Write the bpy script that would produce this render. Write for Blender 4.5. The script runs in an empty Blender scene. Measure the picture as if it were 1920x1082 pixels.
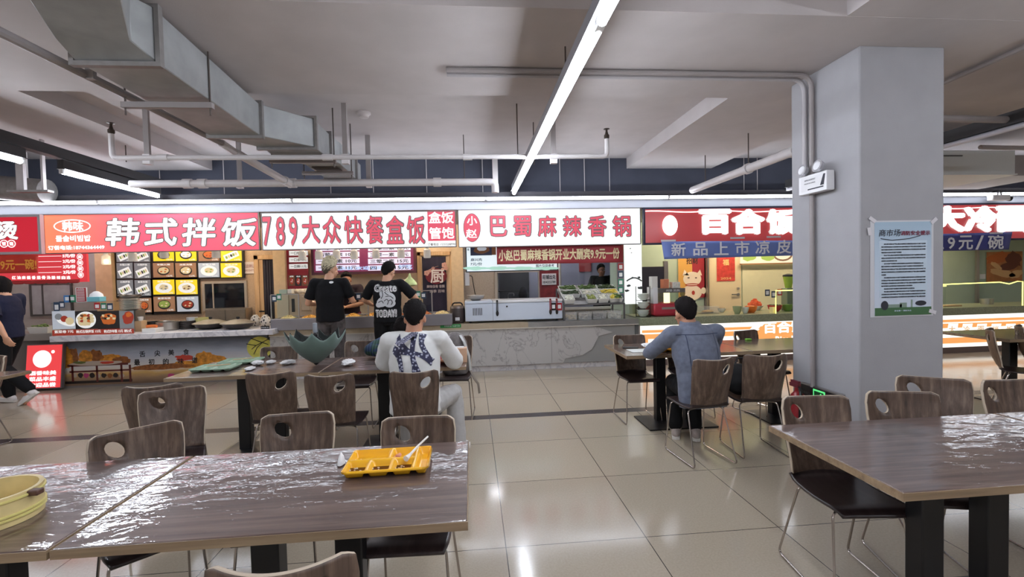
import bpy, bmesh, math, random
from mathutils import Vector, Matrix, Euler
C = bpy.context
SC = C.scene
COL = SC.collection
PI = math.pi
random.seed(7)

# ---------------------------------------------------------------- camera
CAM_H = 1.513
F_PX = 862.8                      # focal length in pixels of a 1920 px wide frame
YAW, PITCH, ROLL = .0867, .0294, .02366
def _axes():
    fwd = Vector((math.sin(YAW), math.cos(YAW), 0)); rt = Vector((math.cos(YAW), -math.sin(YAW), 0)); up = Vector((0, 0, 1))
    f2 = fwd*math.cos(PITCH) - up*math.sin(PITCH); u2 = up*math.cos(PITCH) + fwd*math.sin(PITCH)
    r3 = rt*math.cos(ROLL) - u2*math.sin(ROLL); u3 = u2*math.cos(ROLL) + rt*math.sin(ROLL)
    return r3, u3, f2
CR, CU, CF = _axes()
cd = bpy.data.cameras.new('camera'); cam = bpy.data.objects.new('camera', cd); COL.objects.link(cam)
cd.sensor_width = 36; cd.lens = F_PX/1920*36; cd.clip_start = .05; cd.clip_end = 100
cam.matrix_world = Matrix(((CR.x, CU.x, -CF.x, 0), (CR.y, CU.y, -CF.y, 0), (CR.z, CU.z, -CF.z, CAM_H), (0, 0, 0, 1)))
SC.camera = cam
def _ray(px, py): return CR*((px-960)/F_PX) - CU*((py-541)/F_PX) + CF
def AY(px, py, y):                # the point of the plane y = const seen at a photo pixel
    v = _ray(px, py); q = v*(y/v.y); return Vector((q.x, q.y, q.z+CAM_H))
def AZ(px, py, z=0):
    v = _ray(px, py); q = v*((z-CAM_H)/v.z); return Vector((q.x, q.y, z))
def AX(px, py, x):
    v = _ray(px, py); q = v*(x/v.x); return Vector((q.x, q.y, q.z+CAM_H))

# ---------------------------------------------------------------- world, exposure
w = bpy.data.worlds.new('hall_air'); SC.world = w; w.use_nodes = True
w.node_tree.nodes['Background'].inputs[0].default_value = (.75, .8, .9, 1)
w.node_tree.nodes['Background'].inputs[1].default_value = .05
SC.view_settings.view_transform = 'Standard'; SC.view_settings.look = 'None'
SC.view_settings.exposure = 0.0; SC.view_settings.gamma = 1; SC.view_settings.use_curve_mapping = False
SC.cycles.max_bounces = 8; SC.cycles.diffuse_bounces = 6; SC.cycles.glossy_bounces = 4; SC.cycles.transmission_bounces = 6
SC.cycles.transparent_max_bounces = 12; SC.cycles.use_denoising = True
SC.cycles.sample_clamp_indirect = 6; SC.cycles.caustics_reflective = False; SC.cycles.caustics_refractive = False
TUBE_W = 70.0                     # radiance of the fluorescent tubes

# ---------------------------------------------------------------- materials
def srgb(r, g, b):
    f = lambda c: (c/255/12.92 if c/255 <= .04045 else ((c/255+.055)/1.055)**2.4)
    return (f(r), f(g), f(b), 1)
MATS = {}
def mat(name, col=(128, 128, 128), rough=.5, metal=0, emit=0, ecol=None, alpha=None, trans=0, noise=0, nscale=12, bump=0, bscale=60, coat=0, spec=.5, sheen=0):
    if name in MATS: return MATS[name]
    m = bpy.data.materials.new(name); m.use_nodes = True
    nt = m.node_tree; b = nt.nodes['Principled BSDF']
    c = srgb(*col)
    b.inputs['Base Color'].default_value = c; b.inputs['Roughness'].default_value = rough; b.inputs['Metallic'].default_value = metal
    b.inputs['Specular IOR Level'].default_value = spec
    if coat: b.inputs['Coat Weight'].default_value = coat; b.inputs['Coat Roughness'].default_value = .05
    if trans: b.inputs['Transmission Weight'].default_value = trans; b.inputs['IOR'].default_value = 1.45
    if alpha is not None: b.inputs['Alpha'].default_value = alpha
    if sheen: b.inputs['Sheen Weight'].default_value = sheen
    if emit: b.inputs['Emission Color'].default_value = srgb(*(ecol or col)); b.inputs['Emission Strength'].default_value = emit
    tc = None
    if noise or bump: tc = nt.nodes.new('ShaderNodeTexCoord')
    if noise:
        n = nt.nodes.new('ShaderNodeTexNoise'); n.inputs['Scale'].default_value = nscale; n.inputs['Detail'].default_value = 4
        nt.links.new(tc.outputs['Object'], n.inputs['Vector'])
        rp = nt.nodes.new('ShaderNodeValToRGB'); rp.color_ramp.elements[0].position = .3; rp.color_ramp.elements[1].position = .7
        rp.color_ramp.elements[0].color = tuple(x*(1-noise) for x in c[:3])+(1,); rp.color_ramp.elements[1].color = tuple(min(1, x*(1+noise)) for x in c[:3])+(1,)
        nt.links.new(n.outputs['Fac'], rp.inputs['Fac']); nt.links.new(rp.outputs['Color'], b.inputs['Base Color'])
    if bump:
        n2 = nt.nodes.new('ShaderNodeTexNoise'); n2.inputs['Scale'].default_value = bscale; n2.inputs['Detail'].default_value = 3
        bp = nt.nodes.new('ShaderNodeBump'); bp.inputs['Strength'].default_value = bump; bp.inputs['Distance'].default_value = .004
        nt.links.new(tc.outputs['Object'], n2.inputs['Vector']); nt.links.new(n2.outputs['Fac'], bp.inputs['Height']); nt.links.new(bp.outputs['Normal'], b.inputs['Normal'])
    MATS[name] = m
    return m
class NT:                          # small shorthand for hand-made node materials
    def __init__(s, name):
        s.m = bpy.data.materials.new(name); s.m.use_nodes = True; s.t = s.m.node_tree; s.b = s.t.nodes['Principled BSDF']; MATS[name] = s.m
        s.tc = s.t.nodes.new('ShaderNodeTexCoord')
    def n(s, typ, **kw):
        nd = s.t.nodes.new('ShaderNode'+typ)
        for k, v in kw.items():
            if k.startswith('_'): setattr(nd, k[1:], v)
            else: nd.inputs[k.replace('__', ' ')].default_value = v
        return nd
    def l(s, a, ao, b, bi): s.t.links.new(a.outputs[ao], b.inputs[bi])
    def mapped(s, scale, loc=(0, 0, 0), rot=(0, 0, 0), src='Object'):
        mp = s.n('Mapping'); mp.inputs['Scale'].default_value = scale; mp.inputs['Location'].default_value = loc; mp.inputs['Rotation'].default_value = rot
        s.l(s.tc, src, mp, 'Vector'); return mp
    def ramp(s, stops):
        r = s.n('ValToRGB'); e = r.color_ramp.elements
        while len(e) < len(stops): e.new(.5)
        for el, (p, c) in zip(e, stops): el.position = p; el.color = srgb(*c)
        return r
def glow(name, col, k): return mat(name, tuple(c*.62 for c in col), .4, emit=k, ecol=col)   # backlit film: darker itself than its light

# ---------------------------------------------------------------- mesh building
_txt = {}
def text_geo(s, bold=0.0):
    key = (s, bold)
    if key not in _txt:
        cu = bpy.data.curves.new('lettering', 'FONT'); cu.body = s; cu.size = 1; cu.offset = bold; cu.resolution_u = 2; cu.fill_mode = 'FRONT'
        ob = bpy.data.objects.new('lettering', cu); COL.objects.link(ob)
        me = ob.to_mesh()
        vs = [v.co.copy() for v in me.vertices]; fs = [tuple(p.vertices) for p in me.polygons]
        ob.to_mesh_clear(); bpy.data.objects.remove(ob); bpy.data.curves.remove(cu)
        _txt[key] = (vs, fs)
    return _txt[key]

class MB:
    def __init__(s): s.v = []; s.f = []; s.mi = []; s.cur = 0; s.X = None
    def add(s, vs, fs, mi=None):
        o = len(s.v)
        s.v += [(s.X @ Vector(v)) if s.X else Vector(v) for v in vs]
        s.f += [tuple(i+o for i in f) for f in fs]; s.mi += [s.cur if mi is None else mi]*len(fs); return s
    def box(s, c, d, R=None, mi=None):
        x, y, z = d[0]/2, d[1]/2, d[2]/2; c = Vector(c)
        vs = [Vector(p) for p in ((-x, -y, -z), (x, -y, -z), (x, y, -z), (-x, y, -z), (-x, -y, z), (x, -y, z), (x, y, z), (-x, y, z))]
        if R is not None: vs = [R @ v for v in vs]
        return s.add([v+c for v in vs], [(0, 3, 2, 1), (4, 5, 6, 7), (0, 1, 5, 4), (1, 2, 6, 5), (2, 3, 7, 6), (3, 0, 4, 7)], mi)
    def bb(s, a, b, mi=None):      # box from corner to corner
        return s.box([(a[i]+b[i])/2 for i in range(3)], [abs(a[i]-b[i]) for i in range(3)], None, mi)
    def rings(s, rs, close=True, caps=True, mi=None):
        n = len(rs[0]); vs = [v for r in rs for v in r]; fs = []
        for i in range(len(rs)-1):
            for j in range(n if close else n-1):
                k = (j+1) % n; fs.append((i*n+j, i*n+k, (i+1)*n+k, (i+1)*n+j))
        if caps: fs.append(tuple(range(n-1, -1, -1))); fs.append(tuple(range((len(rs)-1)*n, len(rs)*n)))
        return s.add(vs, fs, mi)
    def tube(s, pts, r, n=8, caps=True, mi=None, ry=None, up=None):   # swept along points; r a number or one per point
        P = [Vector(p) for p in pts]; m = len(P)
        r = [r]*m if isinstance(r, (int, float)) else list(r); q = r if ry is None else ([ry]*m if isinstance(ry, (int, float)) else list(ry))
        T = []
        for i in range(m):
            a = P[max(i-1, 0)]; b = P[min(i+1, m-1)]
            t = (b-a); T.append(t.normalized() if t.length > 1e-9 else Vector((0, 0, 1)))
        u = Vector(up) if up else (Vector((0, 0, 1)) if abs(T[0].z) < .9 else Vector((1, 0, 0)))
        rs = []
        for i in range(m):
            a = u - T[i]*u.dot(T[i])
            if a.length < 1e-5: a = T[i].orthogonal()
            a.normalize(); b = T[i].cross(a); u = a
            rs.append([P[i] + a*(r[i]*math.cos(2*PI*k/n)) + b*(q[i]*math.sin(2*PI*k/n)) for k in range(n)])
        return s.rings(rs, True, caps, mi)
    def cyl(s, a, b, r, n=12, r2=None, mi=None): return s.tube([a, b], [r, r if r2 is None else r2], n, True, mi)
    def lathe(s, prof, c=(0, 0, 0), n=20, mi=None, sx=1, sy=1, caps=True):
        c = Vector(c)
        return s.rings([[c+Vector((r*sx*math.cos(2*PI*k/n), r*sy*math.sin(2*PI*k/n), z)) for k in range(n)] for r, z in prof], True, caps, mi)
    def ball(s, c, r, n=12, m=8, mi=None, R=None):
        r = (r, r, r) if isinstance(r, (int, float)) else r; c = Vector(c); rs = []
        for i in range(m+1):
            a = PI*(i/m)-PI/2; rad = max(math.cos(a), .02)
            ring = [Vector((r[0]*rad*math.cos(2*PI*k/n), r[1]*rad*math.sin(2*PI*k/n), r[2]*math.sin(a))) for k in range(n)]
            rs.append([c+(R @ v if R is not None else v) for v in ring])
        return s.rings(rs, True, True, mi)
    def prism(s, poly, O, U, V, W, d, mi=None):  # polygon (u,v) at O along U,V, thickness d along W
        O, U, V, W = Vector(O), Vector(U), Vector(V), Vector(W)
        A = [O+U*p[0]+V*p[1] for p in poly]; n = len(A)
        return s.add(A+[a+W*d for a in A], [tuple(range(n-1, -1, -1)), tuple(range(n, 2*n))]+[(i, (i+1) % n, n+(i+1) % n, n+i) for i in range(n)], mi)
    def quad(s, a, b, c, d, mi=None): return s.add([a, b, c, d], [(0, 1, 2, 3)], mi)
    def disc(s, O, ru, rv, U=(1, 0, 0), V=(0, 0, 1), n=24, mi=None, jit=0, rot=0):
        O, U, V = Vector(O), Vector(U), Vector(V); vs = []
        for k in range(n):
            a = 2*PI*k/n; j = 1+random.uniform(-jit, jit)
            x, y = ru*j*math.cos(a), rv*j*math.sin(a); vs.append(O+U*(x*math.cos(rot)-y*math.sin(rot))+V*(x*math.sin(rot)+y*math.cos(rot)))
        return s.add(vs, [tuple(range(n))], mi)
    def ring(s, O, ru, rv, t, U=(1, 0, 0), V=(0, 0, 1), n=28, mi=None):
        O, U, V = Vector(O), Vector(U), Vector(V); rs = []
        for a, b in ((ru, rv), (ru-t, rv-t)): rs.append([O+U*(a*math.cos(2*PI*k/n))+V*(b*math.sin(2*PI*k/n)) for k in range(n)])
        return s.rings(rs, True, False, mi)
    def text(s, body, O, w=None, h=1, U=(1, 0, 0), V=(0, 0, 1), bold=0.0, mi=None, align='c', slant=0):
        # glyph box centred on O (or left edge at O), cap box scaled to width w and height h
        vs, fs = text_geo(body, 0)
        if not vs: return s
        if bold > .004:            # heavier strokes: the glyphs laid over each other, shifted around a small circle
            v0, f0, k = vs, fs, 4 if bold < .02 else 7; N = len(v0); vs, fs = [], []
            for i in range(k):
                dx, dy = bold*math.cos(2*PI*i/k+.4), bold*math.sin(2*PI*i/k+.4)
                vs = vs+[Vector((v.x+dx, v.y+dy, i)) for v in v0]; fs = fs+[tuple(j+i*N for j in f) for f in f0]
        x0 = min(v.x for v in vs); x1 = max(v.x for v in vs); y0 = min(v.y for v in vs); y1 = max(v.y for v in vs)
        ky = h/(y1-y0); kx = ky if w is None else w/(x1-x0); O, U, V = Vector(O), Vector(U), Vector(V); W = U.cross(V)*.00025
        ox = (x0+x1)/2 if align == 'c' else x0
        return s.add([O+U*((v.x-ox)*kx+slant*(v.y-(y0+y1)/2)*ky)+V*((v.y-(y0+y1)/2)*ky)+W*v.z for v in vs], fs, mi)
    def mesh(s, name, mats, smooth=35):
        me = bpy.data.meshes.new(name); me.from_pydata(s.v, [], s.f)
        for m in (mats if isinstance(mats, (list, tuple)) else [mats]): me.materials.append(m)
        if max(s.mi, default=0): me.polygons.foreach_set('material_index', s.mi)
        if smooth:
            me.polygons.foreach_set('use_smooth', [True]*len(me.polygons)); me.set_sharp_from_angle(angle=math.radians(smooth))
        me.update(); return me
    def obj(s, name, mats, parent=None, bev=0, seg=2, smooth=35, label=None, kind=None):
        o = bpy.data.objects.new(name, s.mesh(name, mats, smooth)); COL.objects.link(o)
        if parent: o.parent = parent
        if bev:
            b = o.modifiers.new('edge', 'BEVEL'); b.width = bev; b.segments = seg; b.limit_method = 'ANGLE'; b.angle_limit = math.radians(40)
        if label: o['label'] = label
        if kind: o['kind'] = kind
        return o
def tag(o, label, cat, group=None, kind=None):
    o['label'] = label; o['category'] = cat
    if group: o['group'] = group
    if kind: o['kind'] = kind
    return o
def thing(name, label, cat, loc=(0, 0, 0), rz=0, group=None):
    o = bpy.data.objects.new(name, None); o.empty_display_size = .1; COL.objects.link(o); o.location = loc; o.rotation_euler = (0, 0, rz)
    return tag(o, label, cat, group)
def solo(name, mb, mats, label, cat, loc=(0, 0, 0), rz=0, group=None, **kw):
    o = mb.obj(name, mats, **kw); o.location = loc; o.rotation_euler = (0, 0, rz); return tag(o, label, cat, group)
def struct(name, mb, mats, parent=None, **kw):
    o = mb.obj(name, mats, parent, **kw)
    if not parent: o['kind'] = 'structure'
    return o
def dup(root, loc, rz, label, group=None, name=None):
    r = root.copy(); COL.objects.link(r); r.location = loc; r.rotation_euler = (0, 0, rz); r['label'] = label
    if group: r['group'] = group
    for ch in root.children:
        c = ch.copy(); COL.objects.link(c); c.parent = r
        for g in ch.children: d = g.copy(); COL.objects.link(d); d.parent = c
    return r
def Rz(a): return Matrix.Rotation(a, 3, 'Z')
def Rx(a): return Matrix.Rotation(a, 3, 'X')
def Ry(a): return Matrix.Rotation(a, 3, 'Y')
def fillet(pts, r, n=4):           # rounds the corners of a polyline
    P = [Vector(p) for p in pts]; out = [P[0]]
    for i in range(1, len(P)-1):
        a = (P[i-1]-P[i]); b = (P[i+1]-P[i]); k = min(r, a.length*.48, b.length*.48)
        p0 = P[i]+a.normalized()*k; p1 = P[i]+b.normalized()*k
        for j in range(n+1):
            t = j/n; out.append(p0*(1-t)**2+P[i]*2*t*(1-t)+p1*t*t)
    return out+[P[-1]]
# ================================================================ the hall: floor, ceiling, beams, column, walls
YF, YB = 7.05, 9.0                # sign fronts, back wall of the food stalls
def tile_mat():
    k = NT('polished_tile'); mp = k.mapped((1, 1, 1))
    br = k.n('TexBrick', _offset=0.0, _offset_frequency=2, _squash=1.0, _squash_frequency=2)
    br.inputs['Scale'].default_value = 1; br.inputs['Mortar Size'].default_value = .0028; br.inputs['Mortar Smooth'].default_value = .2
    br.inputs['Brick Width'].default_value = .8; br.inputs['Row Height'].default_value = .8; br.inputs['Bias'].default_value = 0
    br.inputs['Color1'].default_value = srgb(174, 162, 144); br.inputs['Color2'].default_value = srgb(168, 156, 139); br.inputs['Mortar'].default_value = srgb(62, 56, 52)
    k.l(mp, 'Vector', br, 'Vector')
    ns = k.n('TexNoise', Scale=90, Detail=5); k.l(k.tc, 'Object', ns, 'Vector')
    rp = k.ramp([(.35, (205, 200, 195)), (.7, (255, 255, 255))]); k.l(ns, 'Fac', rp, 'Fac')
    mx = k.n('MixRGB', _blend_type='MULTIPLY'); mx.inputs[0].default_value = .3
    k.l(br, 'Color', mx, 1); k.l(rp, 'Color', mx, 2); k.l(mx, 'Color', k.b, 'Base Color')
    n2 = k.n('TexNoise', Scale=2.5, Detail=4); k.l(k.tc, 'Object', n2, 'Vector')
    mr = k.n('MapRange'); mr.inputs['To Min'].default_value = .06; mr.inputs['To Max'].default_value = .2
    k.l(n2, 'Fac', mr, 'Value'); k.l(mr, 'Result', k.b, 'Roughness')
    return k.m
GX, GY = .1504, 4.11
fl = MB(); fl.quad((-9-GX, -5-GY, 0), (12-GX, -5-GY, 0), (12-GX, 4.815-GY, 0), (-9-GX, 4.815-GY, 0)); fl.quad((-9-GX, 4.955-GY, 0), (12-GX, 4.955-GY, 0), (12-GX, 9.2-GY, 0), (-9-GX, 9.2-GY, 0))
fl.quad((-9-GX, 4.815-GY, -.002), (12-GX, 4.815-GY, -.002), (12-GX, 4.955-GY, -.002), (-9-GX, 4.955-GY, -.002))
o = struct('floor', fl, tile_mat()); o.location = (GX, GY, 0)
struct('trim_1', MB().bb((-9, 4.815, -.03), (12, 4.955, .0005)), mat('dark_granite_band', (52, 44, 46), .25, noise=.25, nscale=40))
plaster = mat('ceiling_paint', (190, 183, 182), .9, noise=.05, nscale=3, bump=.12, bscale=140)
struct('ceiling', MB().bb((-9, -5, 3.36), (12, 7.4, 3.5)), plaster)
struct('beam_1', MB().bb((-9, 2.92, 3.19), (12, 4.34, 3.37)), plaster); struct('beam_2', MB().bb((-9, -4.6, 3.19), (12, -3.2, 3.37)), plaster)
for i, (x0, y0, y1) in enumerate(((2.547, -3.2, 2.92), (2.547, 4.34, 7.32), (-5.265, -3.2, 2.92), (-5.265, 4.34, 7.32))): struct('beam_%d' % (3+i), MB().bb((x0, y0, 3.192), (x0+1.43, y1, 3.37)), plaster)
CX, CY = 2.98, 3.3                 # near left corner of the column
struct('column', MB().bb((CX, CY, 0), (CX+.707, CY+.755, 3.195)), mat('column_paint', (162, 161, 164), .85, noise=.035, nscale=5, bump=.2, bscale=120), bev=.012)
dark = mat('plenum_wall_paint', (74, 78, 92), .9, noise=.15, nscale=2)
struct('wall_back_upper', MB().bb((-9, 7.32, 2.545), (12, 7.4, 3.37)), dark)
struct('wall_back', MB().bb((-9, YB+.025, 2.45), (12, YB+.2, 2.6)).bb((-9, YB+.025, 0), (-.05, YB+.2, 2.5)).bb((3.5, YB+.025, 0), (12, YB+.2, 2.5)), dark)
kit = mat('kitchen_wall', (168, 166, 182), .6)
for n_, a_, b_ in (('back', (-.15, 10.9, 0), (3.6, 11, 2.5)), ('left', (-.15, YB+.2, 0), (-.05, 10.9, 2.5)), ('right', (3.5, YB+.2, 0), (3.6, 10.9, 2.5))): struct('wall_kitchen_'+n_, MB().bb(a_, b_), kit)
struct('ceiling_kitchen', MB().bb((-.15, YB+.03, 2.5), (3.6, 11, 2.55)), kit); struct('floor_kitchen', MB().bb((-.05, 9.2, -.05), (3.5, 10.9, 0)), mat('kitchen_floor', (120, 118, 118), .5))
hall = mat('hall_wall_paint', (196, 192, 188), .9)
struct('wall_left', MB().bb((-9.15, -5, 0), (-9, 9.2, 3.5)), hall); struct('wall_right', MB().bb((12, -5, 0), (12.15, 9.2, 3.5)), hall)
struct('wall_front', MB().bb((-9, -5.15, 0), (12, -5, 3.5)), hall)
# back walls of the stalls, each with its own cladding
def XB(px, y=YB): return AY(px, 520, y).x
tan = mat('cork_wall_cladding', (188, 164, 138), .8, noise=.12, nscale=60); wood_pale = mat('pale_wood_trim', (196, 164, 126), .55, noise=.08, nscale=9)
XK0, XK1, XS, XR = XB(205), XB(515), XB(858), 2.78
struct('wall_stall_left', MB().bb((-9, YB-.02, 0), (XK0, YB+.02, 2.5)), mat('grey_stall_wall', (150, 142, 136), .8, noise=.1, nscale=5))
struct('wall_stall_korean', MB().bb((XK0, YB-.02, 0), (XK1, YB+.02, 2.5)), tan)
struct('wall_stall_lunch', MB().bb((XK1, YB-.02, 0), (XS, YB+.02, 2.5)), mat('beige_stall_wall', (214, 192, 164), .8, noise=.06, nscale=8))
xa, xb_ = XB(934), XB(1012); xc, xd = XB(1052), XB(1158); za, zb_ = AY(970, 560, YB).z, AY(970, 508, YB).z; zc, zd_ = AY(1100, 575, YB).z, AY(1100, 485, YB).z
m_ = MB()
m_.bb((XS, YB-.02, 0), (xa, YB+.02, 2.5)); m_.bb((xa, YB-.02, 0), (xb_, YB+.02, za)); m_.bb((xa, YB-.02, zb_), (xb_, YB+.02, 2.5)); m_.bb((xb_, YB-.02, 0), (xc, YB+.02, 2.5))
m_.bb((xc, YB-.02, 0), (xd, YB+.02, zc)); m_.bb((xc, YB-.02, zd_), (xd, YB+.02, 2.5)); m_.bb((xd, YB-.02, 0), (XR, YB+.02, 2.5))
struct('wall_stall_hotpot', m_, mat('mottled_grey_wall', (164, 152, 140), .8, noise=.14, nscale=50))
struct('wall_stall_lily', MB().bb((XR, YB-.02, 0), (12, YB+.02, 2.5)), mat('sage_stall_wall', (172, 190, 172), .75, noise=.03, nscale=4))
struct('partition_wall', MB().bb((XR-.03, 7.88, 0), (XR+.03, YB-.02, 2.5)), mat('sage_stall_wall'))
struct('trim_2', MB().bb((-9, 7.2, 2.5), (12, 9.0, 2.54)), mat('stall_ceiling_paint', (210, 206, 198), .9))
for i, (a, b) in enumerate(((515, 537), (847, 869), (183, 214))):
    struct('trim_%d' % (3+i), MB().bb((XB(a, 8.9), 8.85, 0), (XB(b, 8.9), 8.98, 2.5)), mat('cream_pilaster', (214, 190, 156), .6, noise=.06, nscale=14) if i != 2 else wood_pale)
# fascia over the stalls
fas = MB(); fas.bb((-9, 7.1, 2.53), (12, 7.25, 2.72)); fas.cur = 1; fas.bb((-9, 7.14, 2.72), (12, 7.24, 2.80))
struct('trim_6', fas, [mat('fascia_grey', (182, 184, 192), .5), mat('fascia_dark_rail', (66, 64, 70), .6)])

# ================================================================ tube lights
TUBE = glow('lit_tube', (236, 243, 255), TUBE_W); TUBEF = glow('lit_fascia_tube', (236, 243, 255), 17); HOUS = mat('lamp_housing_dark', (64, 64, 66), .5, metal=.3); HOUSW = mat('lamp_housing_grey', (150, 152, 158), .45, metal=.2); TOFF = mat('unlit_tube', (205, 205, 215), .3)
STEEL = mat('brushed_steel', (176, 172, 168), .33, metal=.9, noise=.05, nscale=30); ROD = mat('threaded_rod', (92, 84, 80), .5, metal=.6); WHITE = mat('white_paint', (225, 225, 226), .5); BLACK = mat('black_plastic', (22, 21, 22), .45)
def tube_light(x, y0, y1, z, label, group, tray=.064, lit=True, dark_=True, gap=.03):
    t = thing('tube_light', label, 'lamp', (x, (y0+y1)/2, z), 0, group); L = (y1-y0)/2
    m = MB(); m.bb((-tray/2, -L, .03), (tray/2, L, .03+tray*1.5)); m.bb((-tray/2-.012, -L, .026), (tray/2+.012, L, .034)); m.obj('housing', HOUS if dark_ else HOUSW, t)
    MB().cyl((0, -L+gap, 0), (0, L-gap, 0), .026, 12).obj('tube', TUBE if lit else TOFF, t)
    for s in (-1, 1): MB().bb((-.02, s*L, -.022), (.02, s*(L-gap-.004), .026)).obj('lamp_holder', WHITE, t)
    return t
def rods(t_or_none, pts, ztop, label, group, r=.006):
    for p in pts: solo('threaded_rod', MB().cyl((0, 0, 0), (0, 0, ztop-p[2]), r, 6), ROD, label, 'rod', p, 0, group)
G = 'ceiling tube lights running towards the stalls'
for y0, y1, lab in ((-4.8, -1.5, 'unseen lit tube added to the middle row, behind the viewer'), (-1.5, 2.28, 'lit ceiling tube overhead, nearest of the middle row'), (2.28, 5.85, 'long lit ceiling tube in the middle of the middle row'), (5.85, 6.98, 'short lit ceiling tube ending above the white sign')):
    tube_light(.67, y0, y1, 2.75, lab, G, dark_=False)  # the rearmost tube is out of view, added to brighten the hall
for y0, y1, lab in ((-4.8, -1.3, 'unseen lit tube added at the back end of the left row'), (-1.3, 2.4, 'lit ceiling tube of the left row, just out of view'), (2.45, 5.0, 'lit ceiling tube on dark tray at the left photo edge'), (5.42, 6.98, 'lit ceiling tube on dark tray ending above the orange sign')):
    tube_light(-4.4, y0, y1, 2.75, lab, G)  # back end tube is an unseen addition for light from behind
m = MB(); m.bb((-4.4-.05, -1.5, 2.885), (-4.4+.05, 7.05, 2.99)); solo('cable_tray', m, HOUS, 'long dark cable tray carrying the left row of ceiling tubes', 'tray')
for y0, y1, lab in ((-4.8, -1.5, 'unseen lit tube added at the back end of the right row'), (-1.5, 2.6, 'unseen lit tube added to the right row, just out of view'), (2.7, 6.9, 'unlit tube fitting passing right behind the column')):
    tube_light(5.0, y0, y1, 2.76, lab, G, lit=y0 < 2, tray=.075)  # the fitting in view is unlit; both lit ones are added for light
G = 'tube lights in a row along the fascia above the signs'
NM = ['left photo edge', 'orange and pink sign', 'white lunch box sign', 'white hotpot sign', 'red sign left of the column', 'column', 'red sign right of the column']
xs = [AY(p, 380, 7.0).x for p in (-180, 184, 548, 911, 1254, 1560, 1868, 2150)]
for i in range(7):
    L = (xs[i+1]-xs[i])/2
    t = thing('tube_light', 'lit fascia tube above the '+NM[i] if i != 5 else 'lit fascia tube mostly hidden by the column', 'lamp', ((xs[i]+xs[i+1])/2, 7.0, 2.672), 0, G)
    MB().bb((-L, .02, -.02), (L, .1, .03)).obj('housing', WHITE, t); MB().cyl((-L+.02, 0, 0), (L-.02, 0, 0), .023, 12).obj('tube', TUBEF, t)
    for s in (-1, 1): MB().bb((s*L, -.02, -.018), (s*(L-.02), .02, .024)).obj('lamp_holder', WHITE, t)
# unseen fill tubes added on the stall ceilings to brighten the interiors
WARM = glow('warm_fill', (255, 230, 196), 120); COOL = glow('cool_fill', (238, 240, 250), 60)
for x0, x1, y, m, lab in ((-5.6, -4.0, 8.2, WARM, 'unseen warm fill tube added over the bibimbap counter'), (-2.6, -.5, 8.0, WARM, 'unseen warm fill tube added over the lunch box counter'), (.2, 2.2, 8.3, COOL, 'unseen cool fill tube added over the hotpot counter'), (3.4, 6.0, 8.1, WARM, 'unseen warm fill tube added over the lily rice counter'), (7.0, 9.5, 8.1, WARM, 'unseen warm fill tube added over the cold noodle counter'), (.6, 2.4, 9.9, COOL, 'unseen cool fill tube added in the kitchen behind the hotpot stall'), (-8.4, -6.4, 8.2, COOL, 'unseen cool fill tube added over the leftmost stall')):
    t = thing('stall_fill_tube', lab, 'lamp', ((x0+x1)/2, y, 2.47)); L = (x1-x0)/2
    MB().bb((-L, -.03, 0), (L, .03, .03)).obj('housing', WHITE, t); MB().cyl((-L+.03, 0, -.018), (L-.03, 0, -.018), .018, 8).obj('tube', m, t)
# ================================================================ services under the ceiling
GALV = mat('galvanised_duct', (158, 160, 160), .5, metal=.35, noise=.12, nscale=6); GALVD = mat('duct_flange', (140, 136, 134), .5, metal=.5, noise=.1, nscale=20)
PIPEW = mat('white_pipe', (205, 200, 200), .45, noise=.04, nscale=8); PIPEG = mat('grey_pipe', (150, 143, 142), .5, noise=.05, nscale=8)
t = thing('air_duct', 'large galvanised air duct running under the ceiling to the stalls', 'duct', (-2.1, 3.54, 2.995))
def duct_sec(name, a, b):          # a, b: (x0, x1, y, z0, z1)
    f = lambda q: [Vector((q[0], q[2], q[3]))-t.location, Vector((q[1], q[2], q[3]))-t.location, Vector((q[1], q[2], q[4]))-t.location, Vector((q[0], q[2], q[4]))-t.location]
    return MB().rings([f(a), f(b)]).obj(name, GALV, t, bev=.006, seg=1)
S0, S1, S2 = (-2.32, -1.86, 3.0, 2.847, 3.169), (-2.34, -1.9, 4.457, 2.847, 3.138), (-2.06, -1.53, 4.81, 2.839, 3.122)
# the section nearest the viewer turns aside
m = MB(); L0 = t.location
def P4(xl, yl, xr, yr, z0, z1): return [Vector((xl, yl, z0))-L0, Vector((xr, yr, z0))-L0, Vector((xr, yr, z1))-L0, Vector((xl, yl, z1))-L0]
m.rings([P4(-2.32, 3.0, -1.86, 3.0, 2.847, 3.175), P4(-2.327, 2.877, -1.926, 2.877, 2.918, 3.18), P4(-1.73, 1.73, -1.32, 1.847, 2.918, 3.18), P4(-1.02, .157, -.613, .275, 2.918, 3.18)]); m.obj('duct_section', GALV, t, bev=.006, seg=1)
duct_sec('duct_section', S0, S1); duct_sec('duct_section', S1, S2)
S3, S4, S5 = (-2.06, -1.53, 5.305, 2.839, 3.122), (-1.855, -1.46, 5.463, 2.822, 3.075), (-1.855, -1.48, 6.52, 2.822, 3.075)
duct_sec('duct_section', S2, S3); duct_sec('duct_section', S3, S4); duct_sec('duct_section', S4, S5)
for q in (S0, S1, S2, S3, (-1.855, -1.475, 6.21, 2.822, 3.075)):
    m = MB(); a, b, y, z0, z1 = q; e = .027
    for A, B in (((a-e, z0-e), (b+e, z0)), ((a-e, z1), (b+e, z1+e)), ((a-e, z0), (a, z1)), ((b, z0), (b+e, z1))):
        m.bb(Vector((A[0], y-.02, A[1]))-L0, Vector((B[0], y+.02, B[1]))-L0)
    m.obj('duct_flange', GALVD, t)
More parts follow.
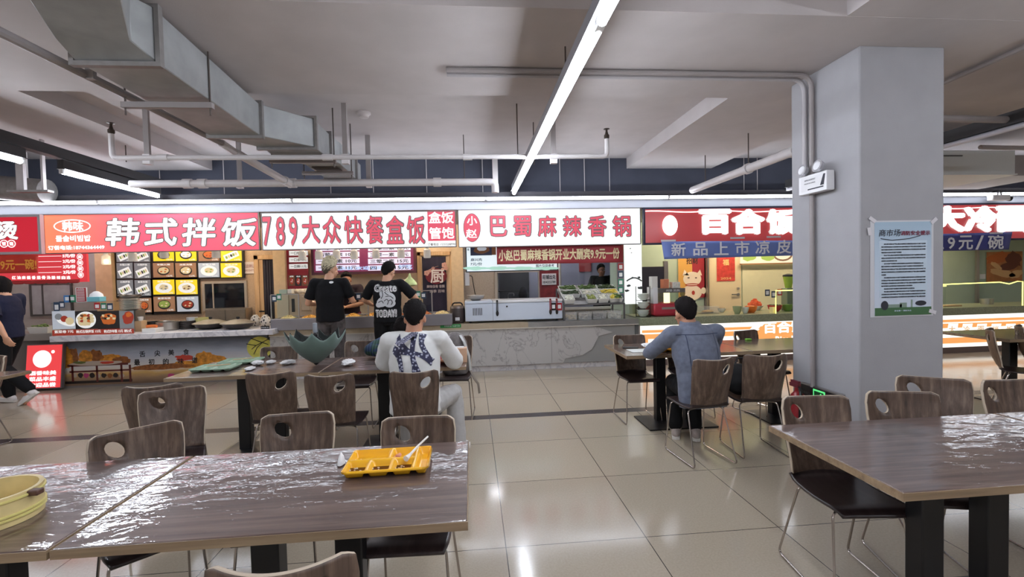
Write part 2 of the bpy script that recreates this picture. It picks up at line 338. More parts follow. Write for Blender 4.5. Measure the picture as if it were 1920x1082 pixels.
m = MB(); m.bb(Vector((-1.81, 5.54, 2.812))-L0, Vector((-1.52, 5.74, 2.822))-L0); m.obj('vent_grille', mat('vent_dark', (70, 62, 58), .6), t)
def trapeze(x0, x1, y, z, ztop, label):
    k = thing('duct_hanger', label, 'hanger', ((x0+x1)/2, y, z)); h = (x1-x0)/2
    MB().bb((-h, -.02, -.04), (h, .02, 0)).obj('channel', PIPEG, k)
    for s in (-1, 1): MB().cyl((s*(h-.02), 0, -.09), (s*(h-.02), 0, ztop-z), .007, 6).obj('rod', ROD, k)
trapeze(-2.47, -1.85, 3.577, 2.82, 3.19, 'hanger channel under the middle of the big duct')
trapeze(-2.12, -1.43, 5.17, 2.81, 3.36, 'hanger channel under the duct beyond its bend')
trapeze(-1.965, -1.376, 5.68, 2.795, 3.36, 'hanger channel beside the vent grille of the duct')
# conduit beside the duct
a = AZ(-20, 50, 2.88); b = AZ(415, 268, 2.88); c = AZ(440, 285, 2.86); d = AY(545, 345, 6.1)
t = thing('sprinkler_main', 'grey pipe running slantwise beside the duct into the white pipe', 'pipe', a)
MB().tube([(0, 0, 0), b-a], .028, 10).obj('pipe', PIPEG, t); MB().tube([b-a, c-a], .036, 10).obj('coupling', PIPEW, t); MB().tube([c-a, d-a], .042, 10).obj('pipe', PIPEW, t)
MB().tube([c-a+(d-c)*.86, d-a], .055, 10).obj('coupling', PIPEW, t)
q = AZ(172, 140, 2.88); MB().bb(q-a+Vector((-.03, -.015, -.03)), q-a+Vector((.02, .015, .3))).obj('bracket', PIPEG, t)
# sprinkler branch with upright heads
sp = thing('sprinkler_pipe', 'thin white sprinkler pipe with two upright heads crossing the ceiling', 'pipe', (-1.03, 5.0, 2.785))
x0, x1 = -3.57+1.03, 1.52+1.03
MB().tube(fillet([(x0, 0, .24), (x0, 0, 0), (x1, 0, .01), (x1, 0, .2)], .05), .026, 10).obj('pipe', PIPEW, sp)
for xx, z in ((x0, .24), (x1, .2)):
    MB().lathe([(.018, 0), (.03, .01), (.03, .04), (.02, .05), (.012, .08), (.012, .1), (.034, .105), (.034, .11)], (xx, 0, z), 10).obj('sprinkler_head', mat('brass_dark', (70, 60, 52), .45, metal=.6), sp)
for xx in (-.44, 1.02, -2.06): MB().lathe([(.034, -.05), (.034, .05)], (0, 0, 0), 10).obj('coupling', PIPEW, sp).matrix_local = Matrix.Translation((xx, 0, .004)) @ Matrix.Rotation(PI/2, 4, 'Y')
def strap(px, py, y, z, ztop, label, w=.05, foot=True):
    p = AY(px, py, y); k = thing('pipe_hanger', label, 'hanger', (p.x, y, z))
    MB().bb((-w/2, -.015, 0), (w/2, .015, ztop-z)).obj('strap', PIPEG, k)
    if foot: MB().bb((-.035, -.03, -.05), (.035, .03, .05)).obj('clamp', PIPEW, k)
strap(277, 290, 5.03, 2.775, 3.36, 'flat strap hanger at the left part of the sprinkler pipe')
strap(648, 295, 5.03, 2.775, 3.36, 'flat strap hanger near the smoke detector')
strap(1038, 292, 5.03, 2.775, 3.36, 'flat strap hanger behind the middle tube row')
# big white pipe
bp_ = thing('drain_pipe', 'thick white pipe running across above the signs', 'pipe', (-2, 6.1, 2.745))
xe = AY(928, 340, 6.1).x+2; xs_ = AY(245, 345, 6.1).x+2
MB().tube(fillet([(xs_, 0, 0), (xe, 0, 0), (xe, 0, -.14)], .06), .047, 12).obj('pipe', PIPEW, bp_)
for px in (352, 380, 548, 820): MB().lathe([(.06, -.05), (.06, .05)], (0, 0, 0), 12).obj('coupling', PIPEW, bp_).matrix_local = Matrix.Translation((AY(px, 345, 6.1).x+2, 0, 0)) @ Matrix.Rotation(PI/2, 4, 'Y')
p = AY(928, 305, 6.15); solo('pipe_bracket', MB().bb((-.035, -.02, -.3), (.035, .02, .06)).bb((-.03, -.03, .06), (.1, .03, .1)), PIPEW, 'white bracket post at the right end of the thick white pipe', 'bracket', p)
strap(450, 345, 6.14, 2.74, 3.36, 'flat strap hanger of the thick white pipe left of the duct')
strap(692, 345, 6.14, 2.74, 3.36, 'flat strap hanger of the thick white pipe right of the duct', .06)
# pendant sprinkler drop at x 690
# smoke detector
p = AZ(682, 211, 3.36); solo('smoke_detector', MB().lathe([(.075, 0), (.075, -.018), (.055, -.03), (.05, -.055), (.03, -.06), (.01, -.06)], n=20), mat('detector_plastic', (196, 190, 188), .5), 'round smoke detector on the ceiling right of the duct', 'smoke detector', p)
# ceiling rods
for px, py, y, z, zt, lab in ((14, 250, 3.98, 2.95, 3.19, 'ceiling rod at the left photo edge'), (238, 330, 6.0, 2.99, 3.36, 'ceiling rod above the far end of the left tube row'), (870, 300, 6.1, 2.79, 3.36, 'ceiling rod at the right part of the thick white pipe'), (1000, 240, 5.6, 2.85, 3.36, 'ceiling rod beside the middle tube row'), (970, 250, 5.0, 2.81, 3.36, 'short ceiling rod holding the sprinkler pipe'), (1060, 100, 3.4, 2.85, 3.36, 'ceiling rod beside the near middle tube'), (504, 300, 5.2, 2.9, 3.36, 'ceiling rod left of the bend in the duct')):
    p = AY(px, py, y); solo('threaded_rod', MB().cyl((0, 0, 0), (0, 0, zt-z), .006, 6), ROD, lab, 'rod', (p.x if px != 14 else -4.4, y, z))
# thin drop rods in the dark space above the signs
for px in (620, 700, 800, 905, 1050, 1096, 1143, 1395, 1420, 420, 300):
    p = AY(px, 345, 7.28); solo('threaded_rod', MB().cyl((0, 0, 0), (0, 0, .55), .006, 6), PIPEW, 'thin pale drop rod in the dark space above the signs', 'rod', (p.x, 7.28, 2.81), 0, 'drop rods above the signs')
# conduits on the beam that turn down the column, emergency lamp box
cx = CX
for k, (dy, lab) in enumerate(((0, 'conduit along the beam that turns down the column, outer one'), (.085, 'conduit along the beam that turns down the column, inner one'))):
    y = 3.76+dy
    pts = fillet([(-.16, y, 3.166), (cx-.03, y, 3.166), (cx-.03, y, 2.3 if k else .47)], .12, 6)
    solo('conduit', MB().tube([Vector(q)-Vector((cx, y, 0)) for q in pts], .02, 10), PIPEG if k == 0 else mat('conduit_pale', (176, 172, 174), .5), lab, 'conduit', (cx, y, 0))
k = thing('emergency_lamp', 'white twin spot emergency lamp box on the left face of the column', 'lamp', (cx-.056, 3.68, 2.226)); k.scale = (.8, .8, .8)
MB().bb((-.045, -.2, -.1), (.045, .2, .1)).obj('housing', mat('lamp_box_white', (232, 232, 234), .4), k, bev=.008)
m = MB(); m.bb((-.046, -.17, -.07), (-.0455, .16, .08)); m.cur = 1; m.bb((-.0475, -.16, -.062), (-.0462, .06, -.05)); m.prism([(0, 0), (.05, .0), (.07, .11), (.045, .11)], (-.0475, -.115, -.04), (0, -1, 0), (0, 0, 1), (1, 0, 0), .001)
m.text('消防应急照明灯', (-.0478, .03, .045), .16, .018, (0, -1, 0)); m.text('MADE IN CHINA', (-.0478, .03, .01), .16, .014, (0, -1, 0)); m.obj('front_label', [WHITE, mat('ink_dark', (40, 42, 52), .6)], k)
for s in (-1, 1):
    h = MB().lathe([(.02, -.03), (.05, -.02), (.062, .02), (.066, .03), (.05, .032)], n=18); ho = h.obj('spot_head', mat('lamp_chrome', (205, 205, 210), .25, metal=.6), k)
    ho.matrix_local = Matrix.Translation((-.05, s*.11, .155)) @ Matrix.Rotation(-PI/2+.25, 4, 'Y')
    MB().ball((0, 0, .026), (.05, .05, .022)).obj('lens', mat('lamp_lens', (235, 236, 240), .08), ho)
# right side: pipe, duct box, cable tray
a, b = AZ(1310, 352, 2.76), AZ(1484, 285, 2.76); d = (b-a); solo('drain_pipe', MB().tube([-d*.1, d*1.03], .052, 12).tube([d*.6, d*.63], .066, 12), PIPEW, 'white pipe slanting away above the red sign left of the column', 'pipe', a)
o = bpy.data.objects['drain_pipe.001']
for f in (.1, .62): MB().cyl(d*f, d*f+Vector((0, 0, .6 if a.y+d.y*f > 4.4 else .43)), .008, 6).obj('hanger_rod', ROD, o)
t = thing('air_duct', 'white boxed duct above the cold noodle sign right of the column', 'duct', (6.56, 5.74, 2.84)); t.scale = (.786, .786, .786)
MB().bb((-1.6, -.3, -.19), (.78, 1.2, .2)).obj('duct_section', mat('white_duct', (206, 208, 206), .5), t, bev=.01); MB().bb((-1.62, -.32, -.21), (.8, 1.22, -.19)).obj('base_rail', mat('white_duct'), t); MB().bb((-1.6, -.31, .1), (-.2, -.302, .115)).obj('slot', HOUS, t); MB().bb((.79, -.1, -.18), (1.9, 1.2, .17)).obj('duct_section', PIPEG, t)
a, b = AZ(1760, 222, 2.84), AZ(1940, 226, 2.84); solo('sprinkler_pipe', MB().tube([(0, 0, 0), b-a], .032, 10), PIPEG, 'grey pipe crossing level to the right of the column', 'pipe', a)
a, b = AZ(1768, 156, 3.16), AZ(1930, 85, 3.16); solo('conduit', MB().tube([Vector((0, 0, 0)), (b-a)*1.5], .022, 8), PIPEG, 'conduit on the beam running from the top right of the column', 'conduit', a)
a, b = AZ(1838, 276, 2.76), AZ(1940, 278, 2.76); solo('conduit', MB().tube([Vector((0, 0, 0)), (b-a)], .024, 8), PIPEG, 'short grey pipe above the boxed white duct', 'conduit', a)
# left: hung frame with two bent conduits, fat round duct in the dark
p = AZ(54, 234, 3.36); k = thing('cable_support', 'grey strut frame hung from the ceiling at the far left', 'hanger', p); k.scale = (.786, .786, .786)
MB().bb((-.2, -.03, -.06), (.2, .03, 0)).obj('head_plate', PIPEG, k)
for xx, w_ in ((-.14, .1), (.16, .03)): MB().bb((xx-w_/2, -.025, -.95), (xx+w_/2, .025, -.06)).obj('strut', PIPEG, k)
MB().bb((-.3, -.05, -.98), (.25, .05, -.95)).obj('cross_bar', GALVD, k)
for i, px in enumerate((41, 49)):
    p = AY(px, 320, 6.9); solo('conduit', MB().tube(fillet([(0, 0, .25), (0, 0, -.2), (.13, 0, -.36)], .1), .02, 8), PIPEW, 'left one of two bent white conduits dropping to the fascia' if i == 0 else 'right one of two bent white conduits dropping to the fascia', 'conduit', (p.x, 6.9, p.z))
p = AY(45, 362, 6.95); solo('air_duct', MB().tube([(-1.9, 0, .2), (.3, 0, 0)], .165, 18), GALVD, 'fat round duct in the dark above the leftmost stall', 'duct', (p.x, 6.95, p.z+.02))
# ================================================================ lit signs and banners over the stalls
RED_L = glow('sign_red_lit', (222, 70, 86), 1.0); WHT_L = glow('sign_white_lit', (248, 252, 250), 1.0); INK = mat('sign_ink_grey', (90, 84, 88), .6); FRAME = mat('sign_frame', (120, 112, 112), .4, metal=.5)
LET_W = glow('letter_white_lit', (252, 254, 252), 1.15); LET_R = glow('letter_red_lit', (220, 84, 104), .85); INK_L = glow('letter_outline_lit', (128, 112, 114), .55)
def px2(px, py, y=YF): p = AY(px, py, y); return p.x, p.z
def lightbox(label, px0, py0, px1, py1, facemat, name='stall_sign', y=YF, dep=.06, framemat=None, fr=.012, cat='sign'):
    (x0, z1), (x1, z0) = px2(px0, py0, y), px2(px1, py1, y)
    t = thing(name, label, cat, ((x0+x1)/2, y, z0)); W = (x1-x0)/2; H = z1-z0
    t['half'] = 0; del t['half']
    m = MB()
    for a, b in (((-W, 0), (W, fr)), ((-W, H-fr), (W, H)), ((-W, fr), (-W+fr, H-fr)), ((W-fr, fr), (W, H-fr))): m.bb((a[0], 0, a[1]), (b[0], dep, b[1]))
    m.bb((-W, dep*.6, 0), (W, dep, H)); m.obj('frame', framemat or FRAME, t)
    p = MB().bb((-W+fr, .006, fr), (W-fr, dep*.5, H-fr)).obj('panel', facemat, t)
    return t, p
def put(t, m, s, px, py, wpx, hpx, y=None, bold=.03, mi=0, off=.002, slant=0):
    y = t.location.y if y is None else y
    c = AY(px, py, y); k = y/F_PX*1.0
    sc = (AY(px+50, py, y).x-AY(px-50, py, y).x)/100
    m.text(s, (c.x-t.location.x, .006-off, c.z-t.location.z), wpx*sc if wpx else None, hpx*sc, bold=bold, mi=mi, slant=slant)
    return sc
def loc_of(t, px, py, off=.008): p = AY(px, py, t.location.y); return Vector((p.x-t.location.x, .006-off, p.z-t.location.z))

# --- orange-pink bibimbap sign
k = NT('sign_orange_to_pink'); gp = k.mapped((1, 1, 1)); sx = k.n('SeparateXYZ'); k.l(gp, 'Vector', sx, 0)
mr = k.n('MapRange'); mr.inputs['From Min'].default_value = -1.5; mr.inputs['From Max'].default_value = -.3; k.l(sx, 'X', mr, 'Value')
rp = k.ramp([(0, (244, 122, 84)), (.5, (240, 104, 92)), (1, (226, 78, 96))]); k.l(mr, 'Result', rp, 'Fac'); k.l(rp, 'Color', k.b, 'Emission Color'); k.l(rp, 'Color', k.b, 'Base Color'); k.b.inputs['Emission Strength'].default_value = .95
t, p = lightbox('orange and pink lit sign reading 韩式拌饭 in big white letters', 79, 402, 487, 469, k.m)
m = MB()
for ch, px, w_ in (('韩', 230, 68), ('式', 302, 66), ('拌', 373, 68), ('饭', 448, 72)):
    put(t, m, ch, px, 435, w_, 60, bold=.06, mi=1, off=.002, slant=.12); put(t, m, ch, px, 435, w_-5, 56, bold=.022, mi=0, off=.004, slant=.12)
m.cur = 0; c = loc_of(t, 135, 424, .003); m.ring(c, .245, .095, .016); m.cur = 0
put(t, m, '韩味', 136, 424, 40, 20, bold=.03, off=.004); put(t, m, '돌솥비빔밥', 137, 447, 66, 13, bold=.03, off=.004); put(t, m, '订餐电话:18744364449', 143, 464, 106, 9, bold=.04, off=.004)
m.obj('lettering', [LET_W, INK_L], p)
# --- white 789 sign
t, p = lightbox('white lit sign reading 789大众快餐盒饭 in tall red letters', 489, 399, 856, 463, WHT_L)
m = MB()
for s, px, w_ in (('7', 501, 19), ('8', 526, 19), ('9', 550, 18), ('大', 583, 36), ('众', 622, 36), ('快', 663, 37), ('餐', 703, 35), ('盒', 741, 36), ('饭', 780, 36)):
    h = 60 if s in '789' else 56
    yy = 431 if s not in '789' else 434
    put(t, m, s, px, yy, w_, h, bold=.045, mi=1, off=.002); put(t, m, s, px-.5, yy, w_-3.5, h-3.5, bold=.012, mi=0, off=.004)
a = loc_of(t, 801, 395, .003); b = loc_of(t, 855, 451, .003); m.bb((a.x, a.y, a.z), (b.x, a.y+.002, b.z), 0)
put(t, m, '盒饭', 827, 408, 47, 22, bold=.02, mi=2, off=.006); put(t, m, '管饱', 828, 437, 47, 22, bold=.02, mi=2, off=.006)
put(t, m, '订餐电话: 15333288998', 828, 458, 52, 5.5, bold=.02, mi=1, off=.003)
m.obj('lettering', [LET_R, INK_L, LET_W], p)
# --- white hotpot sign
t, p = lightbox('white lit sign reading 巴蜀麻辣香锅 in pale red letters', 858, 393, 1202, 458, WHT_L)
m = MB()
for s, px in (('巴', 935), ('蜀', 979), ('麻', 1026), ('辣', 1073), ('香', 1120), ('锅', 1166)):
    w_ = 37 if s != '巴' else 34
    put(t, m, s, px, 424, w_, 41, bold=.05, mi=1, off=.002); put(t, m, s, px, 424, w_-3.5, 38, bold=.012, mi=0, off=.004)
c = loc_of(t, 885, 427, .003); m.disc(c, .128, .215, n=36, mi=0); m.ring(c+Vector((0, -.001, 0)), .132, .22, .008, mi=1)
put(t, m, '小', 885, 414, 19, 17, bold=.02, mi=2, off=.006); put(t, m, '赵', 884, 438, 21, 17, bold=.02, mi=2, off=.006)
m.obj('lettering', [LET_R, INK_L, LET_W], p)
# --- red sign at the far left edge, a little lower
t, p = lightbox('red lit sign with grey frame cut by the left photo edge', -130, 404, 78, 476, glow('sign_deep_red_lit', (205, 32, 52), .8), fr=.035, framemat=mat('sign_frame_pale', (178, 172, 176), .4, metal=.3), y=YF-.06, dep=.1)
m = MB()
for s, px in (('麻', -80), ('辣', -32), ('烫', 13)): put(t, m, s, px, 432, 42, 40, bold=.06, mi=1); put(t, m, s, px, 432, 40, 38, bold=.035, mi=0, off=.004)
for s, px in (('管', 7), ('饱', 21)): c = loc_of(t, px, 457, .003); m.ring(c, .055, .055, .012, mi=0); put(t, m, s, px, 457, 8, 8, bold=.05, mi=0, off=.004)
m.obj('lettering', [LET_W, INK_L], p)
# --- red channel letter signs on the right
REDM = mat('sign_red_film', (176, 66, 68), .22, emit=.35, ecol=(184, 70, 74)); NAVY = mat('sign_navy_frame', (40, 42, 62), .4)
for lab, p0, p1, py0, py1, chars in (('red sign with glowing white 百合饭 letters and white disc', 1206, 1600, 389, 452, (('百', 1340, 60), ('合', 1402, 62), ('饭', 1466, 58), ('·', 1530, 30), ('手', 1575, 44))),
                                 ('red sign with glowing white 大冷面 letters right of the column', 1604, 2120, 383, 446, (('大', 1775, 66), ('冷', 1838, 62), ('面', 1900, 66)))):
    t, p = lightbox(lab, p0, py0, p1, py1, REDM, framemat=NAVY, fr=.03, dep=.06)
    m = MB()
    for s, px, w_ in chars:
        py = 416 if px < 1605 else 411
        put(t, m, s, px, py, w_, 45, bold=.055, mi=0, off=.03)
        put(t, m, s, px, py, w_+3, 47, bold=.07, mi=1, off=.004)
    if p0 < 1300: m.disc(loc_of(t, 1255, 423, .03), .125, .16, n=32, mi=0)
    m.obj('lettering', [glow('channel_letter_lit', (255, 255, 252), 1.9), mat('channel_letter_side', (236, 214, 214), .4)], p)
    # glowing strip stuck along the top of the face
    L = [loc_of(t, px, py0+8+1.2*math.sin(px*.05)-(px-p0)*.004, .012) for px in range(int(p0)+4, int(p1)-4, 12)]
    MB().tube(L, .008, 6).obj('light_strip', glow('strip_white_lit', (255, 246, 240), 1.6), p)
# --- cloth banners
def banner(label, pts, m, chars, tm, y, wave=.012, cat='banner', name='cloth_banner', n=22):
    # pts: pixel corners tl, tr, br, bl; chars: (text, px, py, w, h, bold)
    P = [AY(a, b, y) for a, b in pts]; o = P[3].copy(); mb = MB(); rs = []
    for j in range(7):
        v = j/6; r = []
        for i in range(n+1):
            u = i/n; q = (P[0]*(1-u)+P[1]*u)*(1-v)+(P[3]*(1-u)+P[2]*u)*v-o; q.y += wave*math.sin(u*19+v*2)*(.3+v); r.append(q)
        rs.append(r)
    mb.rings(rs, False, False); t = thing(name, label, cat, o); c = mb.obj('cloth', m, t, smooth=80)
    s_ = c.modifiers.new('thickness', 'SOLIDIFY'); s_.thickness = .003
    x = MB()
    for s, px, py, w_, h, b in chars:
        sc = (AY(px+50, py, y).x-AY(px-50, py, y).x)/100; q = AY(px, py, y)-o
        x.text(s, (q.x, -wave*1.6-.004, q.z), w_*sc if w_ else None, h*sc, bold=b)
    if x.v: x.obj('lettering', tm, c)
    return t
BLUE = mat('banner_blue', (112, 134, 200), .55, noise=.04, nscale=3); NAVYB = mat('banner_navy', (66, 72, 140), .55, noise=.05, nscale=3)
banner('blue cloth banner reading 新品上市凉皮 under the red lily sign', [(1240, 453), (1600, 450), (1600, 476), (1246, 486)], BLUE,
       [(s, px, py, 27, 24, .02) for s, px, py in (('新', 1271, 468), ('品', 1312, 467), ('上', 1351, 466), ('市', 1390, 465), ('凉', 1428, 464), ('皮', 1468, 463))], mat('banner_white_ink', (238, 240, 246), .6), 7.03)
banner('navy cloth banner reading 9元/碗 right of the column', [(1610, 443), (1898, 435), (1893, 468), (1606, 474)], NAVYB,
       [('9', 1781, 456, 14, 20, .02), ('元', 1808, 455, 27, 24, .02), ('/', 1834, 455, 16, 24, .01), ('碗', 1864, 454, 30, 24, .02), ('9.', 1757, 457, 20, 20, .02)], mat('banner_white_ink'), 7.03)
for px, py in ((1254, 451), (1384, 446), (1452, 444), (1870, 437)):
    p = AY(px, py, 7.0); solo('tape_strip', MB().bb((-.12, 0, -.014), (.12, .002, .014)), mat('clear_tape', (215, 212, 216), .3), 'pale tape strip holding a cloth banner to the red signs', 'tape', (p.x, 7.015, p.z), 0, 'tape strips on the cloth banners')
banner('red cloth banner with cream letters 小赵巴蜀麻辣香锅 under the white sign', [(931, 462), (1169, 457), (1169, 492), (932, 496)], mat('banner_red', (176, 64, 72), .6, noise=.06, nscale=3),
       [('小赵巴蜀麻辣香锅开业大酬宾9.9元一份', 1049, 477, 226, 21, .035)], mat('banner_cream_ink', (240, 222, 176), .6), 7.14)
banner('orange red banner reading 9元一碗 at the left photo edge', [(-60, 478), (72, 478), (70, 511), (-60, 514)], mat('banner_orange_red', (196, 52, 36), .6, noise=.1, nscale=8),
       [('9元一碗!', 36, 496, 68, 22, .03), ('只', -20, 496, 22, 22, .03)], mat('banner_gold_ink', (238, 160, 60), .5), 7.0, wave=.004)
# ================================================================ tables and chairs
def wood_mat(name, c0, c1, c2, axis, rough=.35, coat=0, film=0, sc=1.0):
    k = NT(name); s = [22*sc, 22*sc, 22*sc]; s['xyz'.index(axis)] = 1.1*sc; mp = k.mapped(s)
    oi = k.n('ObjectInfo'); ad = k.n('VectorMath', _operation='ADD'); k.l(mp, 'Vector', ad, 0); sc_ = k.n('VectorMath', _operation='SCALE'); sc_.inputs['Scale'].default_value = 9
    cb = k.n('CombineXYZ'); k.l(oi, 'Random', cb, 0); k.l(oi, 'Random', cb, 1); k.l(oi, 'Random', cb, 2); k.l(cb, 0, sc_, 0); k.l(sc_, 0, ad, 1)
    n = k.n('TexNoise', Scale=1.6, Detail=7, Roughness=.65, Distortion=.12); k.l(ad, 0, n, 'Vector')
    rp = k.ramp([(.28, c0), (.5, c1), (.72, c2)]); k.l(n, 'Fac', rp, 'Fac'); k.l(rp, 'Color', k.b, 'Base Color'); k.b.inputs['Roughness'].default_value = rough
    if film:
        k.b.inputs['Coat Weight'].default_value = film; k.b.inputs['Coat Roughness'].default_value = .05; k.b.inputs['Coat IOR'].default_value = 1.5
        m2 = k.mapped((1, 2.2, 1)); a = k.n('TexNoise', Scale=7, Detail=4, Roughness=.5, Distortion=.4); k.l(m2, 'Vector', a, 'Vector')
        bp = k.n('Bump', Strength=.16); bp.inputs['Distance'].default_value = .02; k.l(a, 'Fac', bp, 'Height'); k.l(bp, 'Normal', k.b, 'Coat Normal')
        bp2 = k.n('Bump', Strength=.05); bp2.inputs['Distance'].default_value = .02; k.l(a, 'Fac', bp2, 'Height'); k.l(bp2, 'Normal', k.b, 'Normal')
    return k.m
TOPW = wood_mat('table_laminate_under_film', (62, 48, 43), (88, 70, 63), (112, 92, 83), 'x', .45, film=.9)
TOPP = wood_mat('table_laminate', (74, 62, 56), (104, 88, 78), (132, 114, 102), 'x', .14)
EDGE = wood_mat('table_edge_band', (116, 96, 74), (140, 118, 92), (158, 136, 108), 'x', .5)
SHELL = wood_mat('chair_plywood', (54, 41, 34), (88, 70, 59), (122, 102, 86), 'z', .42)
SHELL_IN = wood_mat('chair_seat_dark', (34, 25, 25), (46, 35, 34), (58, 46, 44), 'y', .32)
PLY = mat('plywood_edge', (186, 170, 150), .55); CHROME = mat('chrome_wire', (176, 168, 162), .22, metal=.95)
IRON = mat('black_iron', (17, 16, 18), .42, metal=.2)
def table(x0, y0, label, group='wood topped food court tables', mt=None, posts=True, film=True, w=1.2, d=.7):
    t = thing('dining_table', label, 'table', (x0+w/2, y0+d/2, 0), 0, group)
    MB().bb((-w/2, -d/2, .72), (w/2, d/2, .749)).obj('tabletop', [mt or (TOPW if film else TOPP)], t, bev=.004)
    e = MB()
    for a, b in (((-w/2-.003, -d/2-.003), (w/2+.003, -d/2)), ((-w/2-.003, d/2), (w/2+.003, d/2+.003)), ((-w/2-.003, -d/2), (-w/2, d/2)), ((w/2, -d/2), (w/2+.003, d/2))): e.bb((a[0], a[1], .719), (b[0], b[1], .7465))
    e.obj('edge_band', EDGE, t)
    for s in (-1, 1): MB().bb((s*.15-.05, -.04, .03), (s*.15+.05, .04, .712)).obj('post', IRON, t, bev=.006)
    MB().bb((-.24, -.22, .708), (.24, .22, .72)).obj('mounting_plate', IRON, t)
    q = MB(); q.rings([[(-.34, -.22, 0), (.34, -.22, 0), (.34, .22, 0), (-.34, .22, 0)], [(-.34, -.22, .012), (.34, -.22, .012), (.34, .22, .012), (-.34, .22, .012)], [(-.22, -.06, .035), (.22, -.06, .035), (.22, .06, .035), (-.22, .06, .035)]]); q.obj('base_plate', IRON, t)
    return t
T_N1 = table(-1.235, 1.425, 'nearest film covered table with the yellow meal tray on it')
T_N2 = table(-2.45, 1.425, 'film covered table at the lower left edge with the bamboo steamer on it')
T_R1 = table(1.43, 1.41, 'near table at the right with bare grey brown corner in front of the column')
T_R2 = table(2.645, 1.41, 'table cut by the right photo edge, butted to the near right table')
T_M1 = table(-1.27, 3.9, 'middle table where the person in the white printed shirt sits')
T_M2 = table(-2.48, 3.9, 'middle table with green meal trays and crumpled tissues on it')
T_F1 = table(1.39, 4.07, 'far table where the person in the denim jacket eats', film=False)
T_F2 = table(2.6, 4.07, 'far table beside the column, butted to the denim jacket table', film=False)
T_L = table(AZ(58, 694, .75).x-1.2, AZ(58, 694, .75).y-.7, 'table at the left photo edge beside the walking person', film=False)
T_B = table(AZ(1872, 634, .75).x, AZ(1872, 634, .75).y-.1, 'distant table right of the column in front of the orange counter', film=False)

# --- bentwood chair: one ply shell with an oval grip hole, wire sled frame; origin on the floor, facing +y
def chair_shell():
    prof = [(-.235, .835), (-.232, .79), (-.222, .72), (-.207, .65), (-.192, .58), (-.183, .53), (-.178, .49), (-.165, .462), (-.135, .446), (-.09, .441), (-.03, .44), (.04, .442), (.11, .448), (.16, .452), (.195, .448), (.215, .432)]
    wid = [w*.845 for w in (.2, .208, .206, .199, .192, .188, .187, .189, .192, .196, .2, .203, .203, .2, .192, .18)]
    # denser in the back, hole cut by cell removal and fitting a smooth oval rim
    NU = 24; P = []
    for i in range(len(prof)-1):
        k = 4 if i < 4 else 2
        for j in range(k):
            f = j/k; P.append((prof[i][0]*(1-f)+prof[i+1][0]*f, prof[i][1]*(1-f)+prof[i+1][1]*f, wid[i]*(1-f)+wid[i+1]*f))
    P.append((prof[-1][0], prof[-1][1], wid[-1]))
    hc = (.082, .76); ra, rb = .046, .029; tilt = .85     # grip hole centre (x, z), radii, slant
    vs = []; keep = []
    for i, (y, z, w_) in enumerate(P):
        r = []
        for j in range(NU+1):
            u = j/NU*2-1; x = u*w_
            top = max(0, (z-.60)/.235)
            yy = y - .03*(u*u)*(-1 if z > .47 else -.15)*(1 if z > .47 else 0) + (.028*u*u*min(1, max(0, (z-.47)/.1)))
            zz = z + .022*u*abs(u)*0 + (.014*(u*u)*top*top if True else 0) - (.018*max(0, abs(u)-.86)/.14*top if top > .8 else 0)
            r.append(Vector((x, yy-.028*min(1, max(0, (z-.47)/.1)), zz)))
        vs.append(r)
    bm = bmesh.new(); V = [[bm.verts.new(v) for v in r] for r in vs]
    ca, sa = math.cos(tilt), math.sin(tilt)
    def hv(v):
        dx, dz = v.x-hc[0], v.z-hc[1]; a = (dx*ca+dz*sa)/ra; b = (-dx*sa+dz*ca)/rb; return math.hypot(a, b), a, b
    for i in range(len(P)-1):
        for j in range(NU):
            q = [V[i][j], V[i][j+1], V[i+1][j+1], V[i+1][j]]
            if all(v.co.z > .6 for v in q):
                c = sum((v.co for v in q), Vector())/4
                if hv(c)[0] < 1.0: continue
            bm.faces.new(q[::-1])
    bm.verts.ensure_lookup_table()
    loose = [v for v in bm.verts if not v.link_faces]; bmesh.ops.delete(bm, geom=loose, context='VERTS')
    for v in bm.verts:             # boundary vertices of the hole slide onto the oval
        if v.is_boundary and v.co.z > .6:
            h, a, b = hv(v.co)
            if h < 1.9 and abs(v.co.x) < .17 and .69 < v.co.z < .82:
                dx, dz = a/h*ra, b/h*rb; v.co.x = hc[0]+dx*ca-dz*sa; v.co.z = hc[1]+dx*sa+dz*ca
    bmesh.ops.recalc_face_normals(bm, faces=bm.faces)
    me = bpy.data.meshes.new('shell'); bm.to_mesh(me); bm.free()
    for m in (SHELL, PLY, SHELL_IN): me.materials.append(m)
    me.polygons.foreach_set('use_smooth', [True]*len(me.polygons))
    for p in me.polygons:
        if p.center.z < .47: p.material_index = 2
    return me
def make_chair():
    t = thing('dining_chair', '-', 'chair', (0, 0, 0))
    sh = bpy.data.objects.new('shell', chair_shell()); COL.objects.link(sh); sh.parent = t
    s = sh.modifiers.new('ply', 'SOLIDIFY'); s.thickness = .012; s.offset = 0; s.material_offset_rim = 1
    s.use_rim = True
    for sd in (-1, 1):
        x = sd*.15
        pts = [(x*.8, .13, .43), (x*1.02, .15, .425), (x*1.2, .205, .012), (x*1.2, -.235, .012), (x*1.02, -.1, .425), (x*.8, -.08, .43)]
        MB().tube(fillet([(sd*.06, .12, .431)]+pts[1:5]+[(sd*.06, -.09, .431)], .035, 5), .0058, 8).obj('leg_frame', CHROME, t)
    MB().tube([(-.1, -.09, .431), (.1, -.09, .431)], .0058, 8).obj('cross_rod', CHROME, t)
    MB().tube([(-.1, .12, .431), (.1, .12, .431)], .0058, 8).obj('cross_rod', CHROME, t)
    return t
CH = []
_ch0 = make_chair()
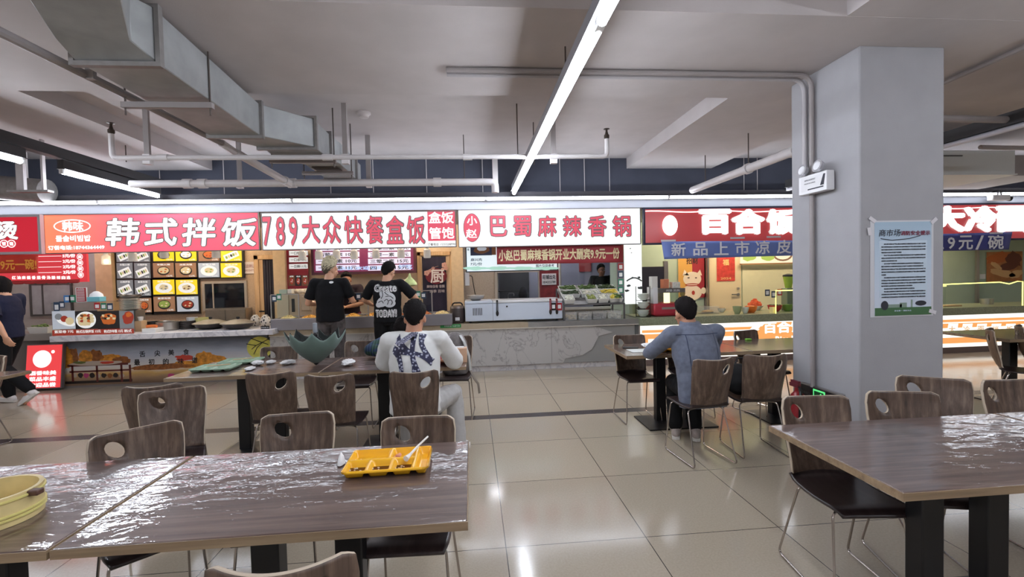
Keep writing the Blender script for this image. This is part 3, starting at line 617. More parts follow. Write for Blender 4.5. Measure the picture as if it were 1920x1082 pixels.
def chair(x, y, deg, label, group='bentwood food court chairs'):
    # deg 0: the sitter faces away from the camera (+y); 180: faces the camera
    if not CH: o = _ch0; o.location = (x, y, 0); o.rotation_euler.z = math.radians(deg); o['label'] = label; o['group'] = group
    else: o = dup(_ch0, (x, y, 0), math.radians(deg), label, group)
    CH.append(o); return o
chair(-.49, 1.35, 4, 'nearest chair, only its back top showing at the bottom of the photo')
chair(-1.42, 2.1, 222, 'chair turned askew behind the lower left table, front of its backrest showing')
chair(-2.17, 3.44, 11, 'chair backed by another askew chair at the near side of the tray table')
chair(-1.81, 2.88, 206, 'askew chair standing free between the lower left table and the tray table')
chair(-1.5, 3.72, 2, 'left one of two empty chairs at the near side of the middle table')
chair(-1.02, 3.56, -2, 'empty chair right beside the person in the white shirt')
chair(-.44, 3.56, 2, 'chair the person in the white printed shirt sits on')
chair(-.87, 2.16, 184, 'chair behind the nearest table, left of the yellow tray')
chair(-.28, 2.0, 178, 'chair behind the nearest table, just behind the yellow tray')
chair(1.66, 4.57, 180, 'empty chair at the left end of the far side of the denim jacket table')
chair(2.24, 4.62, 178, 'chair mostly hidden behind the person in the denim jacket')
chair(1.8, 3.56, 6, 'chair the person in the denim jacket sits on')
chair(2.31, 3.64, -5, 'chair with a black bag on its seat, to the right of the denim jacket')
chair(1.74, 2.02, 174, 'chair whose seat sticks out past the left end of the near right table')
chair(2.2, 2.03, 165, 'second chair behind the near right table, in front of the column')
chair(2.6, 2.32, 146, 'chair turned askew and tallest in view in front of the column face')
chair(3.04, 2.15, 175, 'chair behind the near right table at the right photo edge')
chair(5.45, 4.1, 220, 'distant chair right of the column, left one at the distant table')
chair(5.98, 4.25, 220, 'distant chair at the right photo edge, at the distant table')
chair(-1.93, 4.64, 190, 'chair on the far side of the tray table, left of the umbrella')
chair(-1.2, 4.85, 180, 'chair on the far side of the middle table, behind the umbrella')
chair(-.2, 4.98, 176, 'chair with a clear mesh bag behind the right end of the middle table')
chair(-.78, 4.92, 182, 'chair under the person in plaid, facing the white shirt')
chair(3.04, 4.6, 196, 'chair on the far side of the far table, just left of the column')
chair(-4.75, 4.72, 150, 'chair cut by the left photo edge below the walking person')
# ================================================================ food stalls: counters, menus, wall fittings
def R4(px0, py0, px1, py1, y):     # pixel rectangle on the plane y -> x0, x1, z0, z1
    a, b = AY(px0, (py0+py1)/2, y), AY(px1, (py0+py1)/2, y); c = (px0+px1)/2
    return a.x, b.x, AY(c, py1, y).z, AY(c, py0, y).z
def flat(mb, t0, px0, py0, px1, py1, y, mi=0, d=.003):   # printed rectangle on a plane, relative to t0
    x0, x1, z0, z1 = R4(px0, py0, px1, py1, y); mb.bb((x0-t0.x, y-t0.y, z0-t0.z), (x1-t0.x, y-t0.y+d, z1-t0.z), mi)
def wtxt(mb, t0, s, px, py, wpx, hpx, y, mi=0, bold=.02, slant=0):
    c = AY(px, py, y)-t0; k = (AY(px+50, py, y).x-AY(px-50, py, y).x)/100; mb.text(s, c, wpx*k if wpx else None, hpx*k, bold=bold, mi=mi, slant=slant)
def wdisc(mb, t0, px, py, rx, ry, y, mi=0, n=18, jit=0, rot=0):
    c = AY(px, py, y)-t0; k = (AY(px+50, py, y).x-AY(px-50, py, y).x)/100; mb.disc(c, rx*k, ry*k, n=n, mi=mi, jit=jit, rot=rot)
MARB = None
def marble(name, base, vein, rough=.25, sc=2.2, w=.04):
    k = NT(name); mp = k.mapped((sc, sc, sc*.8), rot=(0, .6, 0)); n = k.n('TexNoise', Scale=1.3, Detail=6, Roughness=.55, Distortion=1.2); k.l(mp, 'Vector', n, 'Vector')
    m1 = k.n('Math', _operation='SUBTRACT'); m1.inputs[1].default_value = .5; k.l(n, 'Fac', m1, 0); m2 = k.n('Math', _operation='ABSOLUTE'); k.l(m1, 0, m2, 0)
    r = k.ramp([(0, vein), (w, tuple(int(a*.75+b*.25) for a, b in zip(base, vein))), (w*3, base)]); k.l(m2, 0, r, 'Fac'); k.l(r, 'Color', k.b, 'Base Color'); k.b.inputs['Roughness'].default_value = rough; return k.m
MARB = marble('grey_marble_cladding', (186, 184, 182), (150, 147, 146), w=.01); MARBW = marble('white_marble_slab', (224, 221, 222), (190, 188, 194), .25, 3.5)
GRAN = mat('green_granite', (140, 146, 120), .3, noise=.25, nscale=70)
# food picture: a printed panel with a dish on it (all flat print)
FOODM = [glow('print_yellow', (246, 214, 40), .75), glow('print_slate', (132, 136, 140), .55), glow('print_wood', (168, 124, 92), .55), glow('print_white', (238, 238, 236), .75), glow('print_black_bowl', (42, 38, 38), .4), glow('print_orange_food', (208, 106, 44), .55),
         glow('print_green_food', (150, 170, 80), .55), glow('print_cream_food', (226, 206, 160), .6), glow('print_red_food', (170, 60, 44), .5), glow('print_brown_food', (110, 74, 50), .5), glow('print_pale_grey', (186, 192, 202), .65)]
def food_print(parent, t0, px0, py0, px1, py1, y, bg, dish, foods, shape='bowl', label=None, price=True, emit=True):
    m = MB(); flat(m, t0, px0, py0, px1, py1, y, bg); cx, cy, w_, h = (px0+px1)/2, (py0+py1)/2, px1-px0, py1-py0
    if shape == 'bowl':
        wdisc(m, t0, cx, cy+h*.05, w_*.3, h*.33, y-.001, dish, 22); wdisc(m, t0, cx, cy+h*.02, w_*.25, h*.25, y-.0016, foods[0], 18, .06)
    elif shape == 'plate':
        wdisc(m, t0, cx, cy+h*.05, w_*.4, h*.38, y-.001, dish, 24); wdisc(m, t0, cx, cy+h*.02, w_*.22, h*.2, y-.0016, foods[0], 14, .1)
    else:                          # long tray of rolls, tilted
        c = AY(cx, cy+h*.1, y-.001)-t0; k = y/F_PX; a = .4
        U = Vector((math.cos(a), 0, math.sin(a))); V = Vector((-math.sin(a), 0, math.cos(a)))
        m.add([c+U*(sx*w_*.33*k)+V*(sy*h*.22*k) for sx, sy in ((-1, -1), (1, -1), (1, 1), (-1, 1))], [(0, 1, 2, 3)], dish)
        for i in range(5): m.disc(c+U*((i-2)*w_*.11*k)+Vector((0, -.001, 0)), w_*.05*k, h*.11*k, n=10, mi=foods[i % len(foods)], jit=.1, rot=a)
    if shape != 'roll':
        for i in range(7):
            a = i*2.4; r = .13*(1 if i else 0); wdisc(m, t0, cx+w_*r*math.cos(a), cy+h*.02+h*r*math.sin(a), w_*.06, h*.055, y-.0022-.0002*i, foods[i % len(foods)], 8, .25)
    m.cur = 3
    wtxt(m, t0, random.choice(('石锅拌饭', '泡菜汤饭', '年糕火锅', '紫菜包饭')), cx, py0+h*.12, w_*.62, h*.13, y-.002, 3, .02)
    if price: wtxt(m, t0, random.choice(('15元', '12元', '18元', '10元')), cx+w_*.3, py1-h*.1, w_*.28, h*.12, y-.002, 3, .02)
    return m.obj('food_picture', FOODM, parent, label=label, smooth=0)

# ------------------------------------------------ bibimbap counter (orange sign)
YS = 6.95
a = AY(92, 630, YS); b = AY(511, 619.6, YS); ZK = AY(300, 624.6, YS).z; ZKb = AY(300, 635, YS).z
KC = thing('serving_counter', 'bibimbap counter with white marble slab and autumn landscape front', 'counter', ((a.x+b.x)/2, 7.3, 0)); hx = (b.x-a.x)/2
MB().bb((-hx, YS-7.3, ZKb), (hx, .45, ZK)).obj('marble_slab', MARBW, KC, bev=.006)
ml = AY(112, 680, 7.3).x-KC.location.x; mr_ = AY(503, 680, 7.3).x-KC.location.x
MB().bb((ml-.12, .005, 0), (mr_, .4, ZKb)).obj('counter_body', mat('counter_grey', (120, 112, 108), .6), KC)
m = MB(); m.rings([[Vector((ml-.085, -.05, 0)), Vector((ml-.004, -.05, 0)), Vector((ml-.004, .004, 0)), Vector((ml-.085, .004, 0))], [Vector((ml-.1, -.02, ZKb-.002)), Vector((ml-.004, -.02, ZKb-.002)), Vector((ml-.004, .004, ZKb-.002)), Vector((ml-.1, .004, ZKb-.002))]]); m.obj('end_post', mat('counter_grey'), KC)
# printed landscape
k = NT('landscape_print'); mp = k.mapped((1, 1, 1)); sx = k.n('SeparateXYZ'); k.l(mp, 'Vector', sx, 0); ns = k.n('TexNoise', Scale=4, Detail=4); m3 = k.mapped((.6, 1, 2.5)); k.l(m3, 'Vector', ns, 'Vector')
ad = k.n('Math', _operation='MULTIPLY_ADD'); ad.inputs[1].default_value = .16; k.l(ns, 'Fac', ad, 0); k.l(sx, 'Z', ad, 2)
rp = k.ramp([(.08, (98, 74, 58)), (.2, (150, 120, 92)), (.27, (196, 156, 92)), (.36, (206, 200, 192)), (.55, (166, 172, 186)), (.7, (104, 112, 126)), (.84, (62, 60, 66))]); k.l(ad, 0, rp, 'Fac'); k.l(rp, 'Color', k.b, 'Base Color'); k.b.inputs['Roughness'].default_value = .35
MURAL = [k.m, mat('print_autumn', (196, 130, 44), .4, noise=.45, nscale=18), mat('print_autumn_dark', (140, 84, 40), .4, noise=.4, nscale=20), mat('print_maroon', (92, 36, 32), .4), mat('print_dark', (36, 26, 24), .4), mat('print_red', (186, 62, 46), .4), mat('print_moon', (206, 200, 92), .4, noise=.2, nscale=9), mat('print_ink', (30, 28, 30), .4), mat('print_cloth', (176, 160, 144), .4), mat('print_leaf', (90, 100, 50), .4), mat('print_pink', (176, 60, 110), .4)]
m = MB(); L0 = KC.location.copy(); yM = 7.3
m.bb((ml, -.002, .03), (mr_, .004, ZKb-.005), 0)
for px, py, rx, ry, mi in ((122, 672, 14, 22, 1), (135, 668, 12, 17, 2), (160, 668, 14, 14, 1), (178, 667, 16, 12, 2), (205, 672, 22, 9, 1), (228, 676, 16, 8, 2), (112, 690, 8, 16, 1), (385, 672, 20, 14, 1), (405, 675, 20, 9, 1), (368, 683, 60, 7, 1), (420, 680, 16, 6, 2), (300, 688, 60, 6, 2)): wdisc(m, L0, px, py, rx, ry, yM-.0030-.0002*(px % 7), mi, 26, .16)
flat(m, L0, 126, 682, 240, 686, yM-.005, 3, .002); wdisc(m, L0, 182, 681, 50, 4.5, yM-.0052, 8, 20, .1); wdisc(m, L0, 150, 680, 12, 3, yM-.0055, 9, 14, .2); wdisc(m, L0, 200, 680, 14, 2.6, yM-.0055, 5, 14, .2)
for px in (134, 180, 226, 242): flat(m, L0, px, 684, px+4, 716, yM-.005, 3, .002)
flat(m, L0, 130, 694, 242, 697, yM-.005, 3, .002); flat(m, L0, 122, 713, 248, 718, yM-.0045, 4, .002)
for i in range(9): wdisc(m, L0, 140+i*11, 704, 5, 5, yM-.0048, (8, 4, 10, 4, 8, 4, 2, 4, 8)[i], 9, .2)
wdisc(m, L0, 346, 671, 17, 6, yM-.0053, 5, 18, .2); wdisc(m, L0, 352, 669, 10, 3, yM-.0056, 5, 12, .2)
wdisc(m, L0, 487, 652, 24, 22, yM-.005, 6, 30)
for q in (((503, 636), (480, 648), (462, 645)), ((503, 646), (485, 640), (470, 634)), ((480, 648), (472, 655)), ((492, 642), (482, 652), (476, 664))): m.tube([AY(x, y, yM-.006)-L0 for x, y in q], .006, 5, mi=7)
for s, px, py in (('舌', 267, 664), ('尖', 295, 662.5), ('美', 321, 661), ('食', 349, 660)): wtxt(m, L0, s, px, py, 11, 12, yM-.006, 7, .02)
for s, px, py in (('最', 257, 679.5), ('初', 284, 678.5), ('的', 311, 678), ('味', 339, 677.5), ('道', 365, 675.5)): wtxt(m, L0, s, px, py, 11, 12, yM-.007, 7, .02)
for px, py in ((322, 705), (362, 708), (401, 707), (430, 706)): wdisc(m, L0, px, py, 6, 6 if px == 322 else 3, yM-.005, 10, 10, .3)
m.obj('landscape_print', MURAL, KC, smooth=0)

# leaning red lit floor sign
t = thing('floor_sign', 'small red lit floor sign with white disc beside the walking person', 'sign', (AZ(78, 727, 0).x, 7.16, 0)); RX = Matrix.Rotation(-.12, 4, 'X')
x0 = AY(40, 700, 7.12).x-t.location.x; x1 = AY(106, 700, 7.12).x-t.location.x; zt = AY(75, 648, 7.16).z
o1 = MB().bb((x0-.015, .0, .03), (x1+.015, .05, zt+.015)).obj('frame', mat('sign_frame'), t); p1 = MB().bb((x0, -.008, .045), (x1, .0, zt)).obj('panel', glow('floor_sign_red', (232, 66, 70), .95), t)
m = MB(); cx = (x0+x1)/2; m.disc((cx-.02, -.012, zt-.2), .125, .125, n=30); m.disc((cx+.12, -.012, zt-.1), .024, .024, n=14)
for i, s in enumerate(('酒香味美', '菜品丰盛', '欢迎品尝')): m.text(s, (cx+.0, -.012, zt-.40-i*.085), .36, .065, bold=.03)
m.obj('lettering', LET_W, p1)
for o in (o1, p1): o.matrix_local = RX

# acrylic display guard with four dish photos
yG = 7.0; x0, x1, z0, z1 = R4(97, 566, 252, 628, yG)
t = thing('display_guard', 'clear counter guard with four dish photos and a red price strip', 'display', ((x0+x1)/2, yG, ZK)); L0 = t.location.copy(); hw = (x1-x0)/2; hz = z1-ZK
GLASS = mat('clear_acrylic', (235, 240, 240), .03, trans=1.0, spec=.5)
def glass_mat():
    k = NT('thin_clear_glass'); nt = k.t; tr = k.n('BsdfTransparent'); gl = k.n('BsdfGlossy'); gl.inputs['Roughness'].default_value = .02; fr0 = k.n('Fresnel'); fr0.inputs['IOR'].default_value = 1.45; ge = k.n('NewGeometry'); fr = k.n('Math', _operation='MULTIPLY'); inv = k.n('Math', _operation='SUBTRACT'); inv.inputs[0].default_value = 1; k.l(ge, 'Backfacing', inv, 1); k.l(fr0, 0, fr, 0); k.l(inv, 0, fr, 1)
    mx = k.n('MixShader'); tr.inputs[0].default_value = (.93, .96, .95, 1); k.l(fr, 0, mx, 0); k.l(tr, 0, mx, 1); k.l(gl, 0, mx, 2); out = nt.nodes['Material Output']; k.l(mx, 0, out, 0); nt.nodes.remove(k.b); return k.m
GL = glass_mat()
MB().bb((-hw, 0, 0), (hw, .005, hz)).obj('glass_panel', GL, t); MB().bb((-hw, .005, hz-.005), (hw, .28, hz)).obj('top_shelf', GL, t)
m = MB(); flat(m, L0, 98, 617, 251, 627.5, yG-.004, 8)
wtxt(m, L0, '紫菜卷 7元', 120, 622, 36, 6, yG-.006, 3); wtxt(m, L0, '韩式石锅拌饭 15元', 166, 621.5, 46, 6.5, yG-.006, 3); wtxt(m, L0, '韩式炒年糕 15元', 213, 621, 36, 6.5, yG-.006, 3); wtxt(m, L0, '韩式', 240, 620.5, 14, 6.5, yG-.006, 3)
m.obj('price_strip', FOODM, t, smooth=0)
def dish(px0, px1, bg, fn):
    m = MB(); flat(m, L0, px0, 583, px1, 617, yG-.004, bg); fn(m, (px0+px1)/2); m.obj('food_picture', FOODM, t, smooth=0)
dish(98, 141, 10, lambda m, c: (wdisc(m, L0, c+4, 604, 18, 7, yG-.006, 3, 20, 0, -.35), wdisc(m, L0, c-10, 594, 7, 6.5, yG-.007, 1), wdisc(m, L0, c+1, 598, 7, 6.5, yG-.0075, 8), wdisc(m, L0, c+11, 602, 8, 7.5, yG-.008, 7)))
dish(141, 183, 4, lambda m, c: (wdisc(m, L0, c-1, 600, 19, 17, yG-.006, 3, 26), wdisc(m, L0, c-3, 600, 14, 13, yG-.0065, 7, 20, .1), [wdisc(m, L0, c-8+6*(i % 4), 592+5*(i//4), 4, 3, yG-.007-.0001*i, (9, 5, 8, 7, 5, 7, 9, 7, 8, 7, 5, 7)[i], 8, .3) for i in range(12)]))
dish(183, 224, 4, lambda m, c: (wdisc(m, L0, c, 598, 15, 12, yG-.006, 5, 20, .12), [wdisc(m, L0, c-10+5*(i % 5), 592+5*(i//5), 3.5, 2.5, yG-.007-.0001*i, (7, 5, 4, 7, 5, 9, 4, 7, 5, 7)[i], 8, .3) for i in range(10)]))
dish(224, 251, 1, lambda m, c: (wdisc(m, L0, c+3, 596, 11, 13, yG-.006, 8, 18, .15), wdisc(m, L0, c+4, 590, 6, 5, yG-.007, 5, 12, .2)))
CARD = [mat('card_blue', (40, 66, 90), .5), mat('card_white', (232, 234, 234), .5), mat('card_green', (50, 130, 100), .5), mat('card_red', (170, 40, 46), .5)]
for i, (px, py, mi, w_, h) in enumerate(((106, 575, 0, 11, 17), (116, 571, 0, 10, 12), (182, 573.5, 3, 11, 12), (194, 574, 2, 11, 12), (206, 575, 0, 11, 13))):
    m = MB(); flat(m, L0, px-w_/2, py-h/2, px+w_/2, py+h/2, yG-.004, 0, .002); flat(m, L0, px-w_*.32, py-h*.2, px+w_*.32, py+h*.34, yG-.0052, 1, .001); m.obj('payment_card', [CARD[mi], CARD[1]], t)
def on(px, py, z): return AZ(px, py, z)
# things on the guard's shelf
zs = ZK+hz
def small_box(name, label, cat, px0, px1, pyb, pyt, y, z, d, m_, bev=.004, group=None, parts=None):
    a = AY(px0, pyb, y); b_ = AY(px1, pyb, y); h = AY(px0, pyt, y).z-AY(px0, pyb, y).z
    t_ = MB().bb((-(b_.x-a.x)/2, 0, 0), ((b_.x-a.x)/2, d, h))
    return solo(name, t_, m_, label, cat, ((a.x+b_.x)/2, y, z), 0, group, bev=bev), (b_.x-a.x), h
m = MB(); x0, x1, z0, z1 = R4(142, 539, 163, 566, 7.1); W, H = x1-x0, z1-z0; t = thing('price_card', 'small red price card standing on the clear guard', 'card', ((x0+x1)/2, 7.1, zs)); MB().bb((-W/2, 0, 0), (W/2, .01, H)).obj('holder', CARD[1], t)
m.bb((-W*.43, -.002, H*.03), (W*.43, 0, H*.97))
m.cur = 1
for i in range(9): m.bb((-W*.38, -.003, H*(.1+i*.095)), (W*.3, -.002, H*(.1+i*.095)+.008))
m.text('价目表', (0, -.004, H*.93), W*.5, H*.05); m.obj('printed_face', [CARD[3], CARD[1]], t)
o, W, H = small_box('tissue_box', 'teal and white tissue box on the clear guard', 'tissue box', 163, 187, 566, 557, 7.05, zs, .12, [mat('box_teal', (120, 190, 200), .5)])
m = MB(); m.rings([[Vector((r*math.cos(a*PI/6)*(1+.2*math.sin(a*2)), .06+r*.6*math.sin(a*PI/6), z)) for a in range(12)] for r, z in ((.08, H), (.07, H+.04), (.03, H+.075), (.01, H+.08))]); m.obj('tissue', mat('tissue_white', (236, 236, 236), .8), o)
for i, (px, mi, lab) in enumerate(((126, 0, 'blue payment card leaning on the clear guard'), (136, 2, 'green payment card beside the red price card'))):
    p = AY(px, 566, 7.12); m = MB().bb((-.045, 0, 0), (.045, .004, .1)); m.cur = 1; m.bb((-.025, -.002, .025), (.025, 0, .075)); o = solo('payment_card', m, [mat('card_azure', (70, 130, 190), .5) if mi == 0 else CARD[2], CARD[1]], lab, 'card', (p.x, 7.12, zs))
PORC = mat('white_porcelain', (228, 226, 220), .2); DSTONE = mat('dark_stoneware', (48, 42, 40), .4, noise=.2, nscale=30); STEELM = mat('pot_steel', (180, 174, 166), .28, metal=.85)
p = AY(232, 583, 7.3); zR = p.z
for i in range(8):
    solo('plate', MB().lathe([(.06, 0), (.07, .002), (.13, .018), (.132, .021), (.07, .006), (.01, .006)], n=22), PORC, 'white plate in the stack behind the clear guard', 'plate', (p.x, 7.45, zR+.002+.0215*i), 0, 'white plates stacked behind the guard')
solo('plate_rack', MB().bb((-.13, -.1, 0), (.13, .1, zR-ZK)), STEELM, 'steel box carrying the white plates behind the clear guard', 'box', (p.x, 7.45, ZK))
m = MB(); m.lathe([(.07, 0), (.13, .03), (.14, .06), (.135, .06), (.12, .03), (.01, .012)], n=24); t = thing('wok', 'steel wok with two loop handles on the white plates', 'wok', (p.x, 7.45, zR+.0215*8+.004)); m.obj('pan', STEELM, t)
for s in (-1, 1): MB().tube([(s*.135, -.04, .055), (s*.17, -.03, .075), (s*.17, .03, .075), (s*.135, .04, .055)], .006, 6).obj('handle', BLACK, t)
p = on(259, 622, ZK); o, W, H = small_box('wooden_box', 'light wooden box with a white cup at the end of the clear guard', 'box', 253, 266, 623, 603, p.y, ZK, .12, wood_pale)
m = MB().lathe([(.03, 0), (.04, .06), (.037, .06), (.028, .005), (.003, .005)], n=16); solo('cup', m, PORC, 'white cup on the light wooden box', 'cup', (o.location.x-.0, p.y+.06, ZK+H))
p = on(277, 624, ZK); o, W, H = small_box('cutting_board', 'white cutting board on the bibimbap counter', 'board', 266, 292, 623, 615, p.y, ZK, .2, PORC); solo('orange_towel', MB().tube([(-.07, 0, .022), (0, .01, .026), (.07, 0, .022)], .022, 10), mat('orange_cloth', (214, 110, 50), .8), 'rolled orange cloth on the white cutting board', 'towel', (o.location.x-.01, p.y+.08, ZK+H))
def pot(label, px, pyb, w_px, h_px, m_, cat='pot', name='cooking_pot', group=None, z=None, n=24, sx=1):
    z = ZK if z is None else z; p = on(px, pyb, z); k = p.y/F_PX; r = w_px*k/2; h = h_px*k
    return solo(name, MB().lathe([(r*.9, 0), (r, h*.15), (r, h), (r*.95, h), (r*.94, h*.12), (r*.02, h*.1)], n=n, sx=sx), m_, label, cat, (p.x, p.y+r, z), 0, group)
pot('wide shallow steel pan right of the white cutting board', 303, 621, 36, 15, STEELM)
p = on(344, 618, ZK)
for i in range(5): solo('stone_tray', MB().lathe([(.1, 0), (.112, .006), (.115, .025), (.105, .025), (.1, .02), (.003, .02)], n=24), DSTONE, 'black stone tray in the stack left of the two lidded pans', 'tray', (p.x, p.y+.12, ZK+i*.0251), 0, 'black stone trays stacked on the counter')
for i, (px, lab) in enumerate(((381, 'dark lidded stone pan, left of two'), (434, 'dark lidded stone pan, right of two'))):
    p = on(px, 619, ZK); t = thing('stone_pan', lab+' on the bibimbap counter', 'pan', (p.x, p.y+.2, ZK)); k = .2
    MB().lathe([(.12, 0), (.19, .03), (.215, .075), (.205, .08), (.01, .08)], n=26).obj('pan', DSTONE, t); MB().lathe([(.235, .08), (.24, .09), (.12, .13), (.03, .145), (.002, .145)], n=26).obj('lid', mat('lid_grey', (128, 120, 106), .4, noise=.15, nscale=12), t); MB().lathe([(.015, .14), (.024, .165), (.02, .18), (.002, .182)], n=12).obj('knob', BLACK, t)
solo('spoon', MB().tube([(0, 0, .04), (-.03, .02, .12)], .008, 6).ball((.005, 0, .03), (.03, .02, .012), 10, 6), PORC, 'white ladle lying between the two lidded stone pans', 'spoon', (on(408, 612, ZK).x, on(408, 612, ZK).y+.02, ZK-.012))
for px, py, w_, h, m_, lab in ((352, 606, 18, 13, PORC, 'white tub behind the stacked stone trays'), (370, 606, 17, 19, mat('bin_white', (216, 216, 212), .4), 'taller white bin behind the left stone pan'), (389, 606, 22, 18, mat('pot_yellow', (206, 200, 130), .35), 'pale yellow pot behind the stone pans'), (272, 612, 22, 16, BLACK, 'black holder behind the white cutting board'), (298, 610, 20, 14, BLACK, 'black canister behind the wide steel pan'), (322, 611, 24, 14, STEELM, 'steel basin behind the stacked stone trays')):
    p = AY(px, py, 7.68); k = 7.68/F_PX; solo('tub', MB().lathe([(w_*k*.42, 0), (w_*k*.5, h*k), (w_*k*.47, h*k), (w_*k*.4, .01), (.004, .01)], n=20), m_, lab, 'tub', (p.x, 7.55, ZK))
JAR = NT('patterned_jar'); v = JAR.n('TexVoronoi', Scale=26); JAR.l(JAR.tc, 'Object', v, 'Vector'); r = JAR.ramp([(.3, (40, 34, 32)), (.42, (214, 206, 194))]); JAR.l(v, 'Distance', r, 'Fac'); JAR.l(r, 'Color', JAR.b, 'Base Color')
for px, lab in ((475, 'left black and white patterned jar at the slab end'), (494, 'right black and white patterned jar at the slab end')):
    p = on(px, 612, ZK); solo('jar', MB().lathe([(.05, 0), (.075, .03), (.08, .08), (.06, .14), (.035, .16), (.03, .175), (.003, .175)], n=20), JAR.m, lab, 'jar', (p.x, p.y+.08, ZK))
p = on(497, 617, ZK); m = MB().bb((-.06, 0, 0), (.06, .01, .045)); m.cur = 1; m.text('打包盒1元', (0, -.002, .022), .1, .018); solo('name_card', m, [BLACK, CARD[1]], 'little dark card at the right end of the marble slab', 'card', (p.x, p.y, ZK))
# menu light box with dish pictures
yW = YB-.08; x0, x1, z0, z1 = R4(214, 458, 457, 588, yW)
t = thing('menu_board', 'wall of lit dish photos in black frames behind the bibimbap counter', 'menu board', ((x0+x1)/2, yW, z0)); L0 = t.location.copy(); m = MB()
flat(m, L0, 214, 458, 284, 557, yW+.01, 0, .04); flat(m, L0, 252, 555, 288, 590, yW+.01, 0, .04); flat(m, L0, 283, 458, 457, 523, yW+.01, 0, .04); flat(m, L0, 283, 521, 374, 589, yW+.01, 0, .04); m.obj('black_frame', BLACK, t)
for r_, (ya, yb2) in enumerate(((464, 491), (493, 522), (525, 555))):
    for xa_ in (218, 251): food_print(t, L0, xa_+r_*.8, ya, xa_+30+r_*.8, yb2, yW, 1, 3, (6, 7, 4), 'roll')
food_print(t, L0, 257, 559, 284, 586, yW, 2, 4, (5, 8))
for xa_, st in ((287, (0, 4, (1, 10), 'bowl')), (329, (0, 4, (3, 7), 'bowl')), (372, (2, 4, (5, 8), 'bowl')), (414, (0, 3, (6, 7, 4), 'roll'))): food_print(t, L0, xa_, 464, xa_+39, 489.5, yW, st[0], st[1], st[2], st[3])
for xa_, st in ((287, (2, 4, (7, 5), 'bowl')), (329, (2, 4, (7, 3), 'bowl')), (372, (10, 3, (7, 6), 'plate')), (414, (0, 3, (7, 6), 'plate'))): food_print(t, L0, xa_, 493, xa_+39, 520, yW, st[0], st[1], st[2], st[3])
for xa_, st in ((287, (0, 3, (7, 1), 'plate')), (330, (0, 3, (7, 9), 'plate'))): food_print(t, L0, xa_, 524.5, xa_+40, 552, yW, st[0], st[1], st[2], st[3])
for xa_, st in ((288, (2, 4, (6, 7), 'bowl')), (332, (10, 4, (8, 7), 'bowl'))): food_print(t, L0, xa_, 556, xa_+40, 584, yW, st[0], st[1], st[2], st[3])
# dark pass window with frame, steel doors below
def window(n, px0, py0, px1, py1, fr, gm, fm, mull=(), deep=.0, y=YB-.05):
    x0, x1, z0, z1 = R4(px0, py0, px1, py1, y); t_ = bpy.data.objects.new('window_%d' % n, None); COL.objects.link(t_); t_.location = ((x0+x1)/2, y, z0); t_['kind'] = 'structure'; W, H = (x1-x0)/2, z1-z0; m = MB()
    for A, B in (((-W, 0), (W, fr)), ((-W, H-fr), (W, H)), ((-W, fr), (-W+fr, H-fr)), ((W-fr, fr), (W, H-fr))): m.bb((A[0], 0, A[1]), (B[0], .04, B[1]))
    for f in mull: m.bb((-W+2*W*f-.012, .005, fr), (-W+2*W*f+.012, .035, H-fr))
    m.obj('window_frame', fm, t_)
    MB().bb((-W+fr, .015, fr), (W-fr, .022, H-fr)).obj('pane', gm, t_); return t_
ALU = mat('aluminium_frame', (186, 176, 164), .4, metal=.5); DKGL = mat('dark_window_glass', (20, 22, 30), .06)
window(1, 379, 527, 463, 582, .045, DKGL, ALU, (.24,)); window(2, 55, 530, 135, 592, .03, mat('dull_window_glass', (140, 138, 138), .3, noise=.15, nscale=6), mat('dark_frame', (60, 56, 54), .5), (.3,))
x0, x1, z0, z1 = R4(384, 579, 460, 601, YB-.3); t = thing('steel_cabinet', 'low steel cabinet with two doors under the dark pass window', 'cabinet', ((x0+x1)/2, YB-.28, 0)); W = (x1-x0)/2
MB().bb((-W, 0, 0), (W, .25, z1)).obj('body', STEELM, t)
for s in (-1, 1): MB().bb((s*W*.5-W*.48, -.015, z0-.2), (s*W*.5+W*.48, 0, z1-.02)).obj('door', mat('door_steel', (140, 134, 126), .35, metal=.6, noise=.06, nscale=20), t)
def notice(name, label, px0, py0, px1, py1, y, bgm, lines, inkm, cat='notice', frame=None):
    x0, x1, z0, z1 = R4(px0, py0, px1, py1, y); t_ = thing(name, label, cat, ((x0+x1)/2, y, z0)); L = t_.location.copy(); m = MB(); flat(m, L, px0, py0, px1, py1, y, 0, .004); m.obj('sheet', bgm, t_); m = MB()
    for s, px, py, w_, h, b_ in lines: wtxt(m, L, s, px, py, w_, h, y-.002, 0, b_)
    if m.v: m.obj('lettering', inkm, t_)
    return t_
INKR = mat('faded_ink', (150, 108, 108), .7); INKD = mat('ink_dark')
notice('paper_notice', 'white paper notice reading 旺店转让 beside the open stall door', 455, 491, 479, 513, YB-.04, mat('paper_white', (216, 206, 204), .7), [('旺店转让', 467, 499, 21, 7, .02), ('13843304777', 467, 507, 20, 4, .01)], INKR)
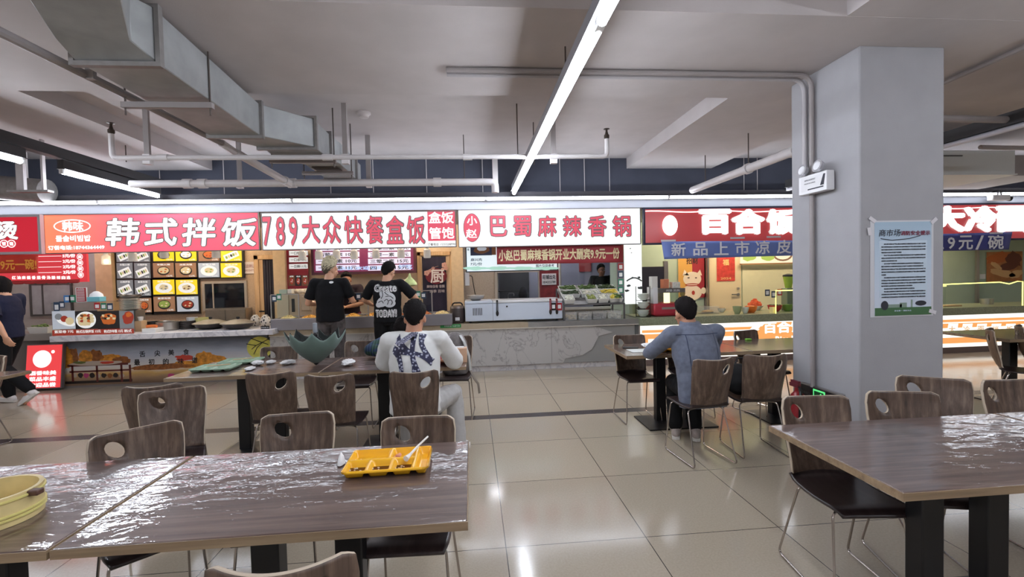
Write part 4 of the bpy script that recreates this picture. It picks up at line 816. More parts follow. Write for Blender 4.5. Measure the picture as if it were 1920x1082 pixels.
# stall door frame with a dark curtain
def doorway(n, px0, py0, px1, fr_px, fm, y=YB-.06):
    x0, x1, z0, z1 = R4(px0, py0, px1, 600, y); t_ = bpy.data.objects.new('door_%d' % n, None); COL.objects.link(t_); t_.location = ((x0+x1)/2, y, 0); t_['kind'] = 'structure'; W = (x1-x0)/2; f = fr_px*y/F_PX; m = MB()
    m.bb((-W, 0, 0), (-W+f, .06, z1)); m.bb((W-f, 0, 0), (W, .06, z1)); m.bb((-W, 0, z1-f), (W, .06, z1)); m.obj('door_frame', fm, t_, bev=.006); return t_, W, f, z1
FRW = wood_mat('door_frame_wood', (186, 150, 112), (206, 172, 132), (222, 190, 150), 'z', .45)
d, W, f, zt = doorway(1, 477, 478, 524, 8, FRW)
MB().bb((-W+f, .02, 0), (-W+f+.07, .05, zt-f)).obj('door_leaf', FRW, d); MB().cyl((-W+f+.04, -.01, .95), (-W+f+.04, -.05, .95), .012).bb((-W+f+.01, -.06, .935), (-W+f+.1, -.045, .96)).obj('door_handle', BLACK, d)
m = MB(); rs = []
for j in range(2): rs.append([Vector((-W+f+.07+i*(2*W-2*f-.07)/20, .03+.012*math.sin(i*1.4), (zt-f)*(1-j))) for i in range(21)])
m.rings(rs, False, False); o = solo('door_curtain', m, mat('navy_curtain', (34, 34, 48), .85), 'dark plain curtain in the narrow doorway beside the dish photos', 'curtain', d.location); o.modifiers.new('thickness', 'SOLIDIFY').thickness = .004
# red price menu of the leftmost stall, with small valance
x0, x1, z0, z1 = R4(-60, 474, 163, 531, 8.0)
t = thing('price_menu', 'red lit price menu of the leftmost stall with 元/份 prices', 'menu board', ((x0+x1)/2, 8.0, z0)); L0 = t.location.copy(); m = MB(); flat(m, L0, -60, 474, 163, 531, 8.0, 0, .04); p1 = m.obj('panel', glow('menu_red_lit', (222, 60, 70), .8), t)
m = MB()
for i, s in enumerate(('5元/份', '2元/份', '2元/份', '2元/份')):
    wtxt(m, L0, s, 129+i*.4, 479.5+i*10.2, 24, 7.5, 7.995, 0, .04); flat(m, L0, 72, 480+i*10.2, 115, 480.8+i*10.2, 7.995, 0, .002)
    c = AY(149.5+i*.6, 481.5+i*11.3, 7.995)-L0; m.ring(c, .045, .05, .008); wtxt(m, L0, '麻辣鲜香'[i], 149.5+i*.6, 481.5+i*11.3, 7, 7.5, 7.99, 0, .03)
for i, s in enumerate('红油麻酱番茄骨汤酸辣自选'): wtxt(m, L0, s, 26+i*9.3, 520.5, 7.4, 7, 7.995, 0, .03)
m.obj('lettering', LET_W, p1)
m = MB(); x0_, x1_, z0_, z1_ = R4(-60, 526, 150, 533, 7.96); rs = [[Vector((x0_+(x1_-x0_)*i/60-L0.x, -.05, z0_-L0.z+(.012 if i % 6 == 0 else 0))) for i in range(61)], [Vector((x0_+(x1_-x0_)*i/60-L0.x, -.045, z1_-L0.z)) for i in range(61)]]; m.rings(rs, False, False); o = m.obj('valance', mat('valance_red', (206, 62, 66), .6), t); o.modifiers.new('thickness', 'SOLIDIFY').thickness = .004
p = AY(90, 628, 7.25); t = thing('serving_counter', 'plain grey counter of the leftmost stall behind the walking person', 'counter', (-7.4, 7.36, 0)); zc_ = AY(70, 626, 7.25).z
MB().bb((-1.55, -.1, zc_-.1), (1.27, .7, zc_)).obj('counter_slab', mat('counter_grey_slab', (150, 144, 138), .4), t); MB().bb((-1.55, 0, 0), (1.2, .6, zc_-.1)).obj('counter_body', mat('counter_grey'), t)
o = solo('vegetable_bin', MB().rings([[Vector((s*w_, d_*q, z)) for s, q in ((-1, -1), (1, -1), (1, 1), (-1, 1))] for w_, d_, z in ((.12, .1, 0), (.14, .12, .09), (.132, .112, .09), (.115, .095, .01))]), PORC, 'white bin of greens at the end of the leftmost counter', 'bin', (AY(84, 624, 7.45).x, 7.45, zc_))
m = MB()
for i in range(26): m.ball((random.uniform(-.1, .02), random.uniform(-.08, .08), random.uniform(.07, .12)), (.035, .015, .012), 6, 4, R=Rz(random.uniform(0, 3)))
q = m.obj('greens', mat('leaf_green', (96, 120, 60), .6, noise=.3, nscale=20), o); q['kind'] = 'stuff'
# pendant heat lamps
def heat_lamp(px, py, y, label, lit=False):
    p = AY(px, py, y); t_ = thing('heat_lamp', label, 'lamp', p, 0, 'small glass heat lamps under the signs'); MB().cyl((0, 0, .13), (0, 0, 2.5-p.z), .005, 6).obj('cord', BLACK, t_)
    MB().lathe([(.025, .14), (.03, .1), (.055, .08), (.06, -.04), (.052, -.05), (.05, -.04), (.05, .07), (.02, .09)], n=16).obj('shade', mat('frosted_shade', (236, 234, 230), .2, alpha=.6, emit=.12), t_)  # shades carry a faint added glow, even where the bulb is off
    MB().ball((0, 0, -.005), (.03, .03, .04), 12, 8).obj('bulb', glow('warm_bulb', (255, 224, 170), 14) if lit else mat('bulb_off', (206, 204, 200), .2), t_)
for px, py, l, lab in ((199, 490, True, 'glowing heat lamp in front of the wooden post'), (249, 484, False, 'heat lamp in front of the grey dish photos'), (308, 478, False, 'heat lamp in front of the yellow dish photos'), (405, 478, False, 'heat lamp in front of the orange bowl photo'), (567, 482, False, 'heat lamp in front of the red wall poster'), (598, 481, False, 'heat lamp at the left end of the price screen'), (631, 480, False, 'heat lamp just right of the blond head'), (664, 480, False, 'heat lamp over the stall worker'), (705, 479, False, 'heat lamp over the middle of the price screen'), (752, 478, False, 'heat lamp at the right half of the price screen'), (801, 478, False, 'heat lamp in front of the kitchen door curtain')): heat_lamp(px, py, 7.55, lab, l)

# ------------------------------------------------ lunch box stall (789)
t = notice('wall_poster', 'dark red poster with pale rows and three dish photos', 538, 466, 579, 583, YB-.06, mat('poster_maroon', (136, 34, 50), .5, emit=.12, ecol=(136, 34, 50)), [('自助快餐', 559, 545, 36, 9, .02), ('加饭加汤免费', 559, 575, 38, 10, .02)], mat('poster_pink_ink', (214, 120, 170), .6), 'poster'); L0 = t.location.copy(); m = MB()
for i in range(3):
    flat(m, L0, 542, 470+i*12.5, 577, 479+i*12.5, YB-.064, 3, .002); wtxt(m, L0, ('一口锅10元', '一口串10元', '一日鲜11元')[i], 560, 474.5+i*12.5, 30, 6, YB-.067, 4, .02)
m.obj('price_rows', FOODM, t, smooth=0)
for i in range(3): food_print(t, L0, 541+i*12.5, 526-10, 552.5+i*12.5, 536, YB-.064, 9 if i != 1 else 4, 8, (8, 3), 'bowl', price=False)
ys = YB-.5; x0, x1, z0, z1 = R4(583, 452, 780, 514, ys)
t = thing('price_screen', 'lit price screen with pale rows of 元 prices over the lunch counter', 'menu screen', ((x0+x1)/2, ys, z0)); L0 = t.location.copy(); m = MB(); flat(m, L0, 583, 452, 780, 514, ys, 0, .08); m.obj('bezel', mat('screen_bezel', (58, 22, 34), .4), t)
for px in (610, 750): xx = AY(px, 460, ys).x-L0.x; MB().bb((xx-.02, .08, .1), (xx+.02, YB-ys-.045, .16)).obj('wall_bracket', BLACK, t)
m = MB(); flat(m, L0, 588, 455, 775, 509, ys-.004, 0); p1 = m.obj('display', glow('screen_plum', (118, 34, 78), .6), t); m = MB()
for i in range(4):
    yy = 460+i*12.3
    for xa_, xb2, s in ((592, 674, ('一荤一素 10元', '两荤一素 10元', '一荤二素 10元', '一荤三素 11元')[i]), (690, 770, ('二荤二素 12元', '三荤一素 15元', '三荤二素 15元', '四  荤  15元')[i])):
        flat(m, L0, xa_, yy, xb2, yy+10, ys-.008, 0, .002); wtxt(m, L0, s, (xa_+xb2)/2, yy+5, 72, 7.5, ys-.011, 1, .02)
wtxt(m, L0, '自助快餐 欢迎惠顾', 665, 503, 110, 7, ys-.009, 2, .03); wtxt(m, L0, '好吃', 760, 500, 26, 9, ys-.009, 2, .03)
m.obj('lettering', [glow('screen_lilac', (216, 212, 236), .85), INKD, glow('screen_blue_white', (170, 196, 246), .95)], p1)
# kitchen door with printed curtain
d, W, f, zt = doorway(2, 783, 472, 852, 7, FRW)
m = MB(); rs = []
for j in range(9): rs.append([Vector((-W+f+.02+i*(2*W-2*f-.1)/24, .03+.008*math.sin(i*.9+j*.1), zt-f-.02-(zt-f-.06)*j/8)) for i in range(25)])
o = MB().rings(rs, False, False); t = thing('door_curtain', 'dark door curtain with the white character 厨 and blossoms', 'curtain', d.location); c = o.obj('cloth', mat('ink_navy_curtain', (38, 36, 58), .85), t); c.modifiers.new('thickness', 'SOLIDIFY').thickness = .004
m = MB(); yq = d.location.y-.008-.006; L0 = Vector(d.location)
wdisc(m, L0, 818, 518, 20, 15, yq+.002, 1, 26); wtxt(m, L0, '厨', 820, 518, 26, 25, yq, 0, .02); wtxt(m, L0, '美味佳肴 香飘', 817, 537, 34, 6, yq, 2, .02); wtxt(m, L0, '四季 百味', 820, 546, 28, 6, yq, 2, .02)
for px, py, r in ((800, 512, 5), (806, 508, 3), (833, 497, 5), (836, 503, 4), (812, 503, 3), (830, 505, 3)):
    for i in range(5): wdisc(m, L0, px+r*.6*math.cos(i*1.257), py+r*.6*math.sin(i*1.257), r*.5, r*.5, yq-.0003*i, 3, 9)
m.tube([AY(x, y, yq)-L0 for x, y in ((798, 510), (812, 502), (822, 499))], .006, 5, mi=3); m.obj('curtain_print', [mat('print_white_flat', (226, 222, 222), .7), mat('print_wine', (112, 34, 48), .7), mat('print_grey_flat', (180, 170, 176), .7), mat('print_blossom', (206, 160, 150), .7)], c)
# base of both middle stalls: marble counter with ledge and kick strip
MC = thing('serving_counter', 'long grey marble counter under the lunch box and hotpot stalls', 'counter', (-.2, 7.2, 0)); L0 = MC.location.copy(); xl = AY(506, 640, 7.2).x+.2; xr = AY(1197, 640, 7.2).x+.2; ZL = AY(1000, 604, 7.18).z; ZM = AY(1000, 613.5, 7.18).z
MB().bb((xl, .015, .09), (xr, .75, ZM)).obj('counter_body', mat('backing_board', (148, 148, 146), .7), MC)
# cladding with the corner broken away at the right
cut = [(xl, .095), (AY(1056, 679, 7.2).x+.2, .095)]+[(AY(px, py, 7.2).x+.2, AY(px, py, 7.2).z) for px, py in ((1060, 672), (1092, 666), (1101, 660), (1110, 655), (1116, 643), (1123, 630), (1149, 623), (1128, 616), (1110, 612))]+[(xr-.02, ZM-.006), (xl, ZM)]
m = MB(); m.prism(cut[:10]+[(AY(1112, 612, 7.2).x+.2, ZM), (xl, ZM)], (0, 0, 0), (1, 0, 0), (0, 0, 1), (0, 1, 0), .014); m.obj('marble_cladding', MARB, MC)
m = MB(); ed = mat('seam_dark', (88, 86, 84), .6)
for px in (690, 1034): x = AY(px, 640, 7.2).x+.2; m.bb((x-.002, -.0015, .1), (x+.002, 0, ZM))
m.obj('cladding_seam', ed, MC)
MB().bb((xl, -.03, ZM), (AY(990, 610, 7.2).x+.2, .75, ZL)).obj('ledge', mat('tan_ledge', (176, 160, 136), .4, noise=.06, nscale=12), MC); MB().bb((AY(990, 610, 7.2).x+.2, -.03, ZM), (xr, .75, ZL)).obj('ledge', mat('ledge_steel', (170, 170, 168), .3, metal=.7, noise=.08, nscale=8), MC)
MB().bb((xl, -.034, ZM-.012), (xr, .0, ZM)).obj('edge_trim', mat('pale_trim', (206, 202, 192), .4), MC); MB().bb((xl, .05, 0), (xr, .7, .088)).obj('kick_strip', MARBW, MC); MB().bb((xr-.05, -.02, .0), (xr, .75, ZM-.01)).obj('end_post', mat('post_dark_steel', (96, 98, 100), .4, metal=.5), MC)
m = MB(); c0 = AY(845, 611.5, 7.165); m.bb((-.16, 0, -.028), (.16, .003, .028)); m.cur = 1; m.text('文明用餐 光盘行动', (.02, -.002, 0), .24, .026); solo('green_sticker', m, [mat('sticker_green', (36, 134, 66), .5), WHITE], 'green strip sticker on the counter ledge by the hotpot stall', 'sticker', (c0.x, 7.166, c0.z))
# steel serving top of the lunch stall
ZT = AY(676, 594, 7.12).z; xa_ = AY(507, 606, 7.12).x; xb2 = AY(848, 600, 7.12).x; xg = (xa_+xb2)/2; hw = (xb2-xa_)/2
t = thing('food_warmer', 'steel food warming counter of the lunch stall with glass guards', 'counter', (xg, 7.12, ZL)); L0 = t.location.copy()
m = MB(); m.bb((-hw, 0, .001), (hw, .02, ZT-ZL)); m.bb((-hw, .02, .001), (-hw+.02, .62, ZT-ZL)); m.bb((hw-.02, .02, .001), (hw, .62, ZT-ZL)); m.bb((-hw, .02, .001), (hw, .62, .02)); m.bb((-hw, .6, .001), (hw, .62, ZT-ZL)); m.bb((-hw, .02, ZT-ZL-.03), (hw, .07, ZT-ZL)); m.obj('steel_body', mat('warmer_steel', (150, 146, 150), .35, metal=.6, noise=.05, nscale=6), t, bev=.004)
for pa, pb, zt_px in ((508, 560, 553), (640, 690, 550), (770, 810, 546)):
    x0, x1, z0, z1 = R4(pa, zt_px, pb, 592, 7.15); MB().bb((x0-L0.x, .03, ZT-ZL), (x1-L0.x, .036, z1-L0.z)).obj('glass_guard', GL, t); m = MB()
    for xx in (x0, x1): m.bb((xx-L0.x-.008, .028, ZT-ZL), (xx-L0.x+.008, .044, z1-L0.z))
    m.bb((x0-L0.x, .028, z1-L0.z), (x1-L0.x, .044, z1-L0.z+.012)); m.obj('guard_frame', STEEL, t)
for px, py, mi in ((514, 560, 0), (523, 557, 2), (672, 556, 0), (683, 555, 2), (784, 552, 2), (794, 554, 0)):
    m = MB(); flat(m, L0, px-4.5, py-6, px+4.5, py+6, 7.146, 0, .002); flat(m, L0, px-3, py-3, px+3, py+3, 7.1445, 1, .001); m.obj('payment_card', [CARD[mi], CARD[1]], t)
FRIES = mat('fried_food', (222, 164, 62), .5, noise=.3, nscale=30); FR2 = mat('braised_food', (186, 104, 46), .45, noise=.3, nscale=26); RICE = mat('pale_food', (226, 206, 150), .6, noise=.12, nscale=30)
for i, (px, fm, lab) in enumerate(((540, RICE, 'steel food tray with pale food at the left end of the lunch counter'), (580, FRIES, 'steel food tray of golden food left of the blond person'), (662, FRIES, 'steel food tray heaped with golden fries between the two standing customers'), (700, FRIES, 'steel food tray behind the person in the printed black shirt'), (745, FR2, 'steel food tray of brown food right of the printed black shirt'), (795, FR2, 'steel food tray of orange food near the right guard'), (829, RICE, 'steel food tray of pale food beside the rice cooker'))):
    p = AY(px, 590, 7.42); o = thing('food_tray', lab, 'tray', (p.x, 7.43, ZL+.03), 0, 'steel food trays in the warming counter'); h = ZT-ZL-.035
    MB().rings([[Vector((sx_*w_, sy*d_, z)) for sx_, sy in ((-1, -1), (1, -1), (1, 1), (-1, 1))] for w_, d_, z in ((.12, .13, 0), (.14, .155, h), (.13, .145, h), (.115, .125, .01))]).obj('tray', STEELM, o)
    m = MB(); m.ball((0, 0, h*.75), (.125, .14, .06), 14, 8)
    for j in range(70):
        a = random.uniform(0, 6.28); r = random.uniform(0, 1)**.5; m.ball((.115*r*math.cos(a), .13*r*math.sin(a), h*.8+.06*(1-r*r)), (.028, .009, .009), 5, 4, R=Rz(random.uniform(0, 3)) @ Ry(random.uniform(-.4, .4)))
    q = m.obj('food', fm, o); q['kind'] = 'stuff'
def block(name, label, cat, px0, py0, px1, py1, y, d, m_, z=None, bev=.006, group=None):
    x0, x1, z0, z1 = R4(px0, py0, px1, py1, y); z = z0 if z is None else z; return solo(name, MB().bb((-(x1-x0)/2, 0, 0), ((x1-x0)/2, d, z1-z)), m_, label, cat, ((x0+x1)/2, y, z), 0, group, bev=bev), (x1-x0)/2, z1-z
o, W, H = block('steam_cabinet', 'tall beige steamer cabinet at the left of the lunch counter', 'steamer', 542, 551, 585, 600, 7.98, .4, mat('steamer_beige', (196, 176, 150), .35, metal=.3), z=0); MB().bb((-W*.75, -.01, H-.3), (-W*.5, 0, H-.08)).obj('control_strip', BLACK, o); MB().bb((W*.2, -.06, H-.28), (W*.95, 0, H-.05)).obj('feed_box', mat('steamer_beige'), o, bev=.006)
o, W, H = block('rice_bin', 'cream storage bin behind the left glass guard', 'bin', 519, 553, 541, 600, 7.98, .3, mat('bin_cream', (214, 200, 172), .4), z=0)
MB().bb((-W*1.05, -.01, H-.02), (W*1.05, .31, H+.015)).obj('lid', mat('bin_cream'), o)
block('carton', 'small pale green carton on the cream bin', 'carton', 523, 543, 538, 552, 8.02, .15, mat('carton_green', (176, 196, 184), .6), z=H+.016)
block('carton', 'small white carton on the cream bin', 'carton', 538.5, 542, 547, 552, 8.02, .15, PORC, z=H+.016)
m = MB()
for i in range(6): m.ball((random.uniform(-.12, .12), random.uniform(-.04, .04), .04), (.055, .05, .045), 12, 8)
p = AY(567, 552, 8.1); o = solo('bread_bag', m, mat('bag_translucent', (232, 220, 200), .25, noise=.1, nscale=14), 'clear bag of pale buns on the steamer cabinet', 'bag', (p.x, 8.15, AY(565, 551, 7.98).z))
# rice cooker
p = AZ(858, 607, ZL); t = thing('rice_cooker', 'dark rice cooker with lid handle between the two middle stalls', 'rice cooker', (p.x, p.y+.12, ZL)); MB().lathe([(.095, 0), (.12, .02), (.125, .2), (.115, .24), (.004, .24)], n=24).obj('body', mat('cooker_brown', (66, 56, 54), .35), t); MB().lathe([(.122, .24), (.11, .27), (.06, .285), (.003, .288)], n=24).obj('lid', mat('cooker_lid', (120, 110, 104), .3, metal=.5), t); MB().tube(fillet([(-.09, 0, .25), (-.07, 0, .325), (.07, 0, .325), (.09, 0, .25)], .04), .012, 8).obj('handle', BLACK, t); MB().bb((-.035, -.128, .05), (.035, -.12, .1)).obj('label_plate', WHITE, t)

# ------------------------------------------------ hotpot stall (white sign)
x0, x1, z0, z1 = R4(872, 563, 1055, 605, 7.27)
t = thing('chest_freezer', 'white chest freezer on the hotpot counter with slotted vent', 'freezer', ((x0+x1)/2, 7.27, ZL+.03)); W = (x1-x0)/2; H = z1-ZL-.03; FZ = mat('freezer_white', (206, 216, 230), .35)
MB().bb((-W, 0, 0), (W, .6, H-.04)).obj('body', FZ, t, bev=.012); MB().bb((-W, -.005, H-.038), (-W*.44, .6, H)).obj('top_cap', FZ, t, bev=.006); MB().bb((-W*.43, -.01, H-.036), (W, .6, H)).obj('sliding_lid', mat('lid_white', (236, 238, 240), .2), t, bev=.006)
for i in range(6): MB().bb((-W*.84+i*.026, -.004, H*.3), (-W*.84+i*.026+.011, .0, H*.66)).obj('vent_slot', BLACK, t)
MB().cyl((-W*.15, -.012, H*.7), (-W*.15, 0, H*.7), .014, 12).obj('lock', BLACK, t); MB().bb((-W*.44, -.002, 0), (-W*.435, 0, H-.04)).obj('seam', INK, t)
for s in (-.9, .9): MB().cyl((s*W, .1, -.03), (s*W, .1, 0), .02, 10).obj('foot', BLACK, t)
LF = t.location.copy()
for i, (px, m1, lab) in enumerate(((932, BLACK, 'black tongs hanging on the front of the white freezer'), (1032, mat('tong_red', (150, 40, 40), .4), 'left pair of red and black tongs at the freezer end'), (1044, mat('tong_red'), 'right pair of red and black tongs at the freezer end'))):
    p = AY(px, 560, 7.24); t = thing('tongs', lab, 'tongs', (p.x, 7.245, LF.z+H-.2)); L = .2
    MB().bb((-.014, 0, .02), (-.004, .012, L)).bb((.004, 0, .02), (.014, .012, L)).bb((-.014, 0, L-.01), (.014, .02, L+.01)).obj('handle', m1, t); MB().ball((0, .006, .0), (.022, .01, .045), 12, 8).obj('tip', BLACK, t)
for px, mi, lab in ((1038, 1, 'white payment card on the freezer corner'), (1049, 3, 'red payment card on the freezer corner')):
    p = AY(px, 575, 7.255); m = MB().bb((-.042, 0, -.06), (.042, .003, .06)); m.cur = 1; m.bb((-.025, -.002, -.03), (.025, 0, .03)); solo('payment_card', m, [CARD[mi] if mi != 1 else BLACK, CARD[1]], lab, 'card', (p.x, 7.262, p.z))
p = AY(892, 563, 7.5); k = 7.5/F_PX; solo('mixing_bowl', MB().lathe([(.06, 0), (.125, .04), (.145, .085), (.138, .09), (.115, .04), (.004, .012)], n=26), STEELM, 'steel mixing bowl on the left end of the freezer', 'bowl', (p.x, 7.5, LF.z+H))
# lit menu with photo and wave border
x0, x1, z0, z1 = R4(873, 458, 1045, 509, 7.6)
t = thing('menu_board', 'white lit hotpot menu with a dark dish photo under the white sign', 'menu board', ((x0+x1)/2, 7.6, z0)); L0 = t.location.copy(); m = MB(); flat(m, L0, 873, 458, 1046, 509, 7.6, 0, .05); m.obj('frame', mat('menu_frame', (60, 66, 70), .5), t); m = MB(); flat(m, L0, 875, 458, 1044, 507, 7.595, 0, .004); p1 = m.obj('panel', glow('menu_white_lit', (226, 240, 246), .95), t)
m = MB()
for i in range(14): wdisc(m, L0, 880+i*12, 503, 12, 2.6+1.2*math.sin(i*1.7), 7.593-.0001*i, 1, 16, .12)
flat(m, L0, 882, 462, 922, 479, 7.592, 2, .002); wdisc(m, L0, 903, 468, 15, 8, 7.591, 5, 18, .1); wdisc(m, L0, 903, 466, 9, 5, 7.59, 4, 12, .2); flat(m, L0, 922, 463, 930, 478, 7.592, 5, .002)
wtxt(m, L0, '麻兴肉', 893, 487, 21, 6, 7.592, 3); wtxt(m, L0, '7元/份', 893, 495, 22, 6, 7.592, 3); wtxt(m, L0, '图片仅供参考', 1022, 498, 34, 5.5, 7.592, 3); wtxt(m, L0, '味', 878, 468, 4, 5, 7.592, 3)
m.obj('menu_print', [WHT_L, glow('print_mint', (176, 222, 204), .85), glow('print_navy_photo', (40, 46, 70), .5), glow('print_ink_lit', (70, 70, 86), .4), FOODM[10], FOODM[9]], p1, smooth=0)
p = AY(876, 523, 7.62); t = thing('switch_box', 'white switch box with hanging black cable beside the hotpot stall', 'switch box', (p.x, 7.62, p.z)); MB().bb((-.035, 0, -.11), (.035, .05, .11)).obj('housing', WHITE, t, bev=.004); MB().tube(fillet([(.02, .02, .05), (.08, .05, .05), (.1, .05, -.1), (.14, .05, -.36)], .04), .007, 6).obj('cable', BLACK, t)
window(3, 928, 506, 1014, 566, .05, GL, ALU); window(4, 1046, 480, 1164, 580, .05, GL, mat('white_window_frame', (216, 212, 206), .45))
p = notice('hotpot_poster', 'dark red food poster between the two pass windows', 1012, 506, 1048, 566, YB-.07, mat('poster_wine', (112, 36, 40), .5, noise=.4, nscale=9), [], INKD, 'poster')
notice('paper_notice', 'white notice reading 旺铺出兑 on the dark red food poster', 1016, 513, 1043, 534, YB-.085, WHITE, [('旺铺出兑', 1029.5, 519.5, 24, 8.5, .03), ('18343253789', 1029.5, 529, 24, 5, .02)], INKD)
# sink scene in the kitchen seen through the left window
t = thing('kitchen_sink', 'grey kitchen sink with tap behind the left pass window', 'sink', (XB(955)*1.07, 9.7, 0)); zk_ = AY(960, 566, 9.6).z; MB().bb((-.5, 0, 0), (.9, .5, zk_+.02)).obj('cabinet', mat('kitchen_steel', (130, 130, 138), .4, metal=.5), t); MB().tube(fillet([(0, .4, zk_), (0, .4, zk_+.16), (.12, .3, zk_+.16), (.12, .3, zk_+.1)], .05), .012, 8).obj('tap', STEEL, t); MB().bb((-.25, .3, zk_+.2), (.4, .34, zk_+.22)).obj('rail', BLACK, t)
solo('dark_cloth', MB().lathe([(.09, 0), (.1, .1), (.06, .24), (.02, .28)], n=10, sy=.5), mat('cloth_black', (32, 32, 38), .9), 'dark cloth hanging on the sink rail', 'cloth', (t.location.x+.32, 9.98, zk_+.03))
solo('kitchen_door', MB().bb((-.35, 0, 0), (.35, .04, 1.95)), mat('kitchen_door_dark', (58, 58, 62), .6), 'dark doorway at the back of the kitchen', 'door', (2.95-1.95, 10.84, 0))
solo('wall_calendar', MB().bb((-.15, 0, -.2), (.15, .01, .2)), mat('calendar_red', (186, 70, 70), .6), 'red calendar on the kitchen wall left of the cook', 'calendar', (XB(1108)*1.15, 10.87, 1.75))
# vegetable rack: sloped steel stand with white boxes
t = thing('display_stand', 'sloped steel stand carrying the boxes of vegetables', 'stand', (AY(1113, 590, 7.3).x, 7.24, ZL)); W = (AY(1169, 590, 7.3).x-AY(1057, 590, 7.3).x)/2; hF = AY(1100, 570, 7.27).z-ZL; hB = hF+.24
for s in (-1, 1): MB().bb((s*W-.012, 0, 0), (s*W+.012, .024, hF)).obj('leg', mat('stand_steel', (110, 108, 108), .4, metal=.6), t); MB().bb((s*W-.012, .62, 0), (s*W+.012, .644, hB)).obj('leg', mat('stand_steel'), t)
m = MB(); m.rings([[Vector((-W, 0, hF-.02)), Vector((W, 0, hF-.02)), Vector((W, .65, hB-.02)), Vector((-W, .65, hB-.02))], [Vector((-W, 0, hF)), Vector((W, 0, hF)), Vector((W, .65, hB)), Vector((-W, .65, hB))]]); m.obj('sloped_shelf', mat('stand_steel'), t); MB().bb((-W, .3, .002), (W, .64, .02)).obj('base_shelf', mat('stand_steel'), t)
sl = math.atan2(.24, .65); LS = t.location.copy(); VEG = {'leaf': mat('veg_leaf', (78, 108, 48), .55, noise=.35, nscale=24), 'dark': mat('veg_dark', (48, 72, 38), .55, noise=.3, nscale=24), 'white': mat('veg_white', (220, 222, 206), .5, noise=.06, nscale=20), 'yellow': mat('veg_yellow', (222, 204, 84), .5, noise=.15, nscale=20), 'bean': mat('veg_bean', (128, 140, 66), .5, noise=.25, nscale=24)}
TUB = mat('white_tub', (228, 230, 226), .35)
def veg_box(u, v, w_, d_, kind, label, long=False, h=.075):
    # u across the stand, v up the slope
    o = thing('vegetable_box', label, 'box', (LS.x+u, LS.y+v*math.cos(sl), LS.z+hF+v*math.sin(sl)+.001), 0, 'white boxes of vegetables on the sloped stand'); o.rotation_euler = (sl, 0, 0)
    MB().rings([[Vector((sx_*a, d_/2+sy*b_, z)) for sx_, sy in ((-1, -1), (1, -1), (1, 1), (-1, 1))] for a, b_, z in ((w_/2-.02, d_/2-.02, 0), (w_/2-.004, d_/2-.004, h), (w_/2-.012, d_/2-.012, h), (w_/2-.026, d_/2-.026, .006))]).obj('tub', TUB, o); m = MB()
    for j in range(46 if long else 34):
        x, y = random.uniform(-1, 1)*(w_/2-.04), d_/2+random.uniform(-1, 1)*(d_/2-.035); z = h*.7+random.uniform(0, .03)
        if long: m.ball((x, y, z+.01), (random.uniform(.03, .06), .012, .008), 6, 4, R=Rz(random.uniform(-.7, .7)) @ Ry(random.uniform(-.4, .4)))
        else: m.ball((x, y, z), (.026, .02, .016), 6, 4, R=Rz(random.uniform(0, 3)))
    q = m.obj('vegetables', VEG[kind], o); q['kind'] = 'stuff'
w3 = W*2/3
for r_, (v, d_) in enumerate(((.44, .2), (.24, .19))):
    for c_ in range(3):
        kd, lab, lg = ((('leaf', 'back left box of leafy greens', True), ('leaf', 'back middle box of green stalks', True), ('dark', 'back right box of dark greens', True)), (('dark', 'box of dark leaves in the middle row, left', True), ('white', 'nearly empty white box in the middle row', False), ('yellow', 'wide box of yellow strips in the middle row, right', True)))[r_][c_]
        veg_box(-W+w3*(c_+.5), v, w3-.01, d_, kd, lab+' on the stand', lg)
w5 = W*2/5.2
for c_, (kd, lab) in enumerate((('white', 'front box of white mushrooms, leftmost'), (None, ''), ('bean', 'front box of pale green pieces'), ('white', 'front box of white pieces'), ('yellow', 'front box of yellow tofu'))):
    if kd: veg_box(-W+w5*(c_+.5)*.98, .01, w5-.008, .2, kd, lab+' on the stand')
veg_box(-W+w5*4.75, .01, w5*.75, .2, 'leaf', 'front box of green beans, rightmost on the stand', True)
for i, (kd, lab) in enumerate((('bean', 'clear bin of mixed noodles, leftmost under the stand'), ('white', 'clear bin of pale pieces under the stand'), ('dark', 'clear bin of black fungus under the stand'), ('white', 'clear bin of white crisps, rightmost under the stand'))):
    x0, x1, z0, z1 = R4(1057+i*27.5, 584, 1083+i*27.5, 599, 7.26); o = thing('clear_bin', lab, 'bin', ((x0+x1)/2, 7.265, ZL+.001), 0, 'clear bins under the vegetable stand'); w_ = (x1-x0)/2; h = z1-z0
    MB().rings([[Vector((sx_*a, .12+sy*b_, z)) for sx_, sy in ((-1, -1), (1, -1), (1, 1), (-1, 1))] for a, b_, z in ((w_-.01, .11, 0), (w_, .12, h), (w_-.006, .115, h), (w_-.015, .105, .005))]).obj('bin', mat('cloudy_plastic', (226, 226, 222), .15, alpha=.28), o); m = MB()
    for j in range(40): m.ball((random.uniform(-1, 1)*(w_-.03), .12+random.uniform(-1, 1)*.09, random.uniform(.02, h*.62)), (.026, .018, .016), 6, 4, R=Rz(random.uniform(0, 3)))
    q = m.obj('contents', (mat('noodle_mix', (190, 158, 90), .6, noise=.3, nscale=30), mat('dry_pieces', (196, 186, 170), .6, noise=.15, nscale=30), mat('black_fungus', (44, 40, 42), .6), VEG['white'])[i], o); q['kind'] = 'stuff'
